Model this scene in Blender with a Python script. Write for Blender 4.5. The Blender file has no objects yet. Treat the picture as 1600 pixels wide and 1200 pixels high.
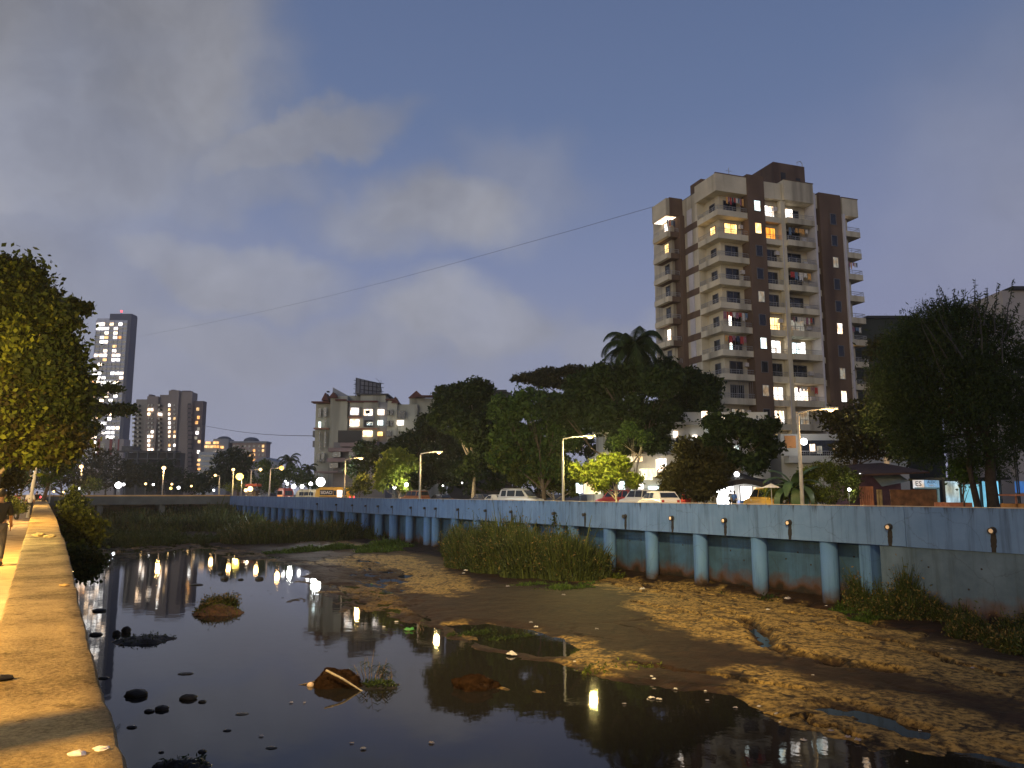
import bpy, math, random
import numpy as np
from mathutils import Vector, Matrix

random.seed(7)
RNG = np.random.default_rng(7)
C = bpy.context.scene.collection
R = math.radians
# ------------------------------------------------------------------ camera
EYE = 5.8
TH = R(8.06)
ct, st = math.cos(TH), math.sin(TH)
F = 1200.0
def ray(px, py):
    a, b = (px - 800) / F, (600 - py) / F
    return Vector((a, ct - b * st, st + b * ct))
def at(px, py, Y):
    d = ray(px, py); d *= Y / d.y
    return Vector((d.x, d.y, d.z + EYE))
def onz(px, py, z=0.0):
    d = ray(px, py); d *= (z - EYE) / d.z
    return Vector((d.x, d.y, z))
def hx(px, Y):
    return (px - 800) / F * Y * ct
# river axes: D along the channel, N across it to the far bank
DV = Vector((-.522, .853, 0)); NV = Vector((.853, .522, 0))
def P(s, t, z=0.0):
    return DV * s + NV * t + Vector((0, 0, z))
T_WALL = 34.2
def s_on_wall(px, t=T_WALL):
    # s where the line t meets the sight line of px at eye level
    k = (px - 800) / F * ct
    # X = s*dx + t*nx ; Y = s*dy + t*ny ; X = k*Y
    return (k * t * NV.y - t * NV.x) / (DV.x - k * DV.y)
WALL_TOP = 5.15; BAND_BOT = 3.35; ROAD = 4.15

cam = bpy.data.cameras.new('camera'); co = bpy.data.objects.new('camera', cam); C.objects.link(co)
co.location = (0, 0, EYE); co.rotation_euler = (R(90) + TH, 0, 0)
cam.sensor_width = 36; cam.lens = 27; cam.clip_end = 5000; cam.clip_start = .05
sc = bpy.context.scene; sc.camera = co
sc.view_settings.view_transform = 'Standard'; sc.view_settings.look = 'None'
sc.view_settings.gamma = 1; sc.view_settings.use_curve_mapping = False; sc.view_settings.exposure = 0
sc.cycles.max_bounces = 5; sc.cycles.transparent_max_bounces = 6
sc.cycles.diffuse_bounces = 2; sc.cycles.glossy_bounces = 3
sc.cycles.sample_clamp_indirect = 3
sc.cycles.use_denoising = True
sc.cycles.caustics_reflective = False; sc.cycles.caustics_refractive = False

# ------------------------------------------------------------------ object helpers
def tag(o, label=None, cat=None, group=None, kind=None):
    if label: o['label'] = label
    if cat: o['category'] = cat
    if group: o['group'] = group
    if kind: o['kind'] = kind
    return o
def empty(name, loc=(0, 0, 0), rz=0, label=None, cat=None, group=None):
    o = bpy.data.objects.new(name, None); C.objects.link(o)
    o.location = loc; o.rotation_euler = (0, 0, rz); o.empty_display_size = .2
    return tag(o, label, cat, group)
def copy_tree(o, parent=None):
    c = o.copy(); C.objects.link(c); c.parent = parent
    for ch in list(o.children):
        copy_tree(ch, c)
    return c
class MB:
    """collects shapes; build() links them as one mesh object"""
    def __init__(s, O=(0, 0, 0), U=(1, 0, 0), V=(0, 1, 0)):
        s.v = []; s.f = []; s.O = Vector(O); s.U = Vector(U); s.V = Vector(V); s.W = Vector((0, 0, 1)); s.sm = []
    def pt(s, u, v, w): return s.O + s.U * u + s.V * v + s.W * w
    def box(s, u0, u1, v0, v1, w0, w1):
        n = len(s.v)
        for w in (w0, w1):
            for (u, v) in ((u0, v0), (u1, v0), (u1, v1), (u0, v1)): s.v.append(s.pt(u, v, w))
        s.f += [(n, n+3, n+2, n+1), (n+4, n+5, n+6, n+7), (n, n+1, n+5, n+4), (n+1, n+2, n+6, n+5), (n+2, n+3, n+7, n+6), (n+3, n, n+4, n+7)]
        return s
    def prism(s, pts, w0, w1):
        n = len(s.v); k = len(pts)
        for w in (w0, w1):
            for (u, v) in pts: s.v.append(s.pt(u, v, w))
        s.f.append(tuple(n + i for i in reversed(range(k)))); s.f.append(tuple(n + k + i for i in range(k)))
        for i in range(k):
            j = (i + 1) % k; s.f.append((n+i, n+j, n+k+j, n+k+i))
        return s
    def poly(s, pts):
        n = len(s.v); s.v += [s.pt(*p) for p in pts]; s.f.append(tuple(range(n, n + len(pts)))); return s
    def tube(s, pts, rad, seg=8, cap=True):
        pts = [s.pt(*p) for p in pts]
        if not hasattr(rad, '__len__'): rad = [rad] * len(pts)
        n = len(s.v)
        for i, p in enumerate(pts):
            a = pts[max(i-1, 0)]; b = pts[min(i+1, len(pts)-1)]
            d = (b - a).normalized() if (b - a).length > 1e-9 else Vector((0, 0, 1))
            x = d.cross(Vector((0, 0, 1)))
            if x.length < .05: x = d.cross(Vector((1, 0, 0)))
            x.normalize(); y = d.cross(x)
            for k in range(seg):
                an = 2 * math.pi * k / seg
                s.v.append(p + (x * math.cos(an) + y * math.sin(an)) * rad[i])
        for i in range(len(pts) - 1):
            for k in range(seg):
                k2 = (k + 1) % seg
                s.f.append((n+i*seg+k, n+i*seg+k2, n+(i+1)*seg+k2, n+(i+1)*seg+k))
        if cap:
            s.f.append(tuple(n + k for k in reversed(range(seg)))); m = n + (len(pts)-1)*seg
            s.f.append(tuple(m + k for k in range(seg)))
        return s
    def ball(s, c, r, nu=12, nv=8, jit=0, zs=1.0, xs=1.0, ys=1.0):
        n = len(s.v); c = Vector(c)
        for j in range(nv + 1):
            a = math.pi * j / nv
            for i in range(nu):
                b = 2 * math.pi * i / nu
                q = r * (1 + (random.uniform(-jit, jit) if 0 < j < nv else 0))
                s.v.append(s.pt(c.x + xs*q*math.sin(a)*math.cos(b), c.y + ys*q*math.sin(a)*math.sin(b), c.z + zs*q*math.cos(a)))
        for j in range(nv):
            for i in range(nu):
                i2 = (i + 1) % nu
                s.f.append((n+j*nu+i, n+(j+1)*nu+i, n+(j+1)*nu+i2, n+j*nu+i2))
        return s
    def build(s, name, mat, parent=None, smooth=False):
        me = bpy.data.meshes.new(name); me.from_pydata([tuple(p) for p in s.v], [], s.f); me.update()
        if mat: me.materials.append(mat)
        if smooth: me.polygons.foreach_set('use_smooth', [True] * len(me.polygons))
        o = bpy.data.objects.new(name, me); C.objects.link(o)
        if parent: o.parent = parent
        return o
def npmesh(name, V, Fq, mat, parent=None, smooth=False, quads=True):
    me = bpy.data.meshes.new(name); k = 4 if quads else 3
    V = np.asarray(V, dtype=np.float32); Fq = np.asarray(Fq, dtype=np.int32)
    me.vertices.add(len(V)); me.vertices.foreach_set('co', V.ravel())
    me.loops.add(Fq.size); me.loops.foreach_set('vertex_index', Fq.ravel())
    me.polygons.add(len(Fq)); me.polygons.foreach_set('loop_start', np.arange(0, Fq.size, k, dtype=np.int32))
    me.update(calc_edges=True); me.validate()
    if smooth: me.polygons.foreach_set('use_smooth', [True] * len(me.polygons))
    me.materials.append(mat)
    o = bpy.data.objects.new(name, me); C.objects.link(o)
    if parent: o.parent = parent
    return o

# ------------------------------------------------------------------ materials
def newmat(name):
    m = bpy.data.materials.new(name); m.use_nodes = True; nt = m.node_tree
    b = nt.nodes['Principled BSDF']; return m, nt, b
def srgb(r, g, b):
    f = lambda c: (c/255/12.92) if c/255 <= .04045 else ((c/255+.055)/1.055)**2.4
    return (f(r), f(g), f(b), 1)
def c4(c): return (c[0], c[1], c[2], 1) if len(c) == 3 else c
def plain(name, col, rough=.7, var=.12, scale=3.0, metal=0, bump=0, spec=.3, bscale=None, stain=None):
    m, nt, b = newmat(name); N, L = nt.nodes, nt.links
    tc = N.new('ShaderNodeTexCoord'); nz = N.new('ShaderNodeTexNoise'); nz.inputs['Scale'].default_value = scale
    nz.inputs['Detail'].default_value = 6
    L.new(tc.outputs['Object'], nz.inputs['Vector'])
    r = N.new('ShaderNodeValToRGB'); c = c4(col)
    r.color_ramp.elements[0].position = .3; r.color_ramp.elements[1].position = .7
    r.color_ramp.elements[0].color = tuple(max(0, x*(1-var)) for x in c[:3]) + (1,)
    r.color_ramp.elements[1].color = tuple(min(1, x*(1+var)) for x in c[:3]) + (1,)
    L.new(nz.outputs['Fac'], r.inputs['Fac']); out = r.outputs['Color']
    if stain:   # vertical streaks of grime: noise stretched in z
        mp = N.new('ShaderNodeMapping'); mp.inputs['Scale'].default_value = (stain[1], stain[1], stain[1]*.08)
        n2 = N.new('ShaderNodeTexNoise'); n2.inputs['Scale'].default_value = 1; n2.inputs['Detail'].default_value = 8
        r2 = N.new('ShaderNodeValToRGB'); r2.color_ramp.elements[0].position = .5; r2.color_ramp.elements[1].position = .72
        mx = N.new('ShaderNodeMix'); mx.data_type = 'RGBA'; mx.inputs[7].default_value = c4(stain[0])
        L.new(tc.outputs['Object'], mp.inputs['Vector']); L.new(mp.outputs[0], n2.inputs['Vector'])
        L.new(n2.outputs['Fac'], r2.inputs['Fac']); L.new(r2.outputs['Color'], mx.inputs[0]); L.new(out, mx.inputs[6]); out = mx.outputs[2]
    L.new(out, b.inputs['Base Color']); b.inputs['Roughness'].default_value = rough
    b.inputs['Metallic'].default_value = metal; b.inputs['Specular IOR Level'].default_value = spec
    if bump:
        n3 = N.new('ShaderNodeTexNoise'); n3.inputs['Scale'].default_value = bscale or scale*6; n3.inputs['Detail'].default_value = 5
        bp = N.new('ShaderNodeBump'); bp.inputs['Strength'].default_value = bump; bp.inputs['Distance'].default_value = .05
        L.new(tc.outputs['Object'], n3.inputs['Vector']); L.new(n3.outputs['Fac'], bp.inputs['Height']); L.new(bp.outputs[0], b.inputs['Normal'])
    return m
def emit(name, col, strength, var=0.0, scale=1.5):
    m, nt, b = newmat(name); N, L = nt.nodes, nt.links
    b.inputs['Base Color'].default_value = (.02, .02, .02, 1)
    b.inputs['Emission Color'].default_value = c4(col); b.inputs['Emission Strength'].default_value = strength
    if var:
        tc = N.new('ShaderNodeTexCoord'); nz = N.new('ShaderNodeTexNoise'); nz.inputs['Scale'].default_value = scale; nz.inputs['Detail'].default_value = 3
        mr = N.new('ShaderNodeMapRange'); mr.inputs[1].default_value = .35; mr.inputs[2].default_value = .65
        mr.inputs[3].default_value = strength*(1-var); mr.inputs[4].default_value = strength*(1+var)
        mp = N.new('ShaderNodeMapping'); mp.inputs['Scale'].default_value = (2.2, 2.2, .7); nz.inputs['Roughness'].default_value = .7
        L.new(tc.outputs['Object'], mp.inputs[0]); L.new(mp.outputs[0], nz.inputs['Vector']); L.new(nz.outputs['Fac'], mr.inputs[0]); L.new(mr.outputs[0], b.inputs['Emission Strength'])
        hv = N.new('ShaderNodeMix'); hv.data_type = 'RGBA'; hv.inputs[6].default_value = (col[0], col[1]*.7, col[2]*.45, 1); hv.inputs[7].default_value = c4(col)
        n2 = N.new('ShaderNodeTexNoise'); n2.inputs['Scale'].default_value = scale*.5; L.new(tc.outputs['Object'], n2.inputs[0]); m2 = N.new('ShaderNodeMapRange'); m2.inputs[1].default_value = .38; m2.inputs[2].default_value = .55; L.new(n2.outputs['Fac'], m2.inputs[0])
        L.new(m2.outputs[0], hv.inputs[0]); L.new(hv.outputs[2], b.inputs['Emission Color'])
    return m
def leafmat(name, col, col2, trans=.35, rough=.6):
    m, nt, b = newmat(name); N, L = nt.nodes, nt.links
    g = N.new('ShaderNodeNewGeometry'); r = N.new('ShaderNodeValToRGB')
    r.color_ramp.elements[0].color = c4(col); r.color_ramp.elements[1].color = c4(col2)
    L.new(g.outputs['Random Per Island'], r.inputs['Fac'])
    L.new(r.outputs['Color'], b.inputs['Base Color']); b.inputs['Roughness'].default_value = rough
    b.inputs['Specular IOR Level'].default_value = .15
    t = N.new('ShaderNodeBsdfTranslucent'); L.new(r.outputs['Color'], t.inputs['Color'])
    mx = N.new('ShaderNodeMixShader'); mx.inputs[0].default_value = trans
    L.new(b.outputs[0], mx.inputs[1]); L.new(t.outputs[0], mx.inputs[2]); L.new(mx.outputs[0], N['Material Output'].inputs['Surface'])
    return m
M = {}
M['bark'] = plain('bark', (.10, .075, .05), .9, .35, 6, bump=.4)
M['palebark'] = plain('pale bark', (.30, .26, .20), .9, .3, 6, bump=.3)
M['leaf_dark'] = leafmat('dark leaves', (.012, .024, .007), (.036, .058, .014))
M['leaf_mid'] = leafmat('mid green leaves', (.026, .054, .010), (.075, .125, .022))
M['leaf_olive'] = leafmat('olive leaves', (.022, .036, .008), (.12, .145, .022))
M['leaf_brown'] = leafmat('brownish leaves', (.022, .024, .008), (.062, .056, .016))
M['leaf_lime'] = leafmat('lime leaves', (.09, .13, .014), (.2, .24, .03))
M['reed'] = leafmat('reed', (.018, .030, .009), (.064, .082, .022), .2)
M['reedtip'] = leafmat('reed tips', (.07, .052, .018), (.17, .125, .045), .2)
M['concrete'] = plain('concrete', (.32, .30, .27), .9, .2, 1.5, bump=.2)
M['dconcrete'] = plain('dark concrete', (.10, .10, .10), .9, .25, 1.0)
M['steel'] = plain('painted steel', (.38, .38, .36), .5, .1, 3, metal=.3)
M['dark'] = plain('dark metal', (.03, .03, .03), .6, .2, 3)
M['tar'] = plain('tar stain', (.010, .010, .011), .55, .3, 8)
M['glassdark'] = plain('dark window glass', (.012, .014, .018), .15, .4, 1.2, spec=.5)
M['asphalt'] = plain('asphalt', (.05, .05, .05), .85, .25, 1.5, bump=.2)
M['white'] = plain('white paint', (.75, .73, .70), .4, .05, 2)
M['cloth'] = plain('cloth', (.2, .2, .25), .9, .3, 4)
M['win_white'] = emit('white lit room', (1, .96, .90), 2.4, .6)
M['win_cool'] = emit('cool lit room', (.78, .97, 1), 2.3, .6)
M['win_warm'] = emit('warm lit room', (1, .72, .30), 2.4, .5)
M['win_orange'] = emit('orange lit room', (1, .45, .06), 1.7, .4)
M['win_dim'] = emit('dim lit room', (.8, .74, .6), .35, .5)
M['win_yellow'] = emit('yellow lit curtain', (.75, .62, .08), .5, .2)
M['win_far'] = emit('far white lit room', (1, .97, .92), 3.6, .7, .25)
M['win_farwarm'] = emit('far warm lit room', (1, .62, .26), 1.6, .6, .25)
M['lamp_sodium'] = emit('sodium lamp', (1, .50, .08), 4.5)
M['lamp_warm'] = emit('warm lamp', (1, .62, .24), 4.5)
M['lamp_white'] = emit('white lamp', (1, .98, .96), 9)
M['lamp_yellow'] = emit('yellow lamp', (1, .72, .12), 6)
M['lamp_red'] = emit('red tail lamp', (1, .04, .05), 8)

def light(name, loc, col, power, r=.15, kind='POINT', target=None, spot=None, blend=.5, parent=None):
    l = bpy.data.lights.new(name, kind); l.color = col; l.energy = power
    if kind != 'SUN': l.shadow_soft_size = r
    if spot: l.spot_size = R(spot); l.spot_blend = blend
    o = bpy.data.objects.new(name, l); C.objects.link(o); o.location = loc
    if target is not None:
        o.rotation_euler = (Vector(target) - Vector(loc)).to_track_quat('-Z', 'Y').to_euler()
    return o

# ------------------------------------------------------------------ sky
w = bpy.data.worlds.new('World'); sc.world = w; w.use_nodes = True
nt = w.node_tree; N, L = nt.nodes, nt.links
bg = N['Background']; tc = N.new('ShaderNodeTexCoord'); sep = N.new('ShaderNodeSeparateXYZ'); L.new(tc.outputs['Generated'], sep.inputs[0])
ramp = N.new('ShaderNodeValToRGB'); cr = ramp.color_ramp
cr.elements[0].position = 0; cr.elements[0].color = srgb(150, 152, 170)
cr.elements[1].position = 1; cr.elements[1].color = srgb(70, 86, 124)
for p_, c_ in ((.12, (140, 145, 168)), (.28, (120, 131, 163)), (.45, (96, 113, 148)), (.62, (84, 101, 136))):
    e = cr.elements.new(p_); e.color = srgb(*c_)
L.new(sep.outputs['Z'], ramp.inputs['Fac'])
# a purple cast towards the right (the afterglow side)
pm = N.new('ShaderNodeMapRange'); pm.inputs[1].default_value = .1; pm.inputs[2].default_value = .75; pm.inputs[3].default_value = 0; pm.inputs[4].default_value = .55
L.new(sep.outputs['X'], pm.inputs[0])
hz = N.new('ShaderNodeMapRange'); hz.inputs[1].default_value = .5; hz.inputs[2].default_value = .12; hz.inputs[3].default_value = 0; hz.inputs[4].default_value = 1
L.new(sep.outputs['Z'], hz.inputs[0])
mu = N.new('ShaderNodeMath'); mu.operation = 'MULTIPLY'; L.new(pm.outputs[0], mu.inputs[0]); L.new(hz.outputs[0], mu.inputs[1])
mx0 = N.new('ShaderNodeMix'); mx0.data_type = 'RGBA'; mx0.inputs[7].default_value = srgb(128, 122, 158)
L.new(mu.outputs[0], mx0.inputs[0]); L.new(ramp.outputs[0], mx0.inputs[6])
# warped direction for the clouds
nzw = N.new('ShaderNodeTexNoise'); nzw.inputs['Scale'].default_value = 4.6; nzw.inputs['Detail'].default_value = 7; nzw.inputs['Roughness'].default_value = .55
L.new(tc.outputs['Generated'], nzw.inputs['Vector'])
vs = N.new('ShaderNodeVectorMath'); vs.operation = 'SUBTRACT'; vs.inputs[1].default_value = (.5, .5, .5); L.new(nzw.outputs['Color'], vs.inputs[0])
vsc = N.new('ShaderNodeVectorMath'); vsc.operation = 'SCALE'; vsc.inputs['Scale'].default_value = .20; L.new(vs.outputs[0], vsc.inputs[0])
va = N.new('ShaderNodeVectorMath'); va.operation = 'ADD'; L.new(tc.outputs['Generated'], va.inputs[0]); L.new(vsc.outputs[0], va.inputs[1])
def cloud(px, py, rx, ry, rot, soft, amount):
    d = ray(px, py).normalized(); yaw = math.atan2(-d.x, d.y); el = math.asin(d.z)
    # frame at that direction
    mp = N.new('ShaderNodeMapping'); mp.vector_type = 'TEXTURE'
    mp.inputs['Location'].default_value = d
    mp.inputs['Rotation'].default_value = Matrix.Rotation(yaw, 3, 'Z').to_euler() if abs(rot) < 1e-6 else (Matrix.Rotation(yaw, 3, 'Z') @ Matrix.Rotation(el, 3, 'X') @ Matrix.Rotation(rot, 3, 'Y')).to_euler()
    mp.inputs['Scale'].default_value = (rx, .6, ry)
    L.new(va.outputs[0], mp.inputs['Vector'])
    ln = N.new('ShaderNodeVectorMath'); ln.operation = 'LENGTH'; L.new(mp.outputs[0], ln.inputs[0])
    mr = N.new('ShaderNodeMapRange'); mr.interpolation_type = 'SMOOTHERSTEP'
    mr.inputs[1].default_value = 1 + soft; mr.inputs[2].default_value = 1 - soft; mr.inputs[3].default_value = 0; mr.inputs[4].default_value = amount
    L.new(ln.outputs['Value'], mr.inputs[0]); return mr.outputs[0]
outs = [cloud(-120, -30, .33, .25, R(4), .22, 1.0), cloud(190, 60, .12, .13, R(-35), .25, 1.0), cloud(270, 30, .05, .13, R(-25), .3, .95), cloud(60, 200, .21, .085, R(-16), .35, .9),
        cloud(440, 240, .14, .030, R(-28), .5, .85), cloud(520, 212, .045, .030, R(0), .4, .8), cloud(330, 310, .12, .035, R(-15), .6, .6), cloud(690, 330, .13, .055, R(-8), .5, .95), cloud(600, 360, .10, .04, R(0), .6, .7),
        cloud(340, 430, .15, .040, R(3), .5, .85), cloud(730, 500, .14, .045, R(0), .5, .85), cloud(470, 540, .25, .04, R(0), .7, .7), cloud(980, 510, .10, .03, R(0), .7, .55), cloud(820, 260, .09, .05, R(20), .8, .45),
        cloud(100, 330, .10, .03, R(-10), .7, .35), cloud(200, 560, .2, .06, R(0), .8, .5), cloud(-700, 100, .5, .25, R(10), .5, .8), cloud(2300, 150, .4, .2, R(10), .5, .5)]
acc = outs[0]
for o_ in outs[1:]:
    m_ = N.new('ShaderNodeMath'); m_.operation = 'MAXIMUM'; L.new(acc, m_.inputs[0]); L.new(o_, m_.inputs[1]); acc = m_.outputs[0]
# break up
nb = N.new('ShaderNodeTexNoise'); nb.inputs['Scale'].default_value = 4.5; nb.inputs['Detail'].default_value = 8; L.new(tc.outputs['Generated'], nb.inputs['Vector'])
mb = N.new('ShaderNodeMapRange'); mb.inputs[1].default_value = .3; mb.inputs[2].default_value = .65; mb.inputs[3].default_value = .78; mb.inputs[4].default_value = 1.12; L.new(nb.outputs['Fac'], mb.inputs[0])
mm = N.new('ShaderNodeMath'); mm.operation = 'MULTIPLY'; L.new(acc, mm.inputs[0]); L.new(mb.outputs[0], mm.inputs[1])
cc = N.new('ShaderNodeValToRGB'); cc.color_ramp.elements[0].color = srgb(152, 153, 164); cc.color_ramp.elements[1].color = srgb(107, 108, 116)
e = cc.color_ramp.elements.new(.3); e.color = srgb(148, 150, 160); e = cc.color_ramp.elements.new(.55); e.color = srgb(122, 124, 133)
cc.color_ramp.elements[-1].position = .8
L.new(sep.outputs['Z'], cc.inputs['Fac'])
mx1 = N.new('ShaderNodeMix'); mx1.data_type = 'RGBA'; L.new(mm.outputs[0], mx1.inputs[0]); L.new(mx0.outputs[2], mx1.inputs[6])
nf_ = N.new('ShaderNodeTexNoise'); nf_.inputs['Scale'].default_value = 7.5; nf_.inputs['Detail'].default_value = 7; nf_.inputs['Roughness'].default_value = .6; L.new(va.outputs[0], nf_.inputs['Vector'])
mf_ = N.new('ShaderNodeMapRange'); mf_.inputs[1].default_value = .35; mf_.inputs[2].default_value = .65; mf_.inputs[3].default_value = .86; mf_.inputs[4].default_value = 1.13; L.new(nf_.outputs['Fac'], mf_.inputs[0])
cs_ = N.new('ShaderNodeVectorMath'); cs_.operation = 'SCALE'; L.new(cc.outputs[0], cs_.inputs[0]); L.new(mf_.outputs[0], cs_.inputs['Scale']); L.new(cs_.outputs[0], mx1.inputs[7])
L.new(mx1.outputs[2], bg.inputs['Color']); bg.inputs['Strength'].default_value = 1.12
# soft fill added behind the camera, in place of the city's glow
glow_fill = light('glow_fill', (0, 0, 50), (1, .90, .72), .70, kind='SUN', target=(0 + .38, 1, 50 - .16)); glow_fill.data.angle = R(25)
# ------------------------------------------------------------------ numpy noise
def _h(ix, iy, seed):
    n = (ix.astype(np.int64) * 374761393 + iy.astype(np.int64) * 668265263 + seed * 69069) & 0x7fffffff
    n = ((n ^ (n >> 13)) * 1274126177) & 0x7fffffff
    return ((n ^ (n >> 16)) & 0xffff) / 65535.0
def vnoise(x, y, seed=0):
    ix, iy = np.floor(x), np.floor(y); fx, fy = x - ix, y - iy
    fx = fx*fx*(3-2*fx); fy = fy*fy*(3-2*fy)
    a, b, c, d = _h(ix, iy, seed), _h(ix+1, iy, seed), _h(ix, iy+1, seed), _h(ix+1, iy+1, seed)
    return (a*(1-fx)+b*fx)*(1-fy) + (c*(1-fx)+d*fx)*fy
def fbm(x, y, octv=5, seed=0, gain=.5):
    r = 0; a = 1; tot = 0
    for i in range(octv):
        r = r + a * vnoise(x * 2**i + 17.3*i, y * 2**i - 9.1*i, seed + i); tot += a; a *= gain
    return r / tot - .5
def sdist(X, Y, poly):
    """signed distance (metres, inside positive) to a polygon given in world xy"""
    d = np.full(X.shape, 1e9); ins = np.zeros(X.shape, bool); n = len(poly)
    for i in range(n):
        x0, y0 = poly[i][:2]; x1, y1 = poly[(i+1) % n][:2]
        ex, ey = x1-x0, y1-y0; L2 = ex*ex+ey*ey + 1e-12
        t = np.clip(((X-x0)*ex+(Y-y0)*ey)/L2, 0, 1)
        d = np.minimum(d, np.hypot(X-x0-t*ex, Y-y0-t*ey))
        c = ((y0 > Y) != (y1 > Y)) & (X < (x1-x0)*(Y-y0)/((y1-y0) if y1 != y0 else 1e-9)+x0)
        ins ^= c
    return np.where(ins, d, -d)
def ldist(X, Y, pts):
    d = np.full(X.shape, 1e9)
    for i in range(len(pts)-1):
        x0, y0 = pts[i][:2]; x1, y1 = pts[i+1][:2]; ex, ey = x1-x0, y1-y0; L2 = ex*ex+ey*ey+1e-12
        t = np.clip(((X-x0)*ex+(Y-y0)*ey)/L2, 0, 1)
        d = np.minimum(d, np.hypot(X-x0-t*ex, Y-y0-t*ey))
    return d
W = lambda pts, z=0: [tuple(onz(px, py, z))[:2] for px, py in pts]
solid = W([(1750,1235),(1600,1197),(1500,1183),(1400,1183),(1345,1178),(1290,1158),(1230,1130),(1190,1108),(1130,1090),(1040,1078),(990,1066),(930,1052),(860,1040),(800,1028),(748,1012),(690,985),(650,955),(620,925),(640,900),(600,880),(560,872),(555,915),(510,912),(478,903),(470,885),(430,870),(380,858),(330,850),(300,838),(200,838),(120,842),(105,805),(110,790),(380,783),(640,790),(2900,860),(2900,1235)])
pond = W([(700,978),(760,975),(830,985),(880,1000),(905,1015),(890,1026),(840,1026),(780,1014),(730,1002)])
ragged = W([(320,850),(480,860),(640,880),(700,930),(760,985),(740,1012),(690,1000),(640,990),(600,980),(540,962),(478,940),(470,915),(430,908),(480,890),(400,878),(330,874)])
leftmud = W([(105,828),(330,828),(335,856),(250,868),(190,880),(128,872)])
band = W([(345,930),(350,918),(400,922),(480,930),(500,940),(470,944),(400,940)])
strip2 = W([(700,1060),(800,1068),(900,1082),(898,1092),(800,1088),(720,1080)])
lily = W([(815,1075),(860,1070),(870,1082),(850,1088),(815,1085)])
crust1 = W([(915,912),(940,900),(1100,918),(1250,945),(1450,1000),(1640,1062),(1640,1125),(1450,1068),(1330,1046),(1210,1022),(1100,1000),(1020,975),(975,950),(1000,935)], .15)
crust2 = W([(1150,1072),(1160,1040),(1220,1046),(1330,1072),(1450,1085),(1640,1150),(1640,1206),(1400,1183),(1345,1178),(1290,1158),(1240,1136),(1180,1100)], .15)
crust3 = W([(560,868),(640,868),(720,900),(760,915),(700,935),(640,925),(620,905),(540,885),(470,880)], .1)
crust4 = W([(700,972),(760,973),(850,988),(930,1005),(975,1020),(1000,1050),(940,1053),(880,1040),(860,1020),(800,1000)], .1)
wet = W([(1195,1030),(1240,1030),(1330,1052),(1450,1072),(1600,1100),(1640,1130),(1500,1100),(1400,1080),(1280,1062)], .15)  # dark band over the mud: a tree's shadow put into the colour
creeks = [(W([(1172,972),(1190,990),(1196,1010),(1215,1020),(1260,1030),(1330,1044),(1400,1050)], .1), .32), (W([(975,905),(1000,912),(1015,920),(1050,925)], .15), .22),
          (W([(990,943),(1030,950),(1060,955),(1110,968),(1150,975),(1190,985)], .15), .14), (W([(1000,925),(1060,933),(1130,955),(1175,972)], .15), .10), (W([(960,915),(1000,928),(1060,925),(1150,940)], .15), .08), (W([(1280,985),(1340,1000),(1400,1005),(1460,1030),(1560,1060)], .15), .14), (W([(1090,905),(1140,918),(1210,935),(1290,950),(1380,985)], .15), .10), (W([(1230,960),(1300,968),(1350,990)], .15), .08),
          (W([(1305,1104),(1340,1108),(1380,1120),(1415,1134)], .15), .45), (W([(1000,1035),(1060,1045),(1150,1058),(1260,1075)], .15), .12), (W([(1180,1112),(1260,1120),(1350,1150)], .1), .06)]
ns_, nt_ = 1250, 560
sg = 4 + (172-4) * (np.linspace(0, 1, ns_)**1.7); tg = np.linspace(.1, 36.2, nt_)
S, T = np.meshgrid(sg, tg, indexing='ij')
X = S*DV.x + T*NV.x; Y = S*DV.y + T*NV.y
wob = fbm(S*.35, T*.35, 4, 3); wob2 = fbm(S*1.3, T*1.3, 5, 11); fine = fbm(S*2.6, T*5, 4, 21)
d = sdist(X, Y, solid) + wob*2.2 + wob2*1.0
d = np.minimum(d, -sdist(X, Y, pond) - wob2*.6)
h = np.where(d > 0, np.minimum(d*.14, .10 + .02*np.minimum(d, 8)) , np.maximum(d*.2, -.5))
far = np.clip((S-90)/60, 0, 1)
dr = np.maximum.reduce([sdist(X, Y, ragged), sdist(X, Y, leftmud), sdist(X, Y, band)+.1, sdist(X, Y, strip2)])
dr = np.clip(dr*.25 + .35, 0, 1)
hr = (fbm(S*.55, T*1.3, 6, 31, .68))*.46 - .012 + .035*np.clip((T-9)/6, 0, 1)
h = np.where(dr > 0, np.maximum(h, hr*dr - (1-dr)*.08), h)
foot = np.clip((T-30.5)/4.0, 0, 1); h = h + foot*.22*(d > 0)
hol = np.clip(1-np.abs(T-33.6)/1.6, 0, 1) * np.clip((S-20)/4, 0, 1) * np.clip((60-S)/6, 0, 1)
h = h - hol*.35     # a wet gutter along the piers
h = h + (fine*.032 + wob2*.04) * (h > -.1)
cr_ = np.zeros_like(h)
jig = fbm(S*1.8, T*1.8, 4, 77)*.9
for pl, wd in creeks:
    q = ldist(X + jig, Y + jig*.7, pl); k = np.clip(1-q/(wd*1.8), 0, 1); h = h - k*.32; cr_ = np.maximum(cr_, np.clip(1.6*k, 0, 1))
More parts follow.
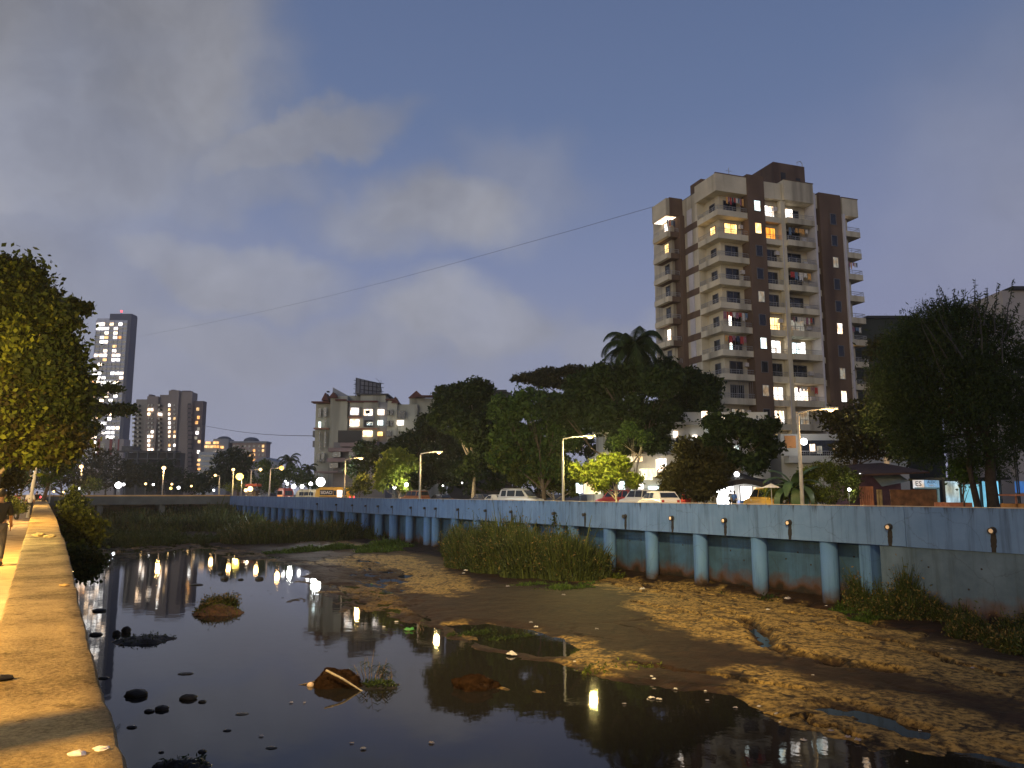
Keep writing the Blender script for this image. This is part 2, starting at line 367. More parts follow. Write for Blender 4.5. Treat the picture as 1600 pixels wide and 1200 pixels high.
# cracked crust: cell edges
def cracks(S, T, f, seed):
    gx, gy = np.floor(S*f), np.floor(T*f); d1 = np.full(S.shape, 9.); d2 = np.full(S.shape, 9.)
    for i in (-1, 0, 1):
        for j in (-1, 0, 1):
            cx, cy = gx+i, gy+j; px = cx+_h(cx, cy, seed); py = cy+_h(cx, cy, seed+5)
            q = np.hypot(S*f-px, T*f-py); d2 = np.where(q < d1, d1, np.minimum(d2, q)); d1 = np.minimum(d1, q)
    return d2-d1
sw, tw = S + wob2*1.2, T + wob*1.5
ck = cracks(sw*.55, tw, .42, 5); k = np.clip(1-ck/.06, 0, 1) * np.clip(fbm(S*.15, T*.15, 3, 8)*6+.5, 0, 1); h -= k*.10*(d > .5); cr_ = np.maximum(cr_, k*.9)
crust = np.maximum.reduce([np.clip(sdist(X, Y, q)*1.1 + wob2*3.2 + .35, 0, 1) for q in (crust1, crust2, crust3, crust4)])
blot = np.clip((fbm(S*.9, T*2.2, 6, 91, .62)-.08)*9, 0, 1)
crust = crust * (1 - .75*blot) * (1-cr_)
crust = np.where((dr > .2) & (d <= 0), np.clip(.12 + wob*2 + wob2, 0, .5), crust)
shadem = np.clip(sdist(X, Y, wet)*1.0 + wob2*3 + .4, 0, 1); crust = crust*(1-.9*shadem); h -= shadem*.05  # mask of the tree's shadow band, put into the mud colour
V_ = np.stack([X, Y, h], -1).reshape(-1, 3)
ii = (np.arange(ns_-1)[:, None]*nt_ + np.arange(nt_-1)[None, :]).ravel()
Fq = np.stack([ii, ii+1, ii+nt_+1, ii+nt_], -1)
m, nt, b = newmat('river mud'); N, L = nt.nodes, nt.links
at_ = N.new('ShaderNodeAttribute'); at_.attribute_name = 'crust'
tc = N.new('ShaderNodeTexCoord')
n1 = N.new('ShaderNodeTexNoise'); n1.inputs['Scale'].default_value = 1.1; n1.inputs['Detail'].default_value = 12; n1.inputs['Roughness'].default_value = .7
n2 = N.new('ShaderNodeTexNoise'); n2.inputs['Scale'].default_value = 5.5; n2.inputs['Detail'].default_value = 9; n2.inputs['Roughness'].default_value = .7
vo = N.new('ShaderNodeTexVoronoi'); vo.inputs['Scale'].default_value = 7.0
for q in (n1, n2, vo): L.new(tc.outputs['Object'], q.inputs['Vector'])
rd = N.new('ShaderNodeValToRGB'); rd.color_ramp.elements[0].position = .35; rd.color_ramp.elements[1].position = .7
rd.color_ramp.elements[0].color = (.007, .0045, .003, 1); rd.color_ramp.elements[1].color = (.034, .019, .010, 1); L.new(n1.outputs['Fac'], rd.inputs[0])  # dark mud tone, also carrying the tree shadow painted over the flats
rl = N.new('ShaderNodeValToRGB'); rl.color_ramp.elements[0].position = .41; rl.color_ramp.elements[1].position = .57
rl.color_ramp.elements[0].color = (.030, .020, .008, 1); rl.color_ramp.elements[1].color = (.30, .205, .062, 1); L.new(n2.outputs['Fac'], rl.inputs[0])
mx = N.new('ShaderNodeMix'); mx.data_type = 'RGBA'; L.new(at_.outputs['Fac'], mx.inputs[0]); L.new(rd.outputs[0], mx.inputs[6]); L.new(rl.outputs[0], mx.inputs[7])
wv = N.new('ShaderNodeVectorMath'); wv.operation = 'SCALE'; wv.inputs['Scale'].default_value = .9; L.new(n1.outputs['Color'], wv.inputs[0]); wa_ = N.new('ShaderNodeVectorMath'); wa_.operation = 'ADD'; L.new(tc.outputs['Object'], wa_.inputs[0]); L.new(wv.outputs[0], wa_.inputs[1])
vc = N.new('ShaderNodeTexVoronoi'); vc.feature = 'DISTANCE_TO_EDGE'; vc.inputs['Scale'].default_value = .42; L.new(wa_.outputs[0], vc.inputs['Vector'])
vc2 = N.new('ShaderNodeTexVoronoi'); vc2.feature = 'DISTANCE_TO_EDGE'; vc2.inputs['Scale'].default_value = 1.5; L.new(wa_.outputs[0], vc2.inputs['Vector'])
e1 = N.new('ShaderNodeMapRange'); e1.inputs[1].default_value = .045; e1.inputs[2].default_value = .012; L.new(vc.outputs[0], e1.inputs[0])
e2 = N.new('ShaderNodeMapRange'); e2.inputs[1].default_value = .06; e2.inputs[2].default_value = .01; e2.inputs[4].default_value = .32; L.new(vc2.outputs[0], e2.inputs[0])
em = N.new('ShaderNodeMath'); em.operation = 'MAXIMUM'; L.new(e1.outputs[0], em.inputs[0]); L.new(e2.outputs[0], em.inputs[1])
gt = N.new('ShaderNodeMapRange'); gt.inputs[1].default_value = .44; gt.inputs[2].default_value = .56; L.new(n1.outputs['Fac'], gt.inputs[0]); eg = N.new('ShaderNodeMath'); eg.operation = 'MULTIPLY'; L.new(em.outputs[0], eg.inputs[0]); L.new(gt.outputs[0], eg.inputs[1])
mk = N.new('ShaderNodeMix'); mk.data_type = 'RGBA'; mk.inputs[7].default_value = (.008, .006, .004, 1); L.new(eg.outputs[0], mk.inputs[0]); L.new(mx.outputs[2], mk.inputs[6])
L.new(mk.outputs[2], b.inputs['Base Color'])
mr = N.new('ShaderNodeMapRange'); mr.inputs[3].default_value = .72; mr.inputs[4].default_value = .7; L.new(at_.outputs['Fac'], mr.inputs[0]); L.new(mr.outputs[0], b.inputs['Roughness'])
b.inputs['Specular IOR Level'].default_value = .12
ad = N.new('ShaderNodeMath'); ad.operation = 'ADD'; L.new(n2.outputs['Fac'], ad.inputs[0])
ml = N.new('ShaderNodeMath'); ml.operation = 'MULTIPLY'; ml.inputs[1].default_value = .35; L.new(vo.outputs['Distance'], ml.inputs[0]); L.new(ml.outputs[0], ad.inputs[1])
bp = N.new('ShaderNodeBump'); bp.inputs['Strength'].default_value = .6; bp.inputs['Distance'].default_value = .045; L.new(ad.outputs[0], bp.inputs['Height']); L.new(bp.outputs[0], b.inputs['Normal'])
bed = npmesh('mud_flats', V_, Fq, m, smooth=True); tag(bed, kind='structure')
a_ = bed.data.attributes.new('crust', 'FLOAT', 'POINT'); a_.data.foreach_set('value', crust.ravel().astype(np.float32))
def ground_z(x, y):
    v = Vector((x, y, 0)); s, t = v.dot(DV), v.dot(NV)
    i = min(max(int(np.searchsorted(sg, s)), 0), ns_-1); j = min(max(int((t-.1)/36.1*(nt_-1)), 0), nt_-1)
    return float(h[i, j])
# deep bed under everything
q = MB(); pts = [P(-60, -.3, -1), P(-60, 37, -1), P(240, 37, -1), P(240, -.3, -1)]; q.v = pts; q.f = [(0, 1, 2, 3)]
tag(q.build('river_bed', plain('deep mud', (.02, .016, .01))), kind='structure')
# water
m, nt, b = newmat('river water'); N, L = nt.nodes, nt.links
b.inputs['Base Color'].default_value = (.010, .0095, .009, 1); b.inputs['Roughness'].default_value = .03; b.inputs['IOR'].default_value = 1.27
b.inputs['Specular IOR Level'].default_value = .5
tc = N.new('ShaderNodeTexCoord'); mp = N.new('ShaderNodeMapping'); mp.inputs['Scale'].default_value = (1, 1, 1)
n1 = N.new('ShaderNodeTexNoise'); n1.inputs['Scale'].default_value = 1.6; n1.inputs['Detail'].default_value = 4
L.new(tc.outputs['Object'], mp.inputs[0]); L.new(mp.outputs[0], n1.inputs['Vector'])
bp = N.new('ShaderNodeBump'); bp.inputs['Strength'].default_value = .08; bp.inputs['Distance'].default_value = .03; L.new(n1.outputs['Fac'], bp.inputs['Height']); L.new(bp.outputs[0], b.inputs['Normal'])
q = MB(); q.v = [P(-60, -.25, 0), P(-60, 36.5, 0), P(240, 36.5, 0), P(240, -.25, 0)]; q.f = [(0, 1, 2, 3)]
tag(q.build('water', m), kind='structure')

# ------------------------------------------------------------------ far bank wall, blue
def bluewall(name, base, dirt, foot, footz, patch, joint=False):
    m, nt, b = newmat(name); N, L = nt.nodes, nt.links
    tc = N.new('ShaderNodeTexCoord'); sp = N.new('ShaderNodeSeparateXYZ'); L.new(tc.outputs['Object'], sp.inputs[0])
    # broad patches
    n1 = N.new('ShaderNodeTexNoise'); n1.inputs['Scale'].default_value = .5; n1.inputs['Detail'].default_value = 7; n1.inputs['Roughness'].default_value = .65; L.new(tc.outputs['Object'], n1.inputs[0])
    r1 = N.new('ShaderNodeValToRGB'); r1.color_ramp.elements[0].position = .32; r1.color_ramp.elements[1].position = .68
    r1.color_ramp.elements[0].color = c4(patch); r1.color_ramp.elements[1].color = c4(base); L.new(n1.outputs['Fac'], r1.inputs[0])
    # vertical streaks
    mp = N.new('ShaderNodeMapping'); mp.inputs['Scale'].default_value = (2.2, 2.2, .12); L.new(tc.outputs['Object'], mp.inputs[0])
    n2 = N.new('ShaderNodeTexNoise'); n2.inputs['Scale'].default_value = 1; n2.inputs['Detail'].default_value = 9; n2.inputs['Roughness'].default_value = .7; L.new(mp.outputs[0], n2.inputs[0])
    r2 = N.new('ShaderNodeValToRGB'); r2.color_ramp.elements[0].position = .50; r2.color_ramp.elements[1].position = .72; r2.color_ramp.elements[1].color = (.75, .75, .75, 1); L.new(n2.outputs['Fac'], r2.inputs[0])
    mx = N.new('ShaderNodeMix'); mx.data_type = 'RGBA'; mx.inputs[7].default_value = c4(dirt); L.new(r2.outputs[0], mx.inputs[0]); L.new(r1.outputs[0], mx.inputs[6])
    # drips from the top edge
    mp3 = N.new('ShaderNodeMapping'); mp3.inputs['Scale'].default_value = (3.1, 3.1, .16); L.new(tc.outputs['Object'], mp3.inputs[0])
    n3 = N.new('ShaderNodeTexNoise'); n3.inputs['Scale'].default_value = 1; n3.inputs['Detail'].default_value = 10; n3.inputs['Roughness'].default_value = .75; L.new(mp3.outputs[0], n3.inputs[0])
    zt = N.new('ShaderNodeMapRange'); zt.inputs[1].default_value = WALL_TOP-.9; zt.inputs[2].default_value = WALL_TOP; zt.inputs[3].default_value = -.12; zt.inputs[4].default_value = .115; L.new(sp.outputs['Z'], zt.inputs[0])
    a3 = N.new('ShaderNodeMath'); a3.operation = 'ADD'; L.new(n3.outputs['Fac'], a3.inputs[0]); L.new(zt.outputs[0], a3.inputs[1])
    r3 = N.new('ShaderNodeMapRange'); r3.inputs[1].default_value = .60; r3.inputs[2].default_value = .72; r3.inputs[4].default_value = .85; L.new(a3.outputs[0], r3.inputs[0])
    mx3 = N.new('ShaderNodeMix'); mx3.data_type = 'RGBA'; mx3.inputs[7].default_value = (.02, .022, .024, 1); L.new(r3.outputs[0], mx3.inputs[0]); L.new(mx.outputs[2], mx3.inputs[6])
    # stained foot, then a black base with its shadow put into the colour
    nf = N.new('ShaderNodeTexNoise'); nf.inputs['Scale'].default_value = 1.2; nf.inputs['Detail'].default_value = 7; L.new(tc.outputs['Object'], nf.inputs[0])
    mf = N.new('ShaderNodeMath'); mf.operation = 'MULTIPLY_ADD'; mf.inputs[1].default_value = 1.6; L.new(nf.outputs['Fac'], mf.inputs[0]); L.new(sp.outputs['Z'], mf.inputs[2])
    rf = N.new('ShaderNodeMapRange'); rf.inputs[1].default_value = footz+1.05; rf.inputs[2].default_value = footz+.35; L.new(mf.outputs[0], rf.inputs[0])
    mxf = N.new('ShaderNodeMix'); mxf.data_type = 'RGBA'; mxf.inputs[7].default_value = c4(foot); L.new(rf.outputs[0], mxf.inputs[0]); L.new(mx3.outputs[2], mxf.inputs[6])
    rb = N.new('ShaderNodeMapRange'); rb.inputs[1].default_value = footz+.45; rb.inputs[2].default_value = footz+.15; L.new(mf.outputs[0], rb.inputs[0])
    mxb = N.new('ShaderNodeMix'); mxb.data_type = 'RGBA'; mxb.inputs[7].default_value = (.012, .010, .008, 1); L.new(rb.outputs[0], mxb.inputs[0]); L.new(mxf.outputs[2], mxb.inputs[6])
    # thin cracks
    vo = N.new('ShaderNodeTexVoronoi'); vo.feature = 'DISTANCE_TO_EDGE'; vo.inputs['Scale'].default_value = .28
    wv = N.new('ShaderNodeVectorMath'); wv.operation = 'ADD'; L.new(tc.outputs['Object'], wv.inputs[0]); L.new(n1.outputs['Color'], wv.inputs[1]); L.new(wv.outputs[0], vo.inputs['Vector'])
    rc = N.new('ShaderNodeMapRange'); rc.inputs[1].default_value = .006; rc.inputs[2].default_value = .002; rc.inputs[4].default_value = .25; L.new(vo.outputs[0], rc.inputs[0])
    mxc = N.new('ShaderNodeMix'); mxc.data_type = 'RGBA'; mxc.inputs[7].default_value = (.02, .02, .02, 1); L.new(rc.outputs[0], mxc.inputs[0]); L.new(mxb.outputs[2], mxc.inputs[6])
    L.new(mxc.outputs[2], b.inputs['Base Color']); b.inputs['Roughness'].default_value = .75; b.inputs['Specular IOR Level'].default_value = .2
    bp = N.new('ShaderNodeBump'); bp.inputs['Strength'].default_value = .25; bp.inputs['Distance'].default_value = .03; L.new(n2.outputs['Fac'], bp.inputs['Height']); L.new(bp.outputs[0], b.inputs['Normal'])
    return m
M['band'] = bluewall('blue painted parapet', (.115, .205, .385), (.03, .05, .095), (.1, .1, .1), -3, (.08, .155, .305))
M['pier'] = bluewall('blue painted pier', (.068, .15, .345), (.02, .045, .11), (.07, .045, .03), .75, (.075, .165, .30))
M['infill'] = bluewall('blue washed infill wall', (.042, .105, .205), (.015, .025, .04), (.055, .028, .018), 1.15, (.02, .048, .09))  # base colour lowered to hold the shade of the recess
M['infill2'] = bluewall('grey blue wall', (.10, .155, .225), (.035, .055, .058), (.085, .048, .032), 1.1, (.05, .085, .13))
RW = empty('river_wall', P(40, T_WALL, 0), 0, 'long blue painted concrete river wall on round piers, streaked with black drips', 'wall')
def keep(o, root):   # parent without moving (roots carry no rotation)
    o.parent = root; o.matrix_parent_inverse = Matrix.Translation(-root.location); return o
rb_ = lambda: MB((0, 0, 0), DV, NV)
S_END = s_on_wall(358)
joints = [8, 21.2, 28.4, 38.0, 45.6, 48.7, 60.5, 72.4, 84.5, 98, 112, 126, 140, 154, S_END]
for i in range(len(joints)-1):
    j = random.uniform(-.012, .012); q = rb_().box(joints[i]+.012, joints[i+1]-.012, T_WALL+j, T_WALL+.32+j, BAND_BOT+random.uniform(-.02, .02), WALL_TOP+random.uniform(-.012, .012))
    keep(q.build('parapet_panel', M['band']), RW)
capm = plain('pale parapet capping', (.42, .36, .28), .8, .3, 2, bump=.3)
q = rb_().box(8, S_END, T_WALL+.03, T_WALL+.34, WALL_TOP+.014, WALL_TOP+.045); keep(q.build('capping', capm), RW)
piers = [25.7, 30.2, 34.7, 39.1, 43.5, 47.8, 49.6, 54.0, 58.3, 62.8, 67.2, 71.5, 73.4, 78.0, 82.4, 86.8, 91.2, 95.6, 97.4, 101.8, 106.2, 110.6, 115, 119.4, 121.2, 125.6, 130, 134.4, 138.8, 143.2, 147.6, 152, 156.4, 160.8, 165]
for s in piers:
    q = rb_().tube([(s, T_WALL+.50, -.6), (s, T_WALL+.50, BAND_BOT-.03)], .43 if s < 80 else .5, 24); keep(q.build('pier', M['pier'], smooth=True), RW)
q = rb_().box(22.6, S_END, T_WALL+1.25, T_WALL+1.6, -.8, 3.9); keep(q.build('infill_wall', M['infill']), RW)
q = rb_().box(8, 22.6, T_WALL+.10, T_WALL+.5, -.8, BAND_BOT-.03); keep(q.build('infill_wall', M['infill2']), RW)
q = rb_().box(23.15, 23.75, T_WALL+.16, T_WALL+1.3, -.8, BAND_BOT-.05); keep(q.build('buttress', M['pier']), RW)
q = rb_()
for s_, z_ in ((14.1,2.6),(15.9,2.55),(18,2.6),(18.6,1.7),(16.2,1.6),(13.6,1.5),(20.3,2.5)):
    q.tube([(s_, T_WALL+.09, z_), (s_, T_WALL+.16, z_)], .045, 10)
for s_, z_ in ((26.8,2.7),(28.2,2.6),(27.4,2.0),(29,2.2),(31.4,2.6),(33,2.4),(32,1.9),(35.5,2.6),(37,2.5),(24.8,2.6),(41,2.6),(42.2,2.5)):
    q.tube([(s_, T_WALL+1.23, z_), (s_, T_WALL+1.27, z_)], .05, 10)
keep(q.build('tie_hole', M['tar']), RW).__setitem__('kind', 'stuff')
discm = plain('pale pipe mouth glint', (.85, .66, .45), .5, .15, 3)
for k, px in enumerate([1547, 1387, 1232, 1132, 1050, 977, 914, 866.5, 800, 760, 717, 682, 665, 643.5, 614, 592, 573, 552, 527, 497]):
    s = s_on_wall(px); z = 4.22 + .02*random.random(); r = .125 if k < 6 else .11
    q = rb_().tube([(s, T_WALL+.05, z), (s, T_WALL-.22, z-.02)], r, 16, cap=False); q.tube([(s, T_WALL-.03, z), (s, T_WALL-.04, z)], r*1.25, 16)
    q.tube([(s, T_WALL-.222, z-.02), (s, T_WALL-.235, z-.02)], r*1.12, 16); wp = keep(q.build('weep_pipe', M['dark'], smooth=False), RW)
    if k < 5:
        q = rb_().tube([(s-.02, T_WALL-.236, z-.01), (s-.02, T_WALL-.25, z-.01)], r*.72, 16); q.build('mouth_glint', discm).parent = wp  # pale disc painted for the sodium reflection in the pipe mouth
    q = rb_(); n = 10; L_ = []; R_ = []
    for i in range(n+1):
        f_ = i/n; zz = z - .06 - f_*(z-BAND_BOT-.05); ww = r*(.5+.45*math.sin(f_*2.4+.4))*random.uniform(.85, 1.15)
        L_.append((s-ww+.04*f_, T_WALL-.016, zz)); R_.append((s+ww+.04*f_, T_WALL-.016, zz))
    for i in range(n): q.poly([L_[i], L_[i+1], R_[i+1], R_[i]])
    q.build('stain', M['tar']).parent = wp
# ------------------------------------------------------------------ ground, road, promenade
def slab(name, s0, s1, t0, t1, z0, z1, mat, kind='structure'):
    return tag(rb_().box(s0, s1, t0, t1, z0, z1).build(name, mat), kind=kind)
slab('road', -200, 600, T_WALL+.34, 46.6, 3.92, ROAD, M['asphalt'])
slab('pavement', -200, 170, 46.6, 49.2, 3.9, 4.28, M['concrete'])
soil = plain('soil', (.11, .085, .055), .95, .35, .8, bump=.4)
slab('ground', -600, 720, 49.2, 600, 3.5, 4.10, soil)
slab('ground', 178, 720, -.3, 49.2, -1.5, 4.05, soil)
slab('ground', -600, 720, -360, -9.0, 3.5, 4.12, soil)
walkm = plain('worn promenade paving', (.40, .30, .18), .9, .22, 2.2, bump=.35, bscale=30)
slab('promenade', -60, 720, -9.0, -.13, 3.6, 4.20, walkm)
# lane markings on the far road
q = rb_()
for k in range(30): q.box(-20+k*7, -17+k*7, 40.4, 40.52, ROAD+.004, ROAD+.008)
tag(q.build('road_marking', M['white']), kind='structure')
# near parapet, worn concrete under sodium light
m, nt, b = newmat('worn parapet concrete'); N, L = nt.nodes, nt.links
tc = N.new('ShaderNodeTexCoord')
n1 = N.new('ShaderNodeTexNoise'); n1.inputs['Scale'].default_value = 1.7; n1.inputs['Detail'].default_value = 13; n1.inputs['Roughness'].default_value = .72; L.new(tc.outputs['Object'], n1.inputs[0])
n2 = N.new('ShaderNodeTexNoise'); n2.inputs['Scale'].default_value = 62; n2.inputs['Detail'].default_value = 9; n2.inputs['Roughness'].default_value = .75; L.new(tc.outputs['Object'], n2.inputs[0])
n4 = N.new('ShaderNodeTexNoise'); n4.inputs['Scale'].default_value = 7; n4.inputs['Detail'].default_value = 10; n4.inputs['Roughness'].default_value = .7; L.new(tc.outputs['Object'], n4.inputs[0])
r1 = N.new('ShaderNodeValToRGB'); r1.color_ramp.elements[0].position = .36; r1.color_ramp.elements[1].position = .64; r1.color_ramp.elements[0].color = (.15, .11, .055, 1); r1.color_ramp.elements[1].color = (.50, .38, .20, 1)
ms = N.new('ShaderNodeMath'); ms.operation = 'ADD'; L.new(n1.outputs['Fac'], ms.inputs[0])
m2 = N.new('ShaderNodeMath'); m2.operation = 'MULTIPLY_ADD'; m2.inputs[1].default_value = .8; m2.inputs[2].default_value = -.40; L.new(n2.outputs['Fac'], m2.inputs[0]); L.new(m2.outputs[0], ms.inputs[1]); L.new(ms.outputs[0], r1.inputs[0])
r4 = N.new('ShaderNodeMapRange'); r4.inputs[1].default_value = .57; r4.inputs[2].default_value = .66; r4.inputs[4].default_value = .75; L.new(n4.outputs['Fac'], r4.inputs[0])
mx = N.new('ShaderNodeMix'); mx.data_type = 'RGBA'; mx.inputs[7].default_value = (.07, .045, .02, 1); L.new(r4.outputs[0], mx.inputs[0]); L.new(r1.outputs[0], mx.inputs[6])
L.new(mx.outputs[2], b.inputs['Base Color']); b.inputs['Roughness'].default_value = .9; b.inputs['Specular IOR Level'].default_value = .15
bp = N.new('ShaderNodeBump'); bp.inputs['Strength'].default_value = 1.0; bp.inputs['Distance'].default_value = .022
bs = N.new('ShaderNodeMath'); bs.operation = 'ADD'; L.new(n2.outputs['Fac'], bs.inputs[0]); L.new(n4.outputs['Fac'], bs.inputs[1]); L.new(bs.outputs[0], bp.inputs['Height']); L.new(bp.outputs[0], b.inputs['Normal'])
M['parapet'] = m
def edge(s, base, amp, seed):   # chipped edge
    return base + amp*float(fbm(np.array([s*3.1]), np.array([seed*1.7]), 5, seed)[0])
def right_t(s): return float(np.interp(s, [-5, 3, 5, 8, 12, 24, 46, 70, 180], [.225, .235, .26, .31, .37, .5, .62, .75, .9]))
PW = empty('promenade_parapet', P(0, 0, 0), 0, 'worn sandy concrete parapet lit orange, running beside the promenade', 'wall')
ss = list(np.concatenate([np.arange(-6, 15, .05), np.arange(15, 60, .5), np.arange(60, 178, 4)]))
vv = []; ff = []; prof = 7
for s in ss:
    l = edge(s, -.115, .012, 3) + .006*edge(s*4, 0, 1, 8); r = edge(s, right_t(s), .022 if s < 30 else .02, 9) + .010*edge(s*4, 0, 1, 2)
    base = rb_()
    ht = 5.15 + (.0 if s < 13.2 else -.05)
    for k in range(prof):
        f_ = (0, .03, .25, .5, .75, .97, 1)[k]; t = l + (r-l)*f_; z = ht + .012*float(fbm(np.array([s*2.2]), np.array([t*7.]), 4, 5)[0]) - (.012 if k in (0, prof-1) else 0)
        vv.append(P(s, t, z))
    vv.append(P(s, r+.02, -.9)); vv.append(P(s, l-.01, 4.0))
K = prof+2
for i in range(len(ss)-1):
    for k in range(prof-1): ff.append((i*K+k, i*K+k+1, (i+1)*K+k+1, (i+1)*K+k))
    ff.append((i*K+prof-1, i*K+prof, (i+1)*K+prof, (i+1)*K+prof-1)); ff.append((i*K+prof+1, i*K, (i+1)*K, (i+1)*K+prof+1))
keep(npmesh('coping', vv, ff, M['parapet']), PW)
# bits on the parapet
def scrap(name, loc, sz, mat, label, cat, flat=.35, group=None):
    q = MB(loc); q.ball((0, 0, sz*flat*.8), sz, 9, 6, .28, flat, 1.2, .8); return tag(q.build(name, mat), label, cat, group)
rubblem = plain('broken mortar', (.5, .36, .16), .95, .3, 30, bump=.6)
g_ = 'crumbs of mortar on the parapet'
for k, (px, py, sz, mt, lb) in enumerate([(62, 838, .085, rubblem, 'crumbled yellow mortar lump on the parapet top near the walking man'), (78, 840, .07, rubblem, 'pale mortar chunk beside the crumbled yellow lump on the parapet'),
        (157, 1172, .016, M['white'], 'white chip on the parapet edge near the bottom corner'), (120, 1180, .018, M['white'], 'pale chip lying left of the white chip on parapet'), (100, 916, .03, rubblem, 'small sandy crumb on the parapet before the dark crack'), (2, 1063, .03, M['tar'], 'black lump at the edge of the parapet top')]):
    a = onz(px, py, 5.15); scrap('mortar_crumb' if mt is rubblem else 'paint_chip' if mt is M['white'] else 'tar_lump', a, sz, mt, lb, 'debris')
# bridge across the channel
BR = empty('bridge', P(172, 17, 0), 0, 'low road bridge crossing the channel far off, edge lit orange', 'bridge')
orc = plain('orange lit capping', (.6, .36, .15), .8, .3, .3)  # lamp light along the bridge edge, put into the orange colour
brm = plain('bridge concrete', (.09, .10, .10), .9, .2, .6)
keep(rb_().box(168.2, 177.6, -.2, T_WALL+.2, 3.5, 4.3).build('deck', brm), BR)
keep(rb_().box(168.1, 168.3, -3, T_WALL+.1, 4.3, 5.12).build('parapet', brm), BR); keep(rb_().box(168, 168.4, -3, T_WALL+.1, 5.12, 5.36).build('capping', orc), BR)
keep(rb_().box(177.2, 177.5, -3, T_WALL+.1, 4.3, 5.35).build('parapet', capm), BR)
for t in (10, 21):
    keep(rb_().box(169, 176.5, t, t+1, -1, 3.49).build('bridge_pier', brm), BR)
# ================================================================== main apartment tower
BO = Vector((25.9, 93, 0)); BU = Vector((.944, .330, 0)); BV = Vector((-.330, .944, 0))
bm_ = lambda: MB(BO, BU, BV)
M['beige'] = plain('stained beige render', (.48, .43, .325), .9, .16, .35, stain=((.16, .14, .11), .5))
M['brown'] = plain('brown render', (.115, .076, .053), .9, .16, .4, stain=((.07, .045, .035), .5))
M['panelw'] = plain('grey white duct panel', (.42, .40, .42), .8, .1, 1)
M['frame'] = plain('window frame', (.13, .12, .12), .5, .1, 2)
M['rail'] = plain('balcony rail metal', (.30, .30, .31), .5, .1, 2, metal=.3)
TW = empty('apartment_tower', BO + Vector((0, 0, 4.1)), 0, 'tall brown and beige residential tower with balconies on every storey, rooms lit here and there', 'building')
def part(name, mb, mat, root=TW, smooth=False): return keep(mb.build(name, mat, smooth=smooth), root)
ZB = [40.6 - 3.0*k for k in range(13)]
part('wall', bm_().box(1.2, 20.1, 1.3, 14, 4, 45.3).box(.05, 1.2, 4.5, 8.3, 4, 45.3).box(-1.1, 1.2, 9.2, 14, 4, 44.9).box(20.1, 22.0, 1.5, 14, 4, 44.6).box(7.08, 9.7, .8, 1.32, 4, 45.3), M['beige'])
# roof fascias
part('fascia', bm_().box(-.12, 4.50, -.12, 4.7, 43.75, 46.05), M['beige'])
part('fascia', bm_().box(7.14, 9.9, -.08, 1.6, 43.75, 45.95), M['beige'])
part('fascia', bm_().box(9.95, 14.62, -.62, 1.6, 43.65, 46.35), M['beige'])
part('fascia', bm_().box(15.0, 16.15, .5, 1.6, 43.6, 45.5), M['beige'])
part('fascia', bm_().box(20.22, 22.9, .35, 4.0, 43.1, 45.6), M['beige'])
part('fascia', bm_().box(-2.5, -2.0, 8.0, 11.8, 43.1, 45.45), M['beige'])
part('fascia', bm_().box(-2.0, .02, 7.95, 11.8, 43.1, 45.6), M['brown'])
part('roof', bm_().box(.2, 20.0, 1.4, 13.9, 45.3, 45.5), M['dconcrete'])
for b_ in ((-.17, 4.56, -.17, .05, 46.05, 46.15), (9.9, 14.68, -.68, -.4, 46.35, 46.45), (20.15, 22.97, .28, .5, 45.6, 45.7)): part('coping', bm_().box(*b_), M['brown'])
# pilasters
part('pilaster', bm_().box(4.52, 7.10, -.25, 1.6, 4, 46.5), M['brown'])
part('pilaster', bm_().box(16.18, 19.8, .12, 1.8, 4, 45.75), M['brown'])
part('pilaster', bm_().box(-.65, .02, 7.6, 9.2, 4, 43.1), M['brown'])
part('pilaster', bm_().box(9.67, 10.35, -.15, 1.6, 4, 43.65), M['beige'])
part('pilaster', bm_().box(19.82, 20.2, -.1, 1.7, 4, 43.1), M['panelw'])
part('drain_column', bm_().box(14.66, 14.96, -.55, 1.4, 4, 45.2), M['panelw'])
part('penthouse', bm_().box(13.8, 19.2, 6, 13.7, 45.5, 52.2), M['brown'])
part('penthouse', bm_().box(7.5, 13.75, 9, 13.4, 45.5, 48.0).box(1.0, 3.4, 4.8, 7.4, 45.5, 47.4), M['brown'])
part('penthouse_window', bm_().box(15.0, 15.8, 5.95, 6, 49.2, 50.8), M['dark']); part('penthouse_window', bm_().box(17.6, 18.3, 5.95, 6, 48.6, 50.3), M['dark'])
q = bm_(); q.tube([(9.2, 10, 47.9), (9.2, 10, 52.3)], .04, 6); q.tube([(8.7, 10, 51.8), (9.7, 10, 51.8)], .03, 6); part('antenna', q, M['steel'])
q = bm_(); q.tube([(6.9, 8, 45.5), (6.9, 8, 49.2)], .04, 6); q.tube([(6.5, 8, 48.9), (7.3, 8, 48.9)], .03, 6); q.tube([(6.6, 8, 48.4), (7.2, 8, 48.4)], .03, 6); part('antenna', q, M['steel'])
q = bm_(); q.tube([(18.2, 6.3, 52.2), (18.2, 6.3, 52.9), (18.8, 6.3, 53.1), (19.1, 6.3, 52.8), (19.1, 6.3, 51.2)], .05, 6); part('vent_pipe', q, M['steel'])
q = bm_(); q.tube([(21.2, 5, 45.4), (21.2, 5, 46.0)], 1.0, 14); part('water_tank', q, M['dark'])
DK = M['glassdark']
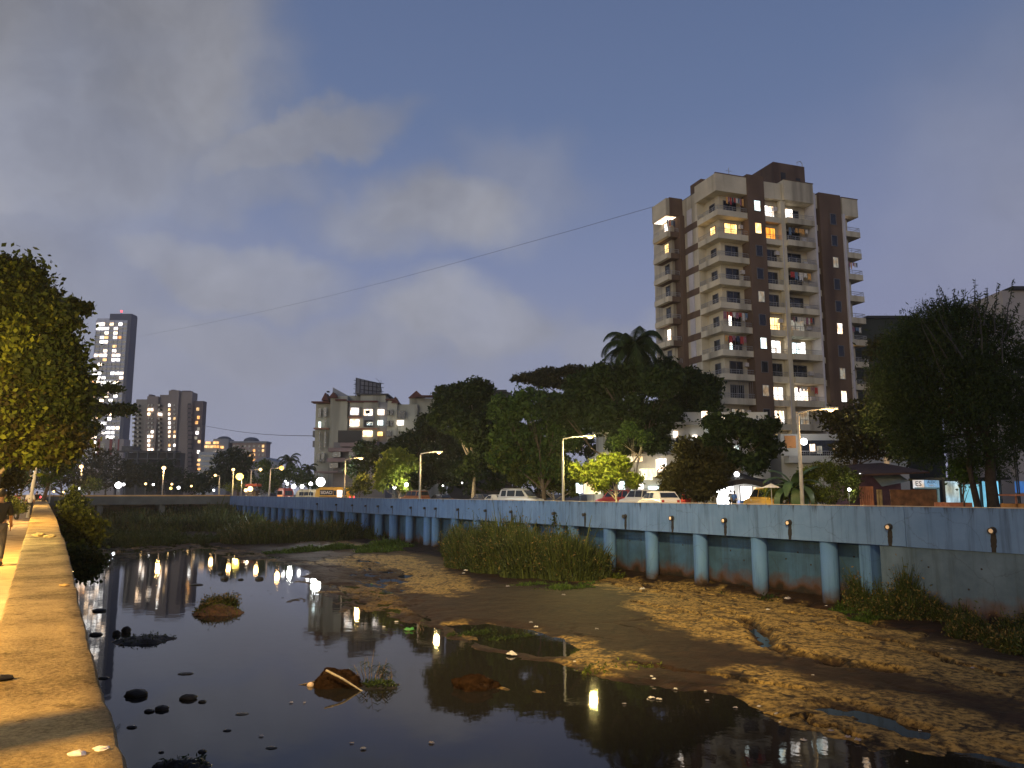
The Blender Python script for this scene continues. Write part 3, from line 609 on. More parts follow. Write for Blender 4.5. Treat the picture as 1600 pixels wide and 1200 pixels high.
def window(root, mb, u0, u1, v, w0, w1, pane, side=False, name='window', mull=1):
    """frame proud of the wall plane, pane inside it; side=True: lies in a plane of constant u facing -u"""
    f = mb(); t = .07
    def b(q, a0, a1, d0, d1, z0, z1):
        if side: q.box(v-d1, v-d0, a0, a1, z0, z1)
        else: q.box(a0, a1, v-d1, v-d0, z0, z1)
    b(f, u0-t, u0, 0, .08, w0-t, w1+t); b(f, u1, u1+t, 0, .08, w0-t, w1+t)
    b(f, u0, u1, 0, .08, w1, w1+t); b(f, u0, u1, 0, .10, w0-t, w0)
    for i in range(mull):
        c = u0 + (u1-u0)*(i+1)/(mull+1); b(f, c-.03, c+.03, .03, .075, w0, w1)
    o = part(name, f, M['frame'], root)
    p = mb(); b(p, u0, u1, .003, .03, w0, w1); pn = p.build('pane', pane); pn.parent = o
    return o
def rail(q, pts, z, posts=True, panel=False):
    """hand rail, foot rail and thin bars along a polyline of (u,v)"""
    for i in range(len(pts)-1):
        (a, b), (c, d) = pts[i], pts[i+1]; n = max(1, int(math.hypot(c-a, d-b)/.22))
        q.tube([(a, b, z+.55), (c, d, z+.55)], .035, 4); q.tube([(a, b, z+.28), (c, d, z+.28)], .018, 4)
        for k in range(n+1):
            x, y = a+(c-a)*k/n, b+(d-b)*k/n; q.tube([(x, y, z), (x, y, z+.55)], .03 if k % 5 == 0 else .012, 4, cap=False)
def balcony(root, mb, boxes, pts, zb, h=.72):
    q = mb()
    for (a, b, c, d) in boxes: q.box(a, b, c, d, zb, zb+h)
    a, b, c, d = boxes[0]; q.box(a-.05, b+.0, c-.05, d, zb-.06, zb)
    o = part('balcony', q, M['beige'], root)
    if pts:
        r = mb(); rail(r, pts, zb+h); r.build('railing', M['rail']).parent = o
    return o
W_, CO, WA, OR, DI, YE = M['win_white'], M['win_cool'], M['win_warm'], M['win_orange'], M['win_dim'], M['win_yellow']
curt = plain('pink curtain', (.35, .18, .25), .9, .2, 4); clothm = [plain('laundry %d' % i, c, .9, .25, 6) for i, c in enumerate([(.35, .05, .05), (.5, .48, .45), (.04, .05, .09), (.25, .12, .16), (.1, .16, .25), (.55, .3, .1)])]
LIT = {  # per bay, floors counted from the top
 'A': {1: WA, 0: DK, 5: DK, 6: DK, 9: DI, 10: WA}, 'Al': {1: WA}, 'P': {0: CO, 1: WA, 4: DI, 6: CO, 8: DI}, 'B': {0: W_, 1: OR, 5: WA, 6: W_, 8: W_, 9: W_, 10: WA},
 'C': {0: W_, 6: CO, 8: W_, 9: DI, 11: WA, 5: DI}, 'D': {2: YE, 1: DI, 8: CO}, 'E': {2: DI, 5: W_, 7: DI, 8: W_}, 'F': {0: W_, 5: DK, 6: WA, 7: DK}, 'L': {1: WA, 5: W_, 0: W_}}
for k, zb in enumerate(ZB):
    balcony(TW, bm_, [(0, 4.52, -.06, 4.5)], [(.06, 4.4), (.06, .0), (4.45, .0)], zb)
    if k == 8: part('grille', (lambda q: [q.tube([(.3+i*.3, .02, zb+.7), (.3+i*.3, .02, zb+2.9)], .02, 4) for i in range(14)] and q)(bm_()), M['rail'])
    balcony(TW, bm_, [(7.1, 9.67, -.05, .85)], [(7.2, .02), (9.6, .02)], zb)
    balcony(TW, bm_, [(10.3, 14.66, -.58, 1.35)], [(10.36, 1.2), (10.36, -.5), (14.6, -.5)] , zb)
    balcony(TW, bm_, [(14.96, 16.18, .6, 1.35)], None, zb)
    balcony(TW, bm_, [(20.2, 23.1, .4, 3.6)], [(20.3, .46), (23.04, .46), (23.04, 3.5)], zb - .3)
    q = bm_().box(-2.5, -1.95, 8.05, 11.8, zb-.5, zb+.22); o = part('balcony', q, M['beige'])
    r = bm_(); rail(r, [(-.7, 8.1), (-2.44, 8.1), (-2.44, 11.7)], zb+.22); r.build('railing', M['rail']).parent = o
    part('ledge', bm_().box(-1.95, -.02, 8.05, 11.8, zb-.5, zb+.22), M['brown'])
    part('ledge', bm_().box(-.02, .2, 4.6, 7.6, zb-.1, zb+.75), M['brown'])
    part('duct_panel', bm_().box(-.06, .05, 5.75, 6.85, zb+.78, zb+2.85), M['panelw'])
    g = lambda b: LIT[b].get(k, DK)
    window(TW, bm_, 1.9, 3.75, 1.3, zb+.55, zb+2.5, g('A'), mull=1)
    if k in (5, 6): part('lit_door', bm_().box(1.95, 2.35, 1.2, 1.22, zb+.8, zb+2.4), W_ if k == 5 else CO)
    window(TW, bm_, 2.2, 3.3, 1.2, zb+.6, zb+2.35, LIT['Al'].get(k, DK), side=True, mull=0)
    window(TW, bm_, 5.45, 6.35, -.25, zb+1.1, zb+2.45, g('P'), mull=0)
    window(TW, bm_, 7.75, 9.3, .8, zb+.6, zb+2.45, g('B'), mull=1)
    window(TW, bm_, 10.7, 13.6, 1.3, zb+.55, zb+2.5, g('C') if k != 0 else DK, mull=1)
    if k in (0, 6, 8): part('lit_door', bm_().box(*( (11.3, 12.6) if k == 0 else (12.9, 13.5) if k == 6 else (11.5, 12.2) ), 1.16, 1.18, zb+.5, zb+2.6), W_)
    window(TW, bm_, 15.1, 15.9, 1.3, zb+.7, zb+2.4, g('D'), mull=0)
    window(TW, bm_, 17.9, 18.75, .12, zb+.9, zb+2.3, g('E'), mull=0)
    window(TW, bm_, 20.5, 21.5, 1.5, zb+.3, zb+2.1, g('F'), mull=0)
    window(TW, bm_, 9.9, 10.9, -1.1, zb+.3, zb+2.2, g('L'), side=True, mull=0)
    if k % 3: part('drain_pipe', bm_().tube([(9.72, -.2, zb-1.5), (9.72, -.2, zb+1.5)], .05, 6), M['panelw']); part('air_conditioner', bm_().box(13.8, 14.4, .85, 1.28, zb+1.0+.3*(k % 2), zb+1.5+.3*(k % 2)), M['panelw'])
    if k % 2: part('air_conditioner', bm_().box(3.95, 4.45, .85, 1.28, zb+1.9, zb+2.4), M['panelw'])
    if k in (0, 2, 5): part('air_conditioner', bm_().box(9.0, 9.6, .4, .78, zb+1.8, zb+2.3), M['panelw'])
part('lit_ceiling', bm_().box(-2.3, -.8, 8.4, 11.6, 43.02, 43.08), W_)  # glowing sheet painted for the lamp-lit balcony ceiling
part('lit_door', bm_().box(20.6, 21.2, 1.4, 1.42, ZB[0]+.1, ZB[0]+2.2), W_)
# washing on the lines
def laundry(u0, u1, v, z, n, label):
    r = empty('washing_line', BO + BU*u0 + BV*v + Vector((0, 0, z)), 0, label, 'laundry')
    q = bm_().tube([(u0, v, z), (u1, v, z)], .015, 4); keep(q.build('line', M['steel']), r)
    x = u0+.05
    for i in range(n):
        w_ = (u1-u0)/n*random.uniform(.6, .95); h_ = random.uniform(.5, 1.1)
        q = bm_(); m_ = 4
        for a in range(m_): q.poly([(x+w_*a/m_, v+.02*(a % 2), z), (x+w_*(a+1)/m_, v+.02*((a+1) % 2), z), (x+w_*(a+1)/m_, v+.03*((a+1) % 2), z-h_+.08*((a*7) % 3)), (x+w_*a/m_, v+.03*(a % 2), z-h_+.06*(a % 3))])
        keep(q.build('garment', random.choice(clothm)), r); x += (u1-u0)/n
laundry(1.6, 4.3, .35, 43.3, 9, 'dark and red washing hung in the top storey corner balcony')
laundry(-2.2, -.9, 8.5, 42.6, 4, 'washing hung before the glaring lit top balcony of the left wing')
laundry(11, 14.2, .2, ZB[1]+2.7, 6, 'dark clothes hung in bay below the brightest top storey room')
laundry(10.9, 14.3, .1, ZB[5]+2.7, 10, 'dark red washing filling a middle storey balcony beside the drain column')
laundry(.7, 4, .4, ZB[6]+2.6, 6, 'clothes drying in the balcony beside a cyan lit door')
laundry(10.8, 14.2, .05, ZB[3]+2.65, 5, 'few pale things hung in an unlit middle bay of the tower')
laundry(.5, 4.2, .3, ZB[5]+2.6, 8, 'plants and cloths hung in corner balcony above the cyan lit door')
laundry(11, 14.2, .1, ZB[8]+2.6, 6, 'cloths hung before the lowest bright bay of the tower')
laundry(20.6, 22.8, .9, ZB[2]+2.2, 7, 'pale washing on the third balcony of the right wing')
laundry(20.6, 22.8, .9, ZB[5]+2.2, 4, 'orange and dark washing on right wing balcony above the bright room')
# ================================================================== helper for buildings seen square on
def bx(q, Y, l, r, t, b, dep=1.0, y0=0.0):
    m = (t+b)/2
    A, B = at(l, m, Y), at(r, m, Y)
    zb = 4.0 if b >= 740 and t < 730 else at(l, b, Y).z
    q.box(A.x, B.x, Y+y0, Y+min(dep, 7 if Y > 150 and l < 480 else dep), zb, at(l, t, Y).z); return q
def bpart(root, name, Y, l, r, t, b, dep, mat, y0=0.0):
    return keep(bx(MB(), Y, l, r, t, b, dep, y0).build(name, mat), root)
def grid_windows(root, Y, cols, rows, wpx, hpx, litf, dark=DK, y0=-.12, far=True):
    """cols: px positions, rows: py positions; lit ones are parts, dark ones too while few"""
    dq = MB(); nd = 0; cells = [(c, r) for r in rows for c in cols]; sep_ = len(cells) <= 90
    for (c, r) in cells:
        m_ = litf(c, r); cc = c
        if m_ is None:
            if sep_: bpart(root, 'window', Y, cc-wpx/2, cc+wpx/2, r-hpx/2, r+hpx/2, .3, dark, y0)
            else: bx(dq, Y, cc-wpx/2, cc+wpx/2, r-hpx/2, r+hpx/2, .3, y0); nd += 1
        else: bpart(root, 'window', Y, cc-wpx*.5, cc+wpx*.5, r-hpx*.6, r+hpx*.6, .3, m_, y0-.1)
    if nd: o = keep(dq.build('window', dark), root); o['kind'] = 'stuff'
WF, WW = M['win_far'], M['win_farwarm']
# ---- tall slab tower at the left
Yt = 557
T1 = empty('skyscraper', (hx(170, Yt), Yt, 4.1), 0, 'very tall slim grey tower full of white lit windows behind the trees', 'building')
m_t = plain('grey cladding', (.50, .50, .54), .7, .1, .05); m_t2 = plain('dark blue grey cladding', (.075, .08, .11), .6, .1, .05)
xl, xr = at(143, 600, Yt).x, at(193, 600, Yt).x
zt = at(170, 490, Yt).z
def tbox(root, name, x0, x1, y0, y1, z0, z1, mat): return keep(MB().box(x0, x1, y0, y1, z0, z1).build(name, mat), root)
tbox(T1, 'wall', xl, xr, Yt, Yt+9, 4, zt-5, m_t); tbox(T1, 'side_wall', xr, xr+2.4, Yt-.5, Yt+9, 4, zt-1, m_t2)
tbox(T1, 'crown', xl+9.5, xr+2.3, Yt+.3, Yt+8.5, zt-5, zt, m_t2); tbox(T1, 'crown', xl+.1, xl+9, Yt+1, Yt+12, zt-5, zt-3.4, m_t)
keep(MB().ball((xl+17, Yt+2, zt+2.2), .7, 8, 6).build('beacon', M['lamp_red']), T1); keep(MB().tube([(xl+17, Yt+2, zt), (xl+17, Yt+2, zt+2)], .15, 5).build('mast', M['dark']), T1)
rng = random.Random(3); nf = 37; dq = MB(); colx = [xl+1.8+i*(xr-xl-3.6)/6 for i in range(7)]; nl = 0
for k in range(nf):
    z = zt-8.2-k*3.35; mid = 12 < k < 22
    tbox(T1, 'floor_band', xl-.1, xr+.1, Yt-.25, Yt, z-1.05, z-.75, m_t2) if False else None
    for i, x in enumerate(colx):
        p_ = .55 if i in (0, 1, 2, 4, 5) else .25
        if mid: p_ += .15
        if i == 6: p_ = .04
        if rng.random() < p_ and nl < 100:
            mt = WF if rng.random() < .84 else WW; nl += 1
            tbox(T1, 'window', x-1.45, x+1.45, Yt-.3, Yt-.05, z-.75, z+1.15, mt)
        else: dq.box(x-1.5, x+1.5, Yt-.15, Yt-.02, z-.7, z+1.1)
o = keep(dq.build('window', M['glassdark']), T1); o['kind'] = 'stuff'
q = MB()
for i in range(8): q.box(xl+.2+i*(xr-xl-.6)/7, xl+.45+i*(xr-xl-.6)/7, Yt-.5, Yt, 20, zt-5)
keep(q.build('mullion', m_t), T1)
pod = empty('podium_building', (hx(170, 420), 420, 4.1), 0, 'pale red striped podium block at the foot of the tall tower', 'building')
m_p = plain('pale podium wall', (.34, .30, .28), .8, .1, .1); m_pr = plain('red stripe', (.28, .07, .06), .8, .1, .1)
bpart(pod, 'wall', 420, 150, 192, 686, 740, 20, m_p)
for l, r in ((152, 156), (171, 175), (184, 186)): bpart(pod, 'stripe', 420, l, r, 686, 712, 0, m_pr, -.3)
for l, r in ((157, 164), (176, 180)): bpart(pod, 'window', 420, l, r, 692, 705, 0, DK, -.3)
# ---- brown grey block
Yb = 480
B2 = empty('brown_apartment_block', (hx(260, Yb), Yb, 4.1), 0, 'broad brownish grey apartment block of many storeys beside the tall tower', 'building')
mb1 = plain('brown grey render', (.26, .215, .185), .9, .1, .05); mb2 = plain('lighter brown render', (.30, .27, .225), .9, .1, .05); mb3 = plain('dusky brown render', (.15, .12, .12), .9, .1, .05)
for l, r, t, dv, mt in ((209, 229, 624, 0, mb2), (229, 246, 620, -2.5, mb1), (246, 263, 617, 0, mb1), (263, 279, 611, -3, mb1), (279, 298, 613, -1, mb1), (298, 313, 626, 1.5, mb3)):
    bpart(B2, 'wall', Yb, l, r, t, 745, 18, mt, dv)
bpart(B2, 'roof_box', Yb, 231, 236, 616, 621, 6, mb3, 1); bpart(B2, 'roof_box', Yb, 266, 272, 608.5, 612, 6, mb3, 1); bpart(B2, 'roof_box', Yb, 283, 296, 610, 614, 6, mb3, 1)
rows = [634 + i*6.9 for i in range(15)]; rng = random.Random(11)
def lf(c, r):
    p_ = .75 if abs(c-268) < 2 else .38 if abs(c-237) < 3 or abs(c-276) < 2 else .10
    return (WF if rng.random() < .92 else WW) if rng.random() < p_ else None
grid_windows(B2, Yb, [212, 219, 236, 241, 252, 268, 276], rows, 2.8, 3.2, lf, y0=-3.3)
for r in rows:   # dark stacked balconies on the right return
    bpart(B2, 'balcony', Yb, 294, 300, r-1, r+3.2, 2, mb3, -1.6); bpart(B2, 'balcony_opening', Yb, 294.5, 299.5, r-3.4, r-1, 1, M['dark'], -1.2)
for c, r, mt in ((308, 639, WW), (309, 652, WW), (306, 660, WW), (307, 676, WF), (310, 690, WW), (309, 670, M['win_dim']), (305, 684, M['win_dim']), (309, 706, WF)): bpart(B2, 'window', Yb, c-2, c+2, r-2.4, r+2.4, 1, mt, 1.2)
# ---- low dark concrete frame under construction
U1 = empty('unfinished_building', (hx(235, 330), 330, 4.1), 0, 'dark unfinished concrete frame of floors before the brown block', 'building')
for t in (704, 716, 727, 737): bpart(U1, 'floor_slab', 330, 178, 272, t, t+1.6, 18, M['dconcrete'])
for l in (180, 196, 212, 228, 244, 258, 269): bpart(U1, 'column', 330, l, l+1.6, 705, 745, 1.5, M['dconcrete'], .4)
bpart(U1, 'back_wall', 330, 182, 270, 706, 745, 19, M['dark'], 12)
bpart(U1, 'stair_tower', 330, 190, 207, 697, 704, 8, M['dconcrete'])
# ---- domed blocks further off
Yd = 400
D1 = empty('domed_building', (hx(338, Yd), Yd, 4.1), 0, 'grey block with a round domed roof and a warm lit top row', 'building')
md = plain('grey render', (.26, .27, .29), .8, .1, .05); mdm = plain('slate dome', (.10, .11, .13), .6, .1, .1)
bpart(D1, 'wall', Yd, 318, 352, 690, 745, 14, md); bpart(D1, 'drum', Yd, 333, 357, 686, 740, 10, md, -1)
def dome(root, px, py, wpx, Y, mat, h=.5):
    c = at(px, py, Y); r = wpx/2*Y/1200; q = MB(c); q.ball((0, 5, 0), r, 16, 10, 0, h*1.0); keep(q.build('dome', mat, smooth=True), root)
dome(D1, 345, 686, 22, Yd, mdm)
for c, r, w_, mt in ((326, 692, 6, WW), (339, 692, 8, WW), (324, 698, 6, WW), (332, 698, 6, WW), (340, 698, 7, WW), (348, 699, 5, WW), (338, 708, 8, WF)): bpart(D1, 'window', Yd, c-w_/2, c+w_/2, r-1.8, r+1.8, 1, mt, -1.6)
D2 = empty('domed_building', (hx(390, Yd), Yd, 4.1), 0, 'pinkish block with a dark dome right of the warm lit one', 'building')
mp_ = plain('pinkish render', (.33, .25, .22), .8, .1, .05)
bpart(D2, 'wall', Yd, 362, 415, 692, 745, 14, mp_); bpart(D2, 'roof', Yd, 360, 418, 689.5, 692, 16, md, -1); dome(D2, 388, 688, 24, Yd, mdm)
rng = random.Random(5)
grid_windows(D2, Yd, [366, 372, 383, 390, 397, 405, 411], [697, 704, 711, 719], 3.2, 3.4, lambda c, r: WW if rng.random() < .3 else None)
E1 = empty('white_office_block', (hx(323, 300), 300, 4.1), 0, 'pale banded low block between the brown block and a round tree', 'building')
mw_ = plain('pale banded wall', (.38, .40, .42), .8, .1, .1)
bpart(E1, 'wall', 300, 309, 336, 706, 760, 12, mw_)
for t in (711, 719, 727, 735): bpart(E1, 'window_band', 300, 313, 335, t, t+2.6, .2, DK, -.1)
for c, r in ((311, 719), (310, 726), (311, 733)): bpart(E1, 'window', 300, c-2, c+2, r-1.7, r+1.7, 0, M['win_farwarm'], -.3)
# ---- long shed roof behind the palms
S1 = empty('shed', (hx(415, 260), 260, 4.1), 0, 'long grey shed with a low curved roof left of the palms', 'building')
A = at(392, 723, 260); B = at(440, 728, 260); q = MB()
n_ = 10; pr = [(A.x+(B.x-A.x)*i/n_, at(400, 713+abs(i/n_-.35)*18 if i > 3 else 722-2.3*i, 260).z) for i in range(n_+1)]
for i in range(n_):
    (x0, z0), (x1, z1) = pr[i], pr[i+1]; q.poly([(x0, 260, z0), (x1, 260, z1), (x1, 276, z1), (x0, 276, z0)])
    q.poly([(x0, 260, 4), (x1, 260, 4), (x1, 260, z1), (x0, 260, z0)])
keep(q.build('wall', md), S1)
# ================================================================== cream block in the middle
Yc = 205
CB = empty('cream_apartment_block', (hx(570, Yc), Yc, 4.1), 0, 'cream apartment block with red roof edges and a hoarding frame on its roof', 'building')
mc = plain('greenish cream render', (.36, .36, .29), .9, .12, .15, stain=((.16, .16, .13), .3)); mc2 = plain('dark grey render', (.17, .17, .18), .9, .12, .2)  # second render is a darker grey than the cream
mr_ = plain('dark red roof edge', (.10, .035, .028), .8, .2, .5); mo = plain('terracotta band', (.26, .13, .08), .8, .2, .5)
for l, r, t, dv, mt in ((489, 515, 630, 1.5, mc), (514, 541, 619, 0, mc), (541, 546, 628, 1.0, mc2), (545, 567, 629, 0, mc), (567, 590, 628, -.5, mc), (590, 604, 628, .6, mc2), (604, 619, 626, 0, mc), (619, 650, 631, 1.2, mc), (636, 690, 620, 3, mc)):
    bpart(CB, 'wall', Yc, l, r, t, 775, 16, mt, dv)
for l, r, t in ((489, 514, 629), (526, 541, 625.5), (545, 590, 628), (604, 619, 625), (650, 690, 619.5)): bpart(CB, 'roof_edge', Yc, l-1, r+1, t-1.2, t+.8, 2, mr_, -1.2)
for l, r, t in ((491, 514, 668.5), (545, 567, 651), (545, 590, 669)): bpart(CB, 'band', Yc, l, r, t, t+2.4, 1, mo, -.75)
bpart(CB, 'roof_storey', Yc, 538, 601, 616, 629, 14, mc, 3); bpart(CB, 'roof_storey', Yc, 562, 602, 616.5, 629, 12, mc, 0.9); bpart(CB, 'roof_edge', Yc, 556, 606, 614.5, 617, 14, M['dark'], .5)
def gable(l, r, t, b, mat, dep=4, y0=-.8, name='gable'):
    A, B, T_ = at(l, b, Yc), at(r, b, Yc), at((l+r)/2, t, Yc); q = MB(); y1 = Yc+y0; y2 = y1+dep
    q.v = [Vector((A.x, y1, A.z)), Vector((B.x, y1, B.z)), Vector((T_.x, y1, T_.z)), Vector((A.x, y2, A.z)), Vector((B.x, y2, B.z)), Vector((T_.x, y2, T_.z))]
    q.f = [(0, 1, 2), (5, 4, 3), (0, 2, 5, 3), (1, 4, 5, 2), (0, 3, 4, 1)]; keep(q.build(name, mat), CB)
gable(503, 515, 614, 626, mr_); gable(514, 529, 613, 622, mr_); gable(636, 662, 608.5, 620, mr_, 9, 2.2); gable(612, 624, 620, 630, mr_)
q = MB(); A = at(517, 617, Yc); q.v = [Vector((A.x, Yc+2, A.z)), Vector((at(542, 617, Yc).x, Yc+2, A.z)), Vector((A.x, Yc+2, at(517, 603.5, Yc).z))] ; q.v += [v + Vector((0, .6, 0)) for v in q.v[:3]]
q.f = [(0, 1, 2), (5, 4, 3), (0, 2, 5, 3), (1, 4, 5, 2), (0, 3, 4, 1)]; keep(q.build('slanted_screen', md), CB)
bpart(CB, 'water_tank', Yc, 509, 512.5, 610, 612, 2, M['dark'], 1)
# hoarding on the roof: lattice of steel behind panels
H1 = empty('billboard', at(569, 613, Yc+4), 0, 'blank grey hoarding on steel struts standing on the cream block roof', 'billboard')
A, B = at(553, 589, Yc), at(587, 612, Yc); q = MB(); zt_, zb_ = A.z, B.z
q.v = [Vector((A.x, Yc+3, zb_)), Vector((B.x, Yc+8, zb_)), Vector((B.x, Yc+8, at(587, 592.5, Yc).z)), Vector((A.x, Yc+3, at(553, 587.5, Yc).z))]
q.v += [v+Vector((-.15, .4, 0)) for v in q.v[:4]]; q.f = [(0, 1, 2, 3), (7, 6, 5, 4), (0, 3, 7, 4), (1, 5, 6, 2), (3, 2, 6, 7), (0, 4, 5, 1)]
keep(q.build('panel', plain('weathered grey sheet', (.21, .21, .22), .8, .15, .4)), H1)
q = MB()
for i in range(7):
    f_ = i/6; x = A.x+(B.x-A.x)*f_; y = Yc+3+5*f_; q.tube([(x, y-.15, zb_-1), (x, y-.15, zt_+.2-.9*f_)], .09, 4); q.tube([(x, y+3.5, zb_-1), (x, y+.6, zt_-1-.9*f_)], .09, 4)
for i in range(4):
    z = zb_+(zt_-zb_)*i/3.4; q.tube([(A.x-.6, Yc+2.8, z), (B.x+.8, Yc+7.9, z-.2)], .08, 4)
for i in range(16):
    x = random.choice([A.x-.2, B.x+.2])+random.uniform(-.5, .5); z = random.uniform(zb_, zt_); q.tube([(x, Yc+5, z), (x+random.uniform(-1, 1), Yc+5, z+random.uniform(.2, 1.2))], .05, 4)
keep(q.build('strut', M['dark']), H1)
ww = M['win_white']; wa2 = emit('warm white far room', (1, .86, .62), 3, .5)
for l, r, t, b, mt in ((549, 561, 638, 648.5, ww), (547.5, 561.5, 656, 666, ww), (569.5, 583, 640, 649.5, ww), (574, 583, 660, 665, CO), (591, 600.5, 640, 648.5, ww), (591, 598.5, 657, 664.5, CO), (568, 582.5, 673.5, 682.5, wa2), (591, 598, 675, 681, M['win_warm']),
                      (497, 501.5, 638.5, 652, DK), (505.5, 510, 637, 651, DK), (497.5, 500.5, 659, 668, M['win_cool']), (507, 509, 655, 667, DK), (498, 500, 674, 690, DK), (506.5, 509, 674, 700, DK), (495, 500, 708, 722, DK), (502, 507, 707, 723, DK), (498, 500.5, 692, 703, DK),
                      (605, 608.5, 641, 649, DK), (610.5, 614.5, 641, 649, DK), (605, 608.5, 658, 666, DK), (610.5, 614.5, 658, 666, DK), (622, 634, 642, 655, M['glassdark']), (621, 631, 657, 664.5, ww), (570, 583, 657, 667, M['dark']), (604, 612, 674, 682, DK)):
    o = bpart(CB, 'window', Yc, l, r, t, b, 0, mt, -1.0 if l > 520 else .6)
bpart(CB, 'window_surround', Yc, 546.5, 563.5, 636.5, 650.5, 0, mc2, -.6); bpart(CB, 'window_surround', Yc, 568.5, 585, 638, 667, 0, mc2, -.75)
bpart(CB, 'window_inner_frame', Yc, 573, 579, 642, 647, 0, M['dark'], -1.3)
for t in (672, 688): bpart(CB, 'balcony', Yc, 485.5, 489.5, t, t+10, 4, mc2, 2)
# lean-to shop block in front of the cream block
L1 = empty('balcony_house', (hx(545, 170), 170, 4.1), 0, 'dark low house with curved pinkish balconies before the cream block', 'building')
mpk = plain('pinkish grey balcony', (.22, .17, .17), .9, .2, .3)
bpart(L1, 'screen', 170, 528, 564, 672.5, 691, 1, M['dark']); bpart(L1, 'wall', 170, 517, 600, 690, 775, 12, mc2, 2)
for l, r, t in ((533, 565, 692), (514, 556, 700), (512, 540, 716), (556, 590, 690)): bpart(L1, 'balcony', 170, l, r, t, t+6, 5, mpk, -1)
for l, r, t in ((520, 532, 706), (515, 528, 723), (545, 560, 705)): bpart(L1, 'window', 170, l, r, t, t+8, 0, DK, 1.8)
bpart(L1, 'awning', 170, 500, 534, 737, 739, 5, mpk, -4)
# ---- dark roof blocks peeping over the trees and right of the tower
K1 = empty('flat_roof_block', (hx(700, 150), 150, 4.1), 0, 'dark flat block whose roof box just shows above the street trees', 'building')
bpart(K1, 'wall', 150, 700, 800, 613, 775, 14, plain('unlit grey wall', (.05, .05, .055), .9, .2, .3)); bpart(K1, 'roof_box', 150, 679, 694, 605, 640, 8, mc2, 3); bpart(K1, 'roof_edge', 150, 760, 792, 610, 613, 1, M['dark'], -1)
K2 = empty('dark_slab_block', (hx(1400, 120), 120, 4.1), 0, 'dark unlit block seen behind the right side of the tower', 'building')
bpart(K2, 'wall', 112, 1352, 1470, 497, 780, 14, plain('unlit render', (.035, .04, .035), .9, .2, .2)); bpart(K2, 'roof_edge', 112, 1353, 1420, 494, 498, 14, M['dark'], -.4)
K3 = empty('pale_end_block', (hx(1610, 75), 75, 4.1), 0, 'pale block with dark roof edge at the photo\'s far right edge', 'building')
bpart(K3, 'wall', 75, 1580, 1720, 454, 780, 12, plain('pale grey render', (.27, .25, .25), .9, .15, .2)); bpart(K3, 'roof_edge', 75, 1577, 1722, 449, 454, 12, M['dark'], -.5)
bpart(K3, 'window', 75, 1588, 1600, 560, 585, 0, DK, -.05)
# ================================================================== lower annex of the tower (right, behind trees)
AN = empty('white_annex', (hx(1300, 84), 84, 4.1), 0, 'pale low house with a glaring round lamp and balcony before the tower foot', 'building')
man = plain('pale annex wall', (.42, .42, .40), .9, .12, .3)
bpart(AN, 'wall', 84, 1222, 1420, 678, 785, 7, man); bpart(AN, 'balcony', 84, 1225, 1330, 713, 724, 2, man, -1.6); bpart(AN, 'balcony_opening', 84, 1248, 1316, 688, 713, 0, DK, -.06)
bpart(AN, 'orange_wall', 84, 1226, 1243, 681, 700, 0, plain('orange wall', (.55, .25, .09), .8, .1, 1), -.1)
q = MB(); rail(q, [(at(1250, 713, 82.4).x, 82.5), (at(1328, 713, 82.4).x, 82.5)], at(1250, 713, 82.4).z); keep(q.build('railing', M['rail']), AN)
c = at(1256, 690, 82.2); lp = keep(MB(c).ball((0, 0, 0), .36, 12, 8).build('globe_lamp', M['lamp_white'], smooth=True), AN)
for c_, r_, mt in ((1269, 700, ww), (1280, 703, DI), (1305, 700, DI), (1340, 735, ww), (1385, 720, M['win_dim']), (1360, 700, M['win_dim'])): bpart(AN, 'window', 84, c_-4, c_+4, r_-6, r_+6, 0, mt, -.1)
# ================================================================== white house behind the street trees
Yw = 80
WH = empty('white_house', (hx(1030, Yw), Yw, 4.1), 0, 'pale three storey house with green shuttered windows, shops lit at its foot', 'building')
mwh = plain('pale blue white render', (.48, .50, .50), .9, .12, .3, stain=((.2, .2, .2), .4))
bpart(WH, 'wall', Yw, 946, 1140, 664, 712, 9, mwh); bpart(WH, 'wall', Yw, 930, 1140, 712, 785, 9, mwh, -.3); bpart(WH, 'wall', Yw, 1040, 1215, 640, 785, 9, man, 2.5)
for t in (661, 708, 736): bpart(WH, 'ledge', Yw, 933, 1142, t, t+3.5, 2, mwh, -1.4)
bpart(WH, 'awning_slab', Yw, 930, 962, 672, 680, 3, man, -2)
for c_ in (958, 976, 1000, 1030, 1062, 1095): bpart(WH, 'window', Yw, c_-6, c_+6, 681, 700, 0, DK, -.12); bpart(WH, 'shutter', Yw, c_-1, c_+2, 681, 700, 0, mwh, -.2)
for c_, t_, w2, h2, mt in ((1055, 679, 3, 5, ww), (1085, 687, 3, 7, ww), (1100, 648, 4, 5, ww), (1130, 655, 5, 6, wa2), (1170, 668, 5, 6, ww), (1185, 690, 4, 5, M['win_orange']), (1150, 700, 3, 4, M['win_cool']), (1110, 668, 3, 4, M['win_cool'])): bpart(WH, 'window', Yw, c_-w2, c_+w2, t_-h2, t_+h2, 0, mt, -.4)
wsign = emit('lit shop board', (1, .88, .6), 1.6, .4, .8)
bpart(WH, 'shop_board', Yw, 971, 998, 715, 722, 1, wsign, -2.4); bpart(WH, 'shop_board', Yw, 1024, 1034, 718, 738, 1, ww, -2.4); bpart(WH, 'shop_board', Yw, 998, 1020, 733, 745, 1, wsign, -2.2)
for l, r, t, b, mt in ((912, 938, 752, 772, wsign), (942, 963, 754, 774, M['glassdark']), (966, 990, 752, 778, M['win_cool']), (994, 1004, 756, 785, ww), (1012, 1040, 760, 785, M['win_cool']), (900, 910, 755, 770, M['win_cool']), (1006, 1018, 742, 750, wsign)):
    bpart(WH, 'shop_opening', Yw, l, r, t, b, 0, mt, -.6)
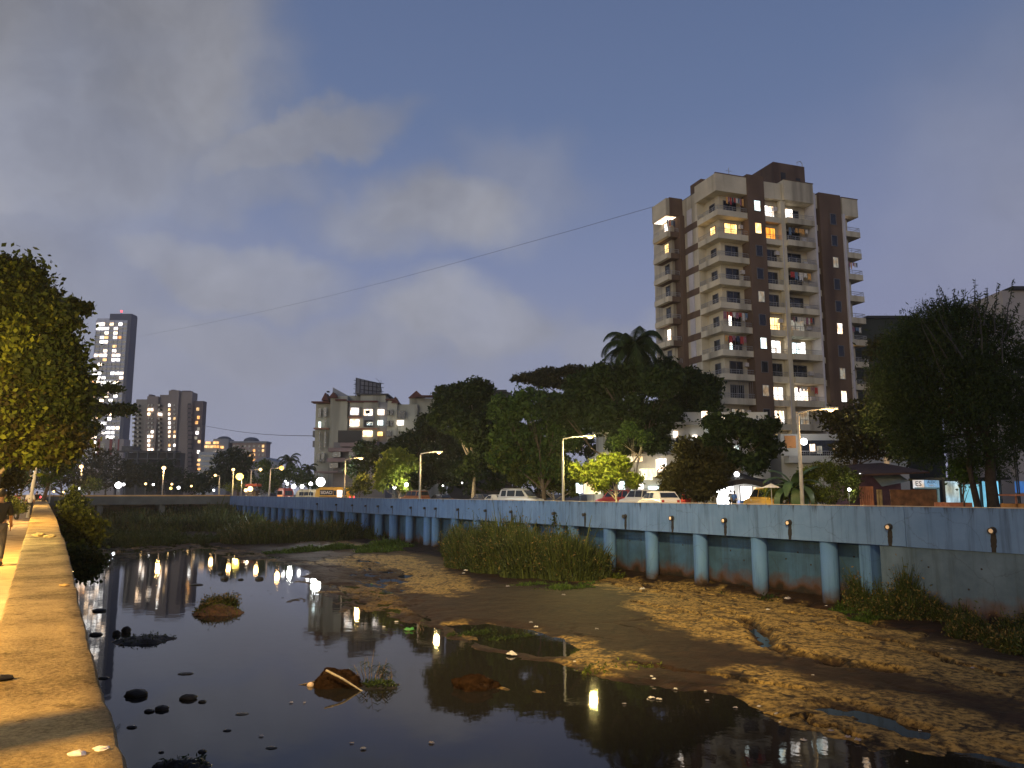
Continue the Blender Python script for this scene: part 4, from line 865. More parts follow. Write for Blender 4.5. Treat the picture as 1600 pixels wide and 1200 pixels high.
# ================================================================== roadside shop with dark awning, bright inside
def fp(px, t): return P(s_on_wall(px, t), t)
def depth(px, t): return fp(px, t).y
Ys = depth(1160, 50.5)
SH = empty('roadside_shop', (hx(1160, Ys), Ys, 4.1), 0, 'glaring white lit shop front under a dark sagging awning', 'shop')
bright = emit('blazing shop interior', (1, 1, 1), 5, .35, .6)
bpart(SH, 'back_wall', Ys, 1118, 1206, 742, 795, 5, man, 2.5); bpart(SH, 'side_wall', Ys, 1112, 1120, 750, 795, 4, mc2)
for l, r in ((1121, 1150), (1165, 1178)): bpart(SH, 'lit_opening', Ys, l, r, 760, 790, 1.5, bright, .6)
bpart(SH, 'lit_panel', Ys, 1181, 1196, 761, 769, .6, wsign, .3); bpart(SH, 'pillar', Ys, 1156, 1158, 758, 795, .3, M['steel']); bpart(SH, 'counter', Ys, 1155, 1170, 782, 795, .5, plain('blue counter', (.05, .16, .5), .5), -.3)
q = MB(); A, B = at(1078, 752, Ys), at(1216, 746, Ys); n_ = 12
for i in range(n_):
    x0, x1 = A.x+(B.x-A.x)*i/n_, A.x+(B.x-A.x)*(i+1)/n_; za, zc = [A.z+.55*math.sin(f_*3.14)-.15*math.sin(f_*9) for f_ in (i/n_, (i+1)/n_)]
    q.poly([(x0, Ys-2.6, za-.55), (x1, Ys-2.6, zc-.55), (x1, Ys+2.4, zc+.25), (x0, Ys+2.4, za+.25)]); q.poly([(x0, Ys-2.6, za-.55), (x0, Ys-2.6, za-.95), (x1, Ys-2.6, zc-.95), (x1, Ys-2.6, zc-.55)])
keep(q.build('awning', plain('dark tarpaulin', (.03, .028, .028), .7, .3, 1)), SH)
c = at(1151, 741, Ys-1); keep(MB(c).ball((0, 0, 0), .22, 10, 6).build('bulb', M['lamp_white']), SH)
# ---- corrugated huts on the right
Yh = depth(1385, 49.5)
HU = empty('corrugated_hut', (hx(1370, Yh), Yh, 4.1), 0, 'terracotta corrugated hut with tin roof at the roadside', 'hut')
terr = plain('terracotta sheet', (.42, .17, .09), .8, .25, 3); purp = plain('dull purple boarding', (.13, .07, .09), .9, .25, 2); tin = plain('tin sheet', (.16, .20, .20), .5, .25, 1.5, metal=.2)
def corr(root, name, Y, l, r, t, b, mat, step=.14, y0=0):
    q = MB(); A, B = at(l, t, Y), at(r, b, Y); n_ = int((B.x-A.x)/step)
    for i in range(n_):
        x0 = A.x+i*step; q.poly([(x0, Y+y0, B.z), (x0+step*.5, Y+y0-.04, B.z), (x0+step*.5, Y+y0-.04, A.z), (x0, Y+y0, A.z)]); q.poly([(x0+step*.5, Y+y0-.04, B.z), (x0+step, Y+y0, B.z), (x0+step, Y+y0, A.z), (x0+step*.5, Y+y0-.04, A.z)])
    return keep(q.build(name, mat), root)
corr(HU, 'wall', Yh, 1342, 1367, 760, 800, terr); bpart(HU, 'back_wall', Yh, 1336, 1420, 740, 800, 4, purp, 1.0); corr(HU, 'door', Yh, 1369, 1382, 765, 800, plain('yellowish plank', (.34, .25, .12), .8, .3, 3), .2)
q = MB(); A, B = at(1334, 736, Yh), at(1432, 730, Yh); q.poly([(A.x, Yh-1.6, A.z-.25), (B.x, Yh-1.6, B.z-.35), (B.x, Yh+5, B.z+.5), (A.x, Yh+5, A.z+.5)]); q.poly([(A.x, Yh-1.6, A.z-.25), (A.x, Yh-1.6, A.z-.36), (B.x, Yh-1.6, B.z-.46), (B.x, Yh-1.6, B.z-.35)])
keep(q.build('roof', plain('rusty roof sheet', (.07, .04, .03), .8, .3, 2)), HU)
q = MB(); A, B = at(1368, 744, Yh-1), at(1412, 758, Yh-1); q.poly([(A.x, Yh-.6, A.z), (B.x, Yh-.6, A.z+.1), (B.x, Yh-1.8, B.z+.25), (A.x, Yh-1.8, B.z-.1)]); keep(q.build('tarpaulin', tin), HU)
Ys2 = depth(1440, 48.2)
SG = empty('sign_board', (hx(1440, Ys2), Ys2, 4.1), 0, 'brown sign board with worn white lettering on a pale blue post frame', 'sign')
bpart(SG, 'board', Ys2, 1392, 1464, 765, 793, .1, plain('brown board', (.13, .065, .03), .7, .5, 2.5)); bpart(SG, 'post', Ys2, 1466, 1469, 762, 800, .1, plain('pale blue post', (.25, .45, .6), .6, .1, 1))
bpart(SG, 'rail', Ys2, 1430, 1468, 761.5, 764, .08, plain('pale blue post', (.25, .45, .6), .6, .1, 1))
Yn = depth(1450, 49.2)
BN = empty('shop_banner', (hx(1450, Yn), Yn, 4.1), 0, 'white and blue banner with dark lettering above the brown board', 'banner')
bpart(BN, 'banner_cloth', Yn, 1427, 1444, 750, 763, .05, emit('backlit white banner', (.95, .97, 1), .75, .2, 2)); bpart(BN, 'banner_cloth', Yn, 1445, 1468, 750, 763, .05, emit('backlit blue banner', (.35, .65, 1), .55, .2, 2), .03)
def text(root, s, px, py, Y, hpx, mat, name='lettering', rot=0, face=None):
    cu = bpy.data.curves.new(name, 'FONT'); cu.body = s; cu.size = hpx*Y/1200*1.35; cu.align_x = 'CENTER'; cu.align_y = 'CENTER'; cu.extrude = .012; cu.resolution_u = 2
    tmp = bpy.data.objects.new('tmp', cu); C.objects.link(tmp); dg = bpy.context.evaluated_depsgraph_get()
    me = bpy.data.meshes.new_from_object(tmp.evaluated_get(dg)); bpy.data.objects.remove(tmp); me.materials.clear(); me.materials.append(mat)
    o = bpy.data.objects.new(name, me); C.objects.link(o); o.location = at(px, py, Y); o.rotation_euler = (R(90), 0, rot); keep(o, root); return o
dk_ = plain('dark lettering', (.03, .03, .05), .8)
text(BN, 'ES', 1435, 756, Yn-.03, 8, dk_); text(BN, 'ALDC', 1456, 753.5, Yn-.02, 4, dk_); text(BN, 'MFG', 1457, 759, Yn-.02, 3.5, M['white'])
Yp = depth(1530, 50.5)
TP = empty('lit_tarpaulin_stall', (hx(1520, Yp), Yp, 4.1), 0, 'stall walled with glowing pale blue sheets behind the tree trunks', 'stall')
blue1 = emit('lit blue sheet', (.22, .68, 1), 1.15, .35, .5); blue2 = emit('lit pale sheet', (.62, .88, 1), .75, .5, 1)
for l, r, t, b, mt in ((1476, 1500, 752, 800, blue2), (1502, 1532, 757, 802, blue1), (1534, 1562, 752, 802, blue1), (1590, 1625, 752, 770, emit('deep blue sheet', (.05, .25, 1), .8, .2, 1))): bpart(TP, 'sheet', Yp, l, r, t, b, .05, mt, random.random()*.3)
bpart(TP, 'roof', Yp, 1470, 1570, 746, 750, 4, M['dark'], -.5)
for l in (1475, 1501, 1533, 1563): bpart(TP, 'pole', Yp, l, l+1.5, 748, 802, .08, M['dark'], -.1)
bpart(TP, 'counter', Yp, 1468, 1502, 785, 802, .6, terr, -1.2)
ST = empty('tea_stall', (hx(1595, Yp-4), Yp-4, 4.1), 0, 'orange stall counter at the right edge beside the big tree trunk', 'stall')
bpart(ST, 'counter', Yp-4, 1584, 1640, 787, 800, 1.2, plain('orange counter', (.5, .22, .05), .6, .2, 2)); bpart(ST, 'canopy', Yp-4, 1582, 1640, 772, 775, 2, terr, -.5); bpart(ST, 'post', Yp-4, 1588, 1590, 774, 800, .1, terr)
# ================================================================== foliage
M['dkbark'] = plain('dark bark', (.03, .022, .016), .9, .35, 6, bump=.4)
def leaf_mesh(name, cen, size, mat, parent, aspect=.5, droop=.3):
    n = len(cen); a = RNG.normal(size=(n, 3)); a[:, 2] -= droop; a /= np.linalg.norm(a, axis=1)[:, None]
    b = RNG.normal(size=(n, 3)); b -= a*(a*b).sum(1)[:, None]; b /= np.linalg.norm(b, axis=1)[:, None]
    s = (size*RNG.uniform(.6, 1.35, n))[:, None]
    a = a*s*.5; b = b*s*.5*aspect
    V = np.stack([cen-a, cen+b-a*.1, cen+a, cen-b-a*.1], 1).reshape(-1, 3)
    F_ = np.arange(4*n).reshape(-1, 4); return npmesh(name, V, F_, mat, parent)
def crown_pts(lobes, n, clus=12, cl=.55, flat=.8, hollow=.45):
    """lobes: (x,y,z,r[,zs]); leaf centres in clusters that crowd towards the outside of every lobe"""
    L = np.array([(l + (flat,))[:5] if len(l) == 4 else l for l in lobes], float)
    w_ = L[:, 3]**2; w_ /= w_.sum(); nc = max(n//clus, 4); idx = RNG.choice(len(L), nc, p=w_)
    d = RNG.normal(size=(nc, 3)); d /= np.linalg.norm(d, axis=1)[:, None]
    rr = (hollow + (1-hollow)*RNG.uniform(0, 1, nc)**.6) * RNG.uniform(.82, 1.12, nc)
    c = L[idx, :3] + d*(L[idx, 3]*rr)[:, None]*np.stack([np.ones(nc), np.ones(nc), L[idx, 4]], 1)
    k = RNG.integers(0, nc, n); cs = (cl*RNG.uniform(.5, 1.3, nc))[k]
    return c[k] + RNG.normal(size=(n, 3))*cs[:, None]*.5*np.array([1, 1, .75])
def limbs(q, base, top, r0, targets, seed=0):
    rg = random.Random(seed); base, top = Vector(base), Vector(top); n = 6; pts = []; off = Vector((0, 0, 0)); ln = (top-base).length
    for i in range(n+1):
        pts.append(base + (top-base)*i/n + off); off += Vector((rg.uniform(-1, 1), rg.uniform(-1, 1), 0))*ln*.018
    q.tube(pts, [r0*(1-.5*i/n)*(1.35 if i == 0 else 1) for i in range(n+1)], 9)
    for t in targets:
        i = rg.randint(n-3, n); s = pts[i]; t = s.lerp(Vector(t), .82); m = s.lerp(t, .5) + Vector((rg.uniform(-1, 1), rg.uniform(-1, 1), rg.uniform(-.2, .6)))*(t-s).length*.10
        rr = r0*.38*(.8+.4*rg.random()); q.tube([s, s.lerp(m, .5)+Vector((0, 0, .04)), m, m.lerp(t, .6), t], [rr, rr*.8, rr*.6, rr*.35, rr*.12], 6)
        for _ in range(3):
            e = t + Vector((rg.uniform(-1, 1), rg.uniform(-1, 1), rg.uniform(-.3, 1)))*(t-s).length*.16; q.tube([m, m.lerp(e, .5), e], [rr*.4, rr*.25, rr*.06], 5)
def tree(name, label, base, Y, lobes_px, mat, n, leaf, r0=.2, bark='bark', group='street trees along the far bank', cat='tree', jit=.6, clus=12, cl=.5, flat=.8, aspect=.5, hollow=.45, droop=.3, gz=4.2, top=None, lean=0, mats2=None):
    """base: (px, t or None) trunk foot; lobes_px: (px,py,rpx[,flat]) at distance Y"""
    bx_ = hx(base, Y) ; root = empty(name, (bx_, Y, gz), 0, label, cat, group)
    rg = random.Random(int(base*7+Y)); lobes = []
    for l in lobes_px:
        c = at(l[0], l[1], Y); r = l[2]*Y/1200; dy = rg.uniform(-jit, jit)*r
        lobes.append((c.x, c.y+dy, c.z, r, l[3] if len(l) > 3 else flat))
    q = MB(); cx = sum(l[0] for l in lobes)/len(lobes); zt = min(l[2]-l[3]*.3 for l in lobes) if top is None else at(base, top, Y).z
    limbs(q, (bx_, Y, gz-.3), (bx_+lean+(cx-bx_)*.25, Y, zt), r0, [l[:3] for l in lobes], int(base))
    keep(q.build('trunk', M[bark], smooth=True), root)
    o = leaf_mesh('crown', crown_pts(lobes, n, clus, cl, flat, hollow), leaf, M[mat], None, aspect, droop); keep(o, root)
    for m2 in (mats2 if isinstance(mats2, list) else [mats2] if mats2 else []):
        o = leaf_mesh('sprays', crown_pts([lobes[i] for i in m2[0]], m2[2], clus, cl, flat, .75), leaf, M[m2[1]], None, aspect, droop); keep(o, root)
    return root
S_ = 'street trees along the far bank'
# --- far bank row, left to right (distance from the pavement line)
tree('dark_tree', 'dark tree hiding the lower storeys between cream block and lamp', 640, 120, [(600, 715, 26), (632, 700, 30), (665, 690, 34), (690, 720, 36), (610, 745, 22), (650, 740, 34), (560, 730, 20), (575, 705, 20), (668, 660, 20)], 'leaf_dark', 16250, 0.65, .3)
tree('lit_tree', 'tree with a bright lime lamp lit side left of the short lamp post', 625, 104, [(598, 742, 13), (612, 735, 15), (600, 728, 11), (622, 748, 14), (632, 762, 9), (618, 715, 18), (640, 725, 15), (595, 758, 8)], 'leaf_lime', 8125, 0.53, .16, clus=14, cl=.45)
tree('small_conifer', 'small layered tree right of the long yellow bus', 560, 108, [(560, 758, 11), (566, 748, 10), (552, 765, 9), (572, 765, 10), (575, 752, 8)], 'leaf_olive', 2200, .3, .1)
tree('dark_tree', 'tall dark tree with a bare pale trunk between the two nearer lamp posts', 741, 92, [(715, 625, 32), (745, 615, 28), (700, 650, 30), (760, 640, 32), (735, 670, 32), (760, 690, 28), (720, 615, 22), (748, 720, 22), (728, 738, 14), (690, 615, 16)], 'leaf_dark', 18750, 0.56, .3, bark='palebark', top=700)
tree('dark_tree', 'thinner dark tree seen behind the bare trunked one', 690, 125, [(690, 690, 28), (668, 720, 26), (700, 730, 30), (720, 700, 26), (650, 690, 22)], 'leaf_dark', 8750, 0.70, .25)
tree('green_tree', 'broad mid green tree spreading over the parked estate car', 850, 86, [(790, 640, 30), (830, 632, 34), (870, 640, 34), (800, 680, 34), (845, 685, 38), (885, 680, 30), (790, 715, 26), (830, 725, 28), (870, 730, 26), (905, 650, 22)], 'leaf_mid', 25000, 0.50, .32, mats2=([6, 7, 8], 'leaf_olive', 2600))
tree('rain_tree', 'flat topped rain tree with a wide thin umbrella of dark leaves', 880, 118, [(830, 590, 22, .35), (860, 583, 26, .32), (895, 582, 26, .32), (925, 592, 22, .4), (850, 598, 22, .35), (885, 598, 24, .35), (808, 592, 10, .35), (905, 604, 20, .4)], 'leaf_brown', 11250, 0.53, .35, flat=.35, top=618)
tree('dark_tree', 'big dark tree with a leaning forked trunk right of the yellow lamp', 985, 78, [(915, 605, 34), (955, 600, 36), (995, 590, 36), (1030, 600, 34), (900, 640, 34), (945, 650, 38), (990, 645, 38), (1035, 650, 36), (870, 640, 26), (970, 690, 26), (1020, 690, 26), (935, 585, 20)], 'leaf_dark', 30000, 0.50, .34, top=680)
tree('dark_tree', 'dark tree rising before the left foot of the tall tower', 1062, 84, [(1050, 590, 22), (1075, 600, 28), (1095, 630, 30), (1060, 640, 30), (1110, 600, 20), (1115, 660, 26), (1040, 570, 14), (1085, 680, 26)], 'leaf_dark', 16250, 0.50, .26, top=700)
tree('dark_tree', 'dark tree with lamp glints through it under the middle bays of the tower', 1150, 68, [(1120, 690, 24), (1150, 665, 26), (1180, 680, 26), (1205, 700, 20), (1140, 715, 24), (1175, 725, 20), (1115, 660, 16), (1200, 665, 14), (1095, 730, 18)], 'leaf_dark', 11875, 0.46, .2, clus=16, hollow=.3)
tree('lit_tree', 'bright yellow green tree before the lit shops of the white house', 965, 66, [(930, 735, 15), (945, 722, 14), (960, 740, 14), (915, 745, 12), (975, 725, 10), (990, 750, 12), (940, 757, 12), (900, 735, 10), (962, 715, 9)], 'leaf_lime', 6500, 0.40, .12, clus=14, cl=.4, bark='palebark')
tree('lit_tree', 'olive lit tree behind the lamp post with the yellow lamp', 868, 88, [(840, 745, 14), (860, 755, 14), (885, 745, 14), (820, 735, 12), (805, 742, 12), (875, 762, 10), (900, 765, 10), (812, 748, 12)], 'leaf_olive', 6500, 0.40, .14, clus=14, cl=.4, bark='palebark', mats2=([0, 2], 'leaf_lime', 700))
tree('brown_tree', 'low brownish tree overhanging the road before the white house', 1080, 60, [(1060, 745, 24), (1085, 725, 24), (1110, 745, 22), (1050, 765, 16), (1095, 765, 18), (1075, 700, 18), (1110, 715, 16), (1130, 735, 14)], 'leaf_brown', 12500, 0.37, .2, clus=14)
tree('leaning_trunk_tree', 'slim tree with a curved lamp lit trunk before the white house', 985, 70, [(965, 690, 12), (985, 672, 14), (1005, 685, 12)], 'leaf_mid', 1600, .26, .13, bark='palebark', lean=1.2, top=695)
tree('yellow_bush', 'rounded yellow green bush right of the nearest lamp post', 1285, 51, [(1262, 745, 18), (1285, 735, 20), (1312, 745, 20), (1330, 752, 14), (1245, 765, 15), (1270, 772, 18), (1300, 775, 16), (1325, 772, 14)], 'leaf_olive', 9000, .17, .08, clus=16, cl=.3, group='bushes on the far pavement', cat='bush', mats2=([0, 4, 5], 'leaf_lime', 1500))
tree('yellow_bush', 'low lime bush behind the two people on the pavement', 1232, 52, [(1215, 772, 14), (1240, 778, 14), (1200, 768, 10)], 'leaf_lime', 2500, .15, .05, clus=16, cl=.3, group='bushes on the far pavement', cat='bush')
tree('bare_tree', 'wispy half bare grey green tree between tower and big feathery tree', 1335, 62, [(1320, 670, 30), (1350, 650, 32), (1385, 640, 34), (1360, 690, 34), (1325, 705, 26), (1400, 700, 30), (1300, 650, 18), (1390, 590, 30), (1375, 545, 24)], 'leaf_brown', 8750, 0.37, .2, hollow=.2, clus=7, cl=.7)
# --- big feathery tree at the right
def feather_tree(base, Y, lobes_px, n, label):
    root = empty('feathery_tree', (hx(base, Y), Y, 4.2), 0, label, 'tree', S_)
    rg = random.Random(5); lobes = []
    for l in lobes_px:
        c = at(l[0], l[1], Y); r = l[2]*Y/1200; lobes.append((c.x, c.y+rg.uniform(-.5, .5)*r, c.z, r, .85))
    q = MB(); b0 = Vector((hx(base, Y), Y, 4.0)); limbs(q, b0, at(base-12, 610, Y), .34, [l[:3] for l in lobes], 3); limbs(q, b0+Vector((-.8, .2, 0)), at(base-40, 640, Y), .2, [l[:3] for l in lobes[:5]], 9)
    keep(q.build('trunk', M['dkbark'], smooth=True), root)
    tw = MB(); cen = []
    tips = [(1425, 478), (1447, 455), (1452, 470), (1468, 440), (1475, 460), (1490, 446), (1500, 462), (1508, 438), (1520, 455), (1531, 436), (1540, 450), (1552, 445), (1560, 462), (1566, 478), (1410, 495), (1438, 466), (1485, 470), (1530, 470), (1545, 470), (1515, 475), (1400, 500), (1460, 480)]
    for i, (px, py) in enumerate(tips):
        for rep in range(2):
            e = at(px+rg.uniform(-8, 8)*rep, py+rep*14+4, Y) + Vector((0, rg.uniform(-2, 2), 0)); s = e + Vector((-(px-1490)/45.*rg.uniform(.5, 1.1), rg.uniform(-1, 1), -rg.uniform(2.2, 3.4)))
            pts = [s.lerp(e, f_) + Vector((rg.uniform(-1, 1), rg.uniform(-1, 1), 0))*.10 for f_ in (0, .3, .6, .85, 1)]; tw.tube(pts, [.045, .035, .028, .018, .008], 4)
            for f_ in np.linspace(.0, .97, 60): cen.append(s.lerp(e, float(f_)) + Vector((rg.uniform(-1, 1), rg.uniform(-1, 1), rg.uniform(-1, 1)))*.22*(1.15-f_))
    keep(tw.build('twig', M['dark']), root).__setitem__('kind', 'stuff')
    P1 = crown_pts(lobes, n, 26, .75, .85, .35)
    o = leaf_mesh('crown', np.concatenate([P1, np.array([tuple(c) for c in cen])]), .26, M['leaf_dark'], None, .22, .55); keep(o, root)
feather_tree(1552, 43, [(1415, 530, 34), (1450, 505, 34), (1485, 490, 34), (1525, 495, 34), (1560, 520, 30), (1405, 580, 40), (1450, 570, 46), (1500, 555, 48), (1550, 570, 44), (1395, 630, 38), (1430, 650, 42), (1480, 640, 46), (1530, 640, 46), (1580, 620, 40), (1420, 695, 30), (1460, 700, 34), (1520, 700, 32), (1590, 680, 36), (1600, 560, 34), (1570, 725, 24), (1630, 640, 50), (1388, 600, 30), (1380, 660, 30), (1405, 545, 26), (1435, 610, 40), (1470, 520, 34), (1510, 600, 44), (1550, 610, 44), (1440, 680, 34)], 80000, 'huge dark feathery tree filling the right edge, twigs bristling at its top')
tree('shrub_tree', 'small green lit shrub tree before the glowing blue sheets', 1505, 44, [(1500, 725, 14), (1515, 735, 14), (1528, 722, 10), (1490, 740, 10), (1512, 750, 9)], 'leaf_mid', 1900, .2, .06, hollow=.2)
tree('backdrop_tree', 'dim tree mass closing the gap behind the yellow lamp post', 850, 112, [(745, 700, 30), (785, 690, 34), (830, 700, 36), (875, 690, 34), (915, 690, 34), (935, 720, 26), (800, 740, 30), (860, 740, 30), (760, 745, 26), (905, 745, 24), (720, 735, 24), (700, 762, 14), (740, 765, 14), (780, 765, 14), (815, 765, 14), (850, 767, 14), (890, 767, 12)], 'leaf_dark', 13000, .6, .3)
tree('backdrop_tree', 'dim tree mass behind the short lamp post with small orange lamp', 650, 135, [(640, 720, 26), (680, 735, 26), (710, 745, 24), (600, 735, 20), (660, 700, 24)], 'leaf_dark', 6000, .6, .3)
# --- palm
def palm(px, top, Y, n, flen, label, mat='leaf_dark', name='palm_tree', group=None, gz=4.2, tr=.18):
    root = empty(name, (hx(px, Y), Y, gz), 0, label, 'tree', group); c = at(px, top, Y)
    q = MB(); b = Vector((hx(px, Y), Y, gz-.2)); pts = [b.lerp(c, i/7) + Vector((math.sin(i)*.06, 0, 0)) for i in range(8)]; q.tube(pts, [tr*1.3]+[tr]*6+[tr*.8], 9); keep(q.build('trunk', M['palebark'], smooth=True), root)
    rg = random.Random(int(px))
    for i in range(n):
        az = i*2.399+rg.uniform(-.2, .2); up = 1.35-1.9*(i/n)+rg.uniform(-.1, .1); L_ = flen*rg.uniform(.85, 1.1)
        d = Vector((math.cos(az), math.sin(az), 0)); p = Vector(c); e = up; pts = [Vector(p)]
        for s in range(9):
            p = p + (d*math.cos(e) + Vector((0, 0, math.sin(e))))*L_/9; e -= .19+.03*(s); pts.append(Vector(p))
        V = []; F_ = []
        sd = d.cross(Vector((0, 0, 1)))
        for s in range(1, 46):
            f_ = s/46*9; k = int(f_); p0 = pts[k].lerp(pts[min(k+1, 9)], f_-k); ll = flen*.27*math.sin(math.pi*min(1, s/46*.85+.15))**.7
            ax = (pts[min(k+1, 9)]-pts[k]).normalized()
            for sg_ in (-1, 1):
                tip = p0 + sd*sg_*ll*.62 + ax*ll*.45 - Vector((0, 0, ll*.55)); w_ = ax*.030*flen/2.5
                n0 = len(V); V += [p0-w_, p0+w_, p0.lerp(tip, .6)+w_*.8, tip]; F_.append((n0, n0+1, n0+2, n0+3))
        o = npmesh('frond', [tuple(v) for v in V], F_, M[mat]); keep(o, root)
palm(990, 543, 80, 30, 5.0, 'coconut palm crown rising above the dark trees left of the tower', group=None)
palm(452, 720, 190, 16, 4.2, 'far palm left of the cream block, the taller of two', group=None)
palm(482, 733, 190, 14, 3.6, 'far palm close to the cream block, the shorter of two', group=None)
# --- banana plant
def banana(px, py, Y, label):
    root = empty('banana_plant', (hx(px, Y), Y, 4.2), 0, label, 'plant', None); b = Vector((hx(px, Y), Y, 4.1)); c = at(px, py, Y)
    keep(MB().tube([b, b.lerp(c, .5), c], [.22, .18, .10], 10).build('stem', M['leaf_mid'], smooth=True), root)
    rg = random.Random(4)
    for i in range(17):
        az = i*2.399; e = 1.35-.062*i*1.1; L_ = rg.uniform(2.2, 2.9); w_ = .34; d = Vector((math.cos(az), .7*math.sin(az), 0)); sd = d.cross(Vector((0, 0, 1))).normalized()
        p = c - Vector((0, 0, .5)); V = []; F_ = []
        for s in range(13):
            f_ = s/12; ww = w_*(math.sin(math.pi*min(1, f_*.92+.06))**.6)*(.25 if f_ < .15 else 1)*rg.uniform(.85, 1.05); dz = Vector((0, 0, -.10 if f_ > .1 else 0))
            V += [p-sd*ww+dz, p, p+sd*ww+dz]
            if s: n0 = 3*(s-1); F_ += [(n0, n0+1, n0+4, n0+3), (n0+1, n0+2, n0+5, n0+4)]
            p = p + (d*math.cos(e)+Vector((0, 0, math.sin(e))))*L_/12; e -= .11+.012*i
        keep(npmesh('leaf_blade', [tuple(v) for v in V], F_, M['leaf_banana']), root)
M['leaf_banana'] = plain('banana leaf', (.045, .085, .03), .5, .25, 2)
banana(1240, 752, 50, 'banana plant with broad paddle leaves left of the nearest lamp post')
# --- far masses of trees behind the bridge
FT = 'far trees beyond the bridge'
def ftree(label, px, Y, lb, mat, n, leaf=.8, name='far_tree'): return tree(name, label, px, Y, lb, mat, n, leaf, .35, group=FT, clus=10, cl=1.0, hollow=.3)
ftree('large dark tree mass below the tall tower', 165, 230, [(140, 725, 26), (170, 720, 24), (195, 735, 22), (120, 745, 22), (150, 750, 20), (215, 750, 16), (178, 750, 22)], 'leaf_brown', 6500)
ftree('dark tree below the left part of the brown block', 245, 250, [(230, 745, 20), (255, 735, 20), (275, 745, 18), (240, 758, 16), (285, 758, 14), (225, 728, 10), (262, 725, 10)], 'leaf_dark', 4200)
ftree('low rounded dark tree right of the bridge lamp', 318, 220, [(308, 750, 16), (325, 745, 16), (338, 752, 14), (300, 758, 12), (320, 760, 16)], 'leaf_dark', 3200)
ftree('tall rounded black tree before the domed blocks', 362, 230, [(352, 720, 20), (375, 715, 18), (360, 740, 22), (380, 738, 18), (342, 738, 14), (365, 708, 12), (388, 725, 12)], 'leaf_dark', 5200)
ftree('green tree beneath the palms', 440, 185, [(415, 740, 16), (440, 745, 18), (460, 740, 18), (475, 750, 16), (412, 725, 10), (490, 755, 12), (425, 757, 14)], 'leaf_mid', 4800, .6)
ftree('green tree right of the tallest far lamp', 405, 195, [(395, 752, 12), (410, 758, 12), (385, 760, 10), (425, 765, 10)], 'leaf_mid', 1800, .5)
ftree('small lamp lit tree by the big yellow lamp', 372, 185, [(370, 757, 10), (378, 763, 8), (360, 762, 8)], 'leaf_lime', 900, .4)
ftree('small bushy tree at the left end of the bridge', 140, 175, [(135, 758, 10), (145, 752, 9), (150, 762, 9), (128, 765, 8)], 'leaf_olive', 1300, .4)
ftree('low dark tree line left of the bridge lamp post', 105, 150, [(95, 745, 20), (115, 752, 16), (85, 755, 16), (75, 735, 18), (50, 750, 20), (30, 745, 22), (68, 764, 10), (48, 735, 16)], 'leaf_brown', 3000, .5)
# --- near left bank trees
LB = 'trees on the near promenade'
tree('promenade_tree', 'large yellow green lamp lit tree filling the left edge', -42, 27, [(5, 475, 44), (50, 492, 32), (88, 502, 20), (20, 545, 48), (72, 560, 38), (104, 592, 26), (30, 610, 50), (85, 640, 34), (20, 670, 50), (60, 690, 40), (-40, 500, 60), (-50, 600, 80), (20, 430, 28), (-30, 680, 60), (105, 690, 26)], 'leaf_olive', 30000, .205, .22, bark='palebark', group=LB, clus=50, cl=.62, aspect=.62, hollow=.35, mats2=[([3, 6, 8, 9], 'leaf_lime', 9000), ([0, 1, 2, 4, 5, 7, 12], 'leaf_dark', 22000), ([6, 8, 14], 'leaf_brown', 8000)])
tree('promenade_tree', 'sprig branches reaching out of the left tree beside the tall tower', -20, 30, [(110, 478, 10), (132, 483, 8), (98, 500, 12), (85, 482, 14), (112, 505, 10), (60, 455, 12), (30, 425, 16), (88, 465, 8), (50, 440, 9), (5, 415, 14)], 'leaf_olive', 4200, .24, .10, group=LB, clus=18, cl=.28, aspect=.62, hollow=.2)
tree('promenade_tree', 'darker tree with level boughs crossing the foot of the tall tower', 66, 62, [(120, 640, 30), (150, 612, 18, .4), (175, 607, 12, .3), (150, 640, 20, .4), (185, 638, 16, .3), (205, 640, 9, .3), (110, 680, 30), (140, 668, 18), (85, 690, 30), (100, 720, 22)], 'leaf_dark', 15000, .36, .18, group=LB, clus=16, cl=.5, mats2=([6, 8, 9], 'leaf_mid', 2500))
tree('promenade_tree', 'slim pale trunked tree behind the man in the white shirt', 30, 62, [(45, 715, 20), (70, 725, 18), (20, 725, 22), (90, 735, 16), (30, 750, 16), (75, 750, 12)], 'leaf_mid', 6500, .2, .12, bark='palebark', group=LB, clus=16, cl=.4)
tree('promenade_tree', 'bushy dark olive tree low at the left edge', -12, 32, [(-5, 700, 40), (15, 745, 22), (-20, 650, 50), (5, 765, 20)], 'leaf_brown', 8000, .2, .15, group=LB, clus=16, cl=.4)
# creepers on the river side of the near parapet
def bush(label, px, py, lobes_px, Y, mat, n, leaf, name='bank_bush', group='leafy bushes hanging on the near bank', cat='bush', z=None):
    c = at(px, py, Y); root = empty(name, (c.x, c.y, c.z if z is None else z), 0, label, cat, group); lobes = []
    for l in lobes_px:
        p = at(l[0], l[1], Y*l[3] if len(l) > 3 else Y); lobes.append((p.x, p.y, p.z, l[2]*p.y/1200, .85))
    keep(leaf_mesh('foliage', crown_pts(lobes, n, 14, .32, .85, .3), leaf, M[mat], None, .7, .4), root)
    q = MB(); rg = random.Random(int(px))
    for l in lobes: q.tube([c, c.lerp(Vector(l[:3]), .5)+Vector((rg.uniform(-.2, .2), 0, .1)), Vector(l[:3])], [.035, .025, .01], 5)
    keep(q.build('stem', M['bark']), root); return root
bush('broad leaved olive bush hanging over the water beside the parapet', 122, 850, [(122, 815, 18), (140, 822, 16), (112, 800, 14), (130, 840, 18), (148, 838, 12), (118, 865, 12, .9), (140, 858, 10), (108, 830, 12)], 34, 'leaf_olive', 3200, .20, z=1)
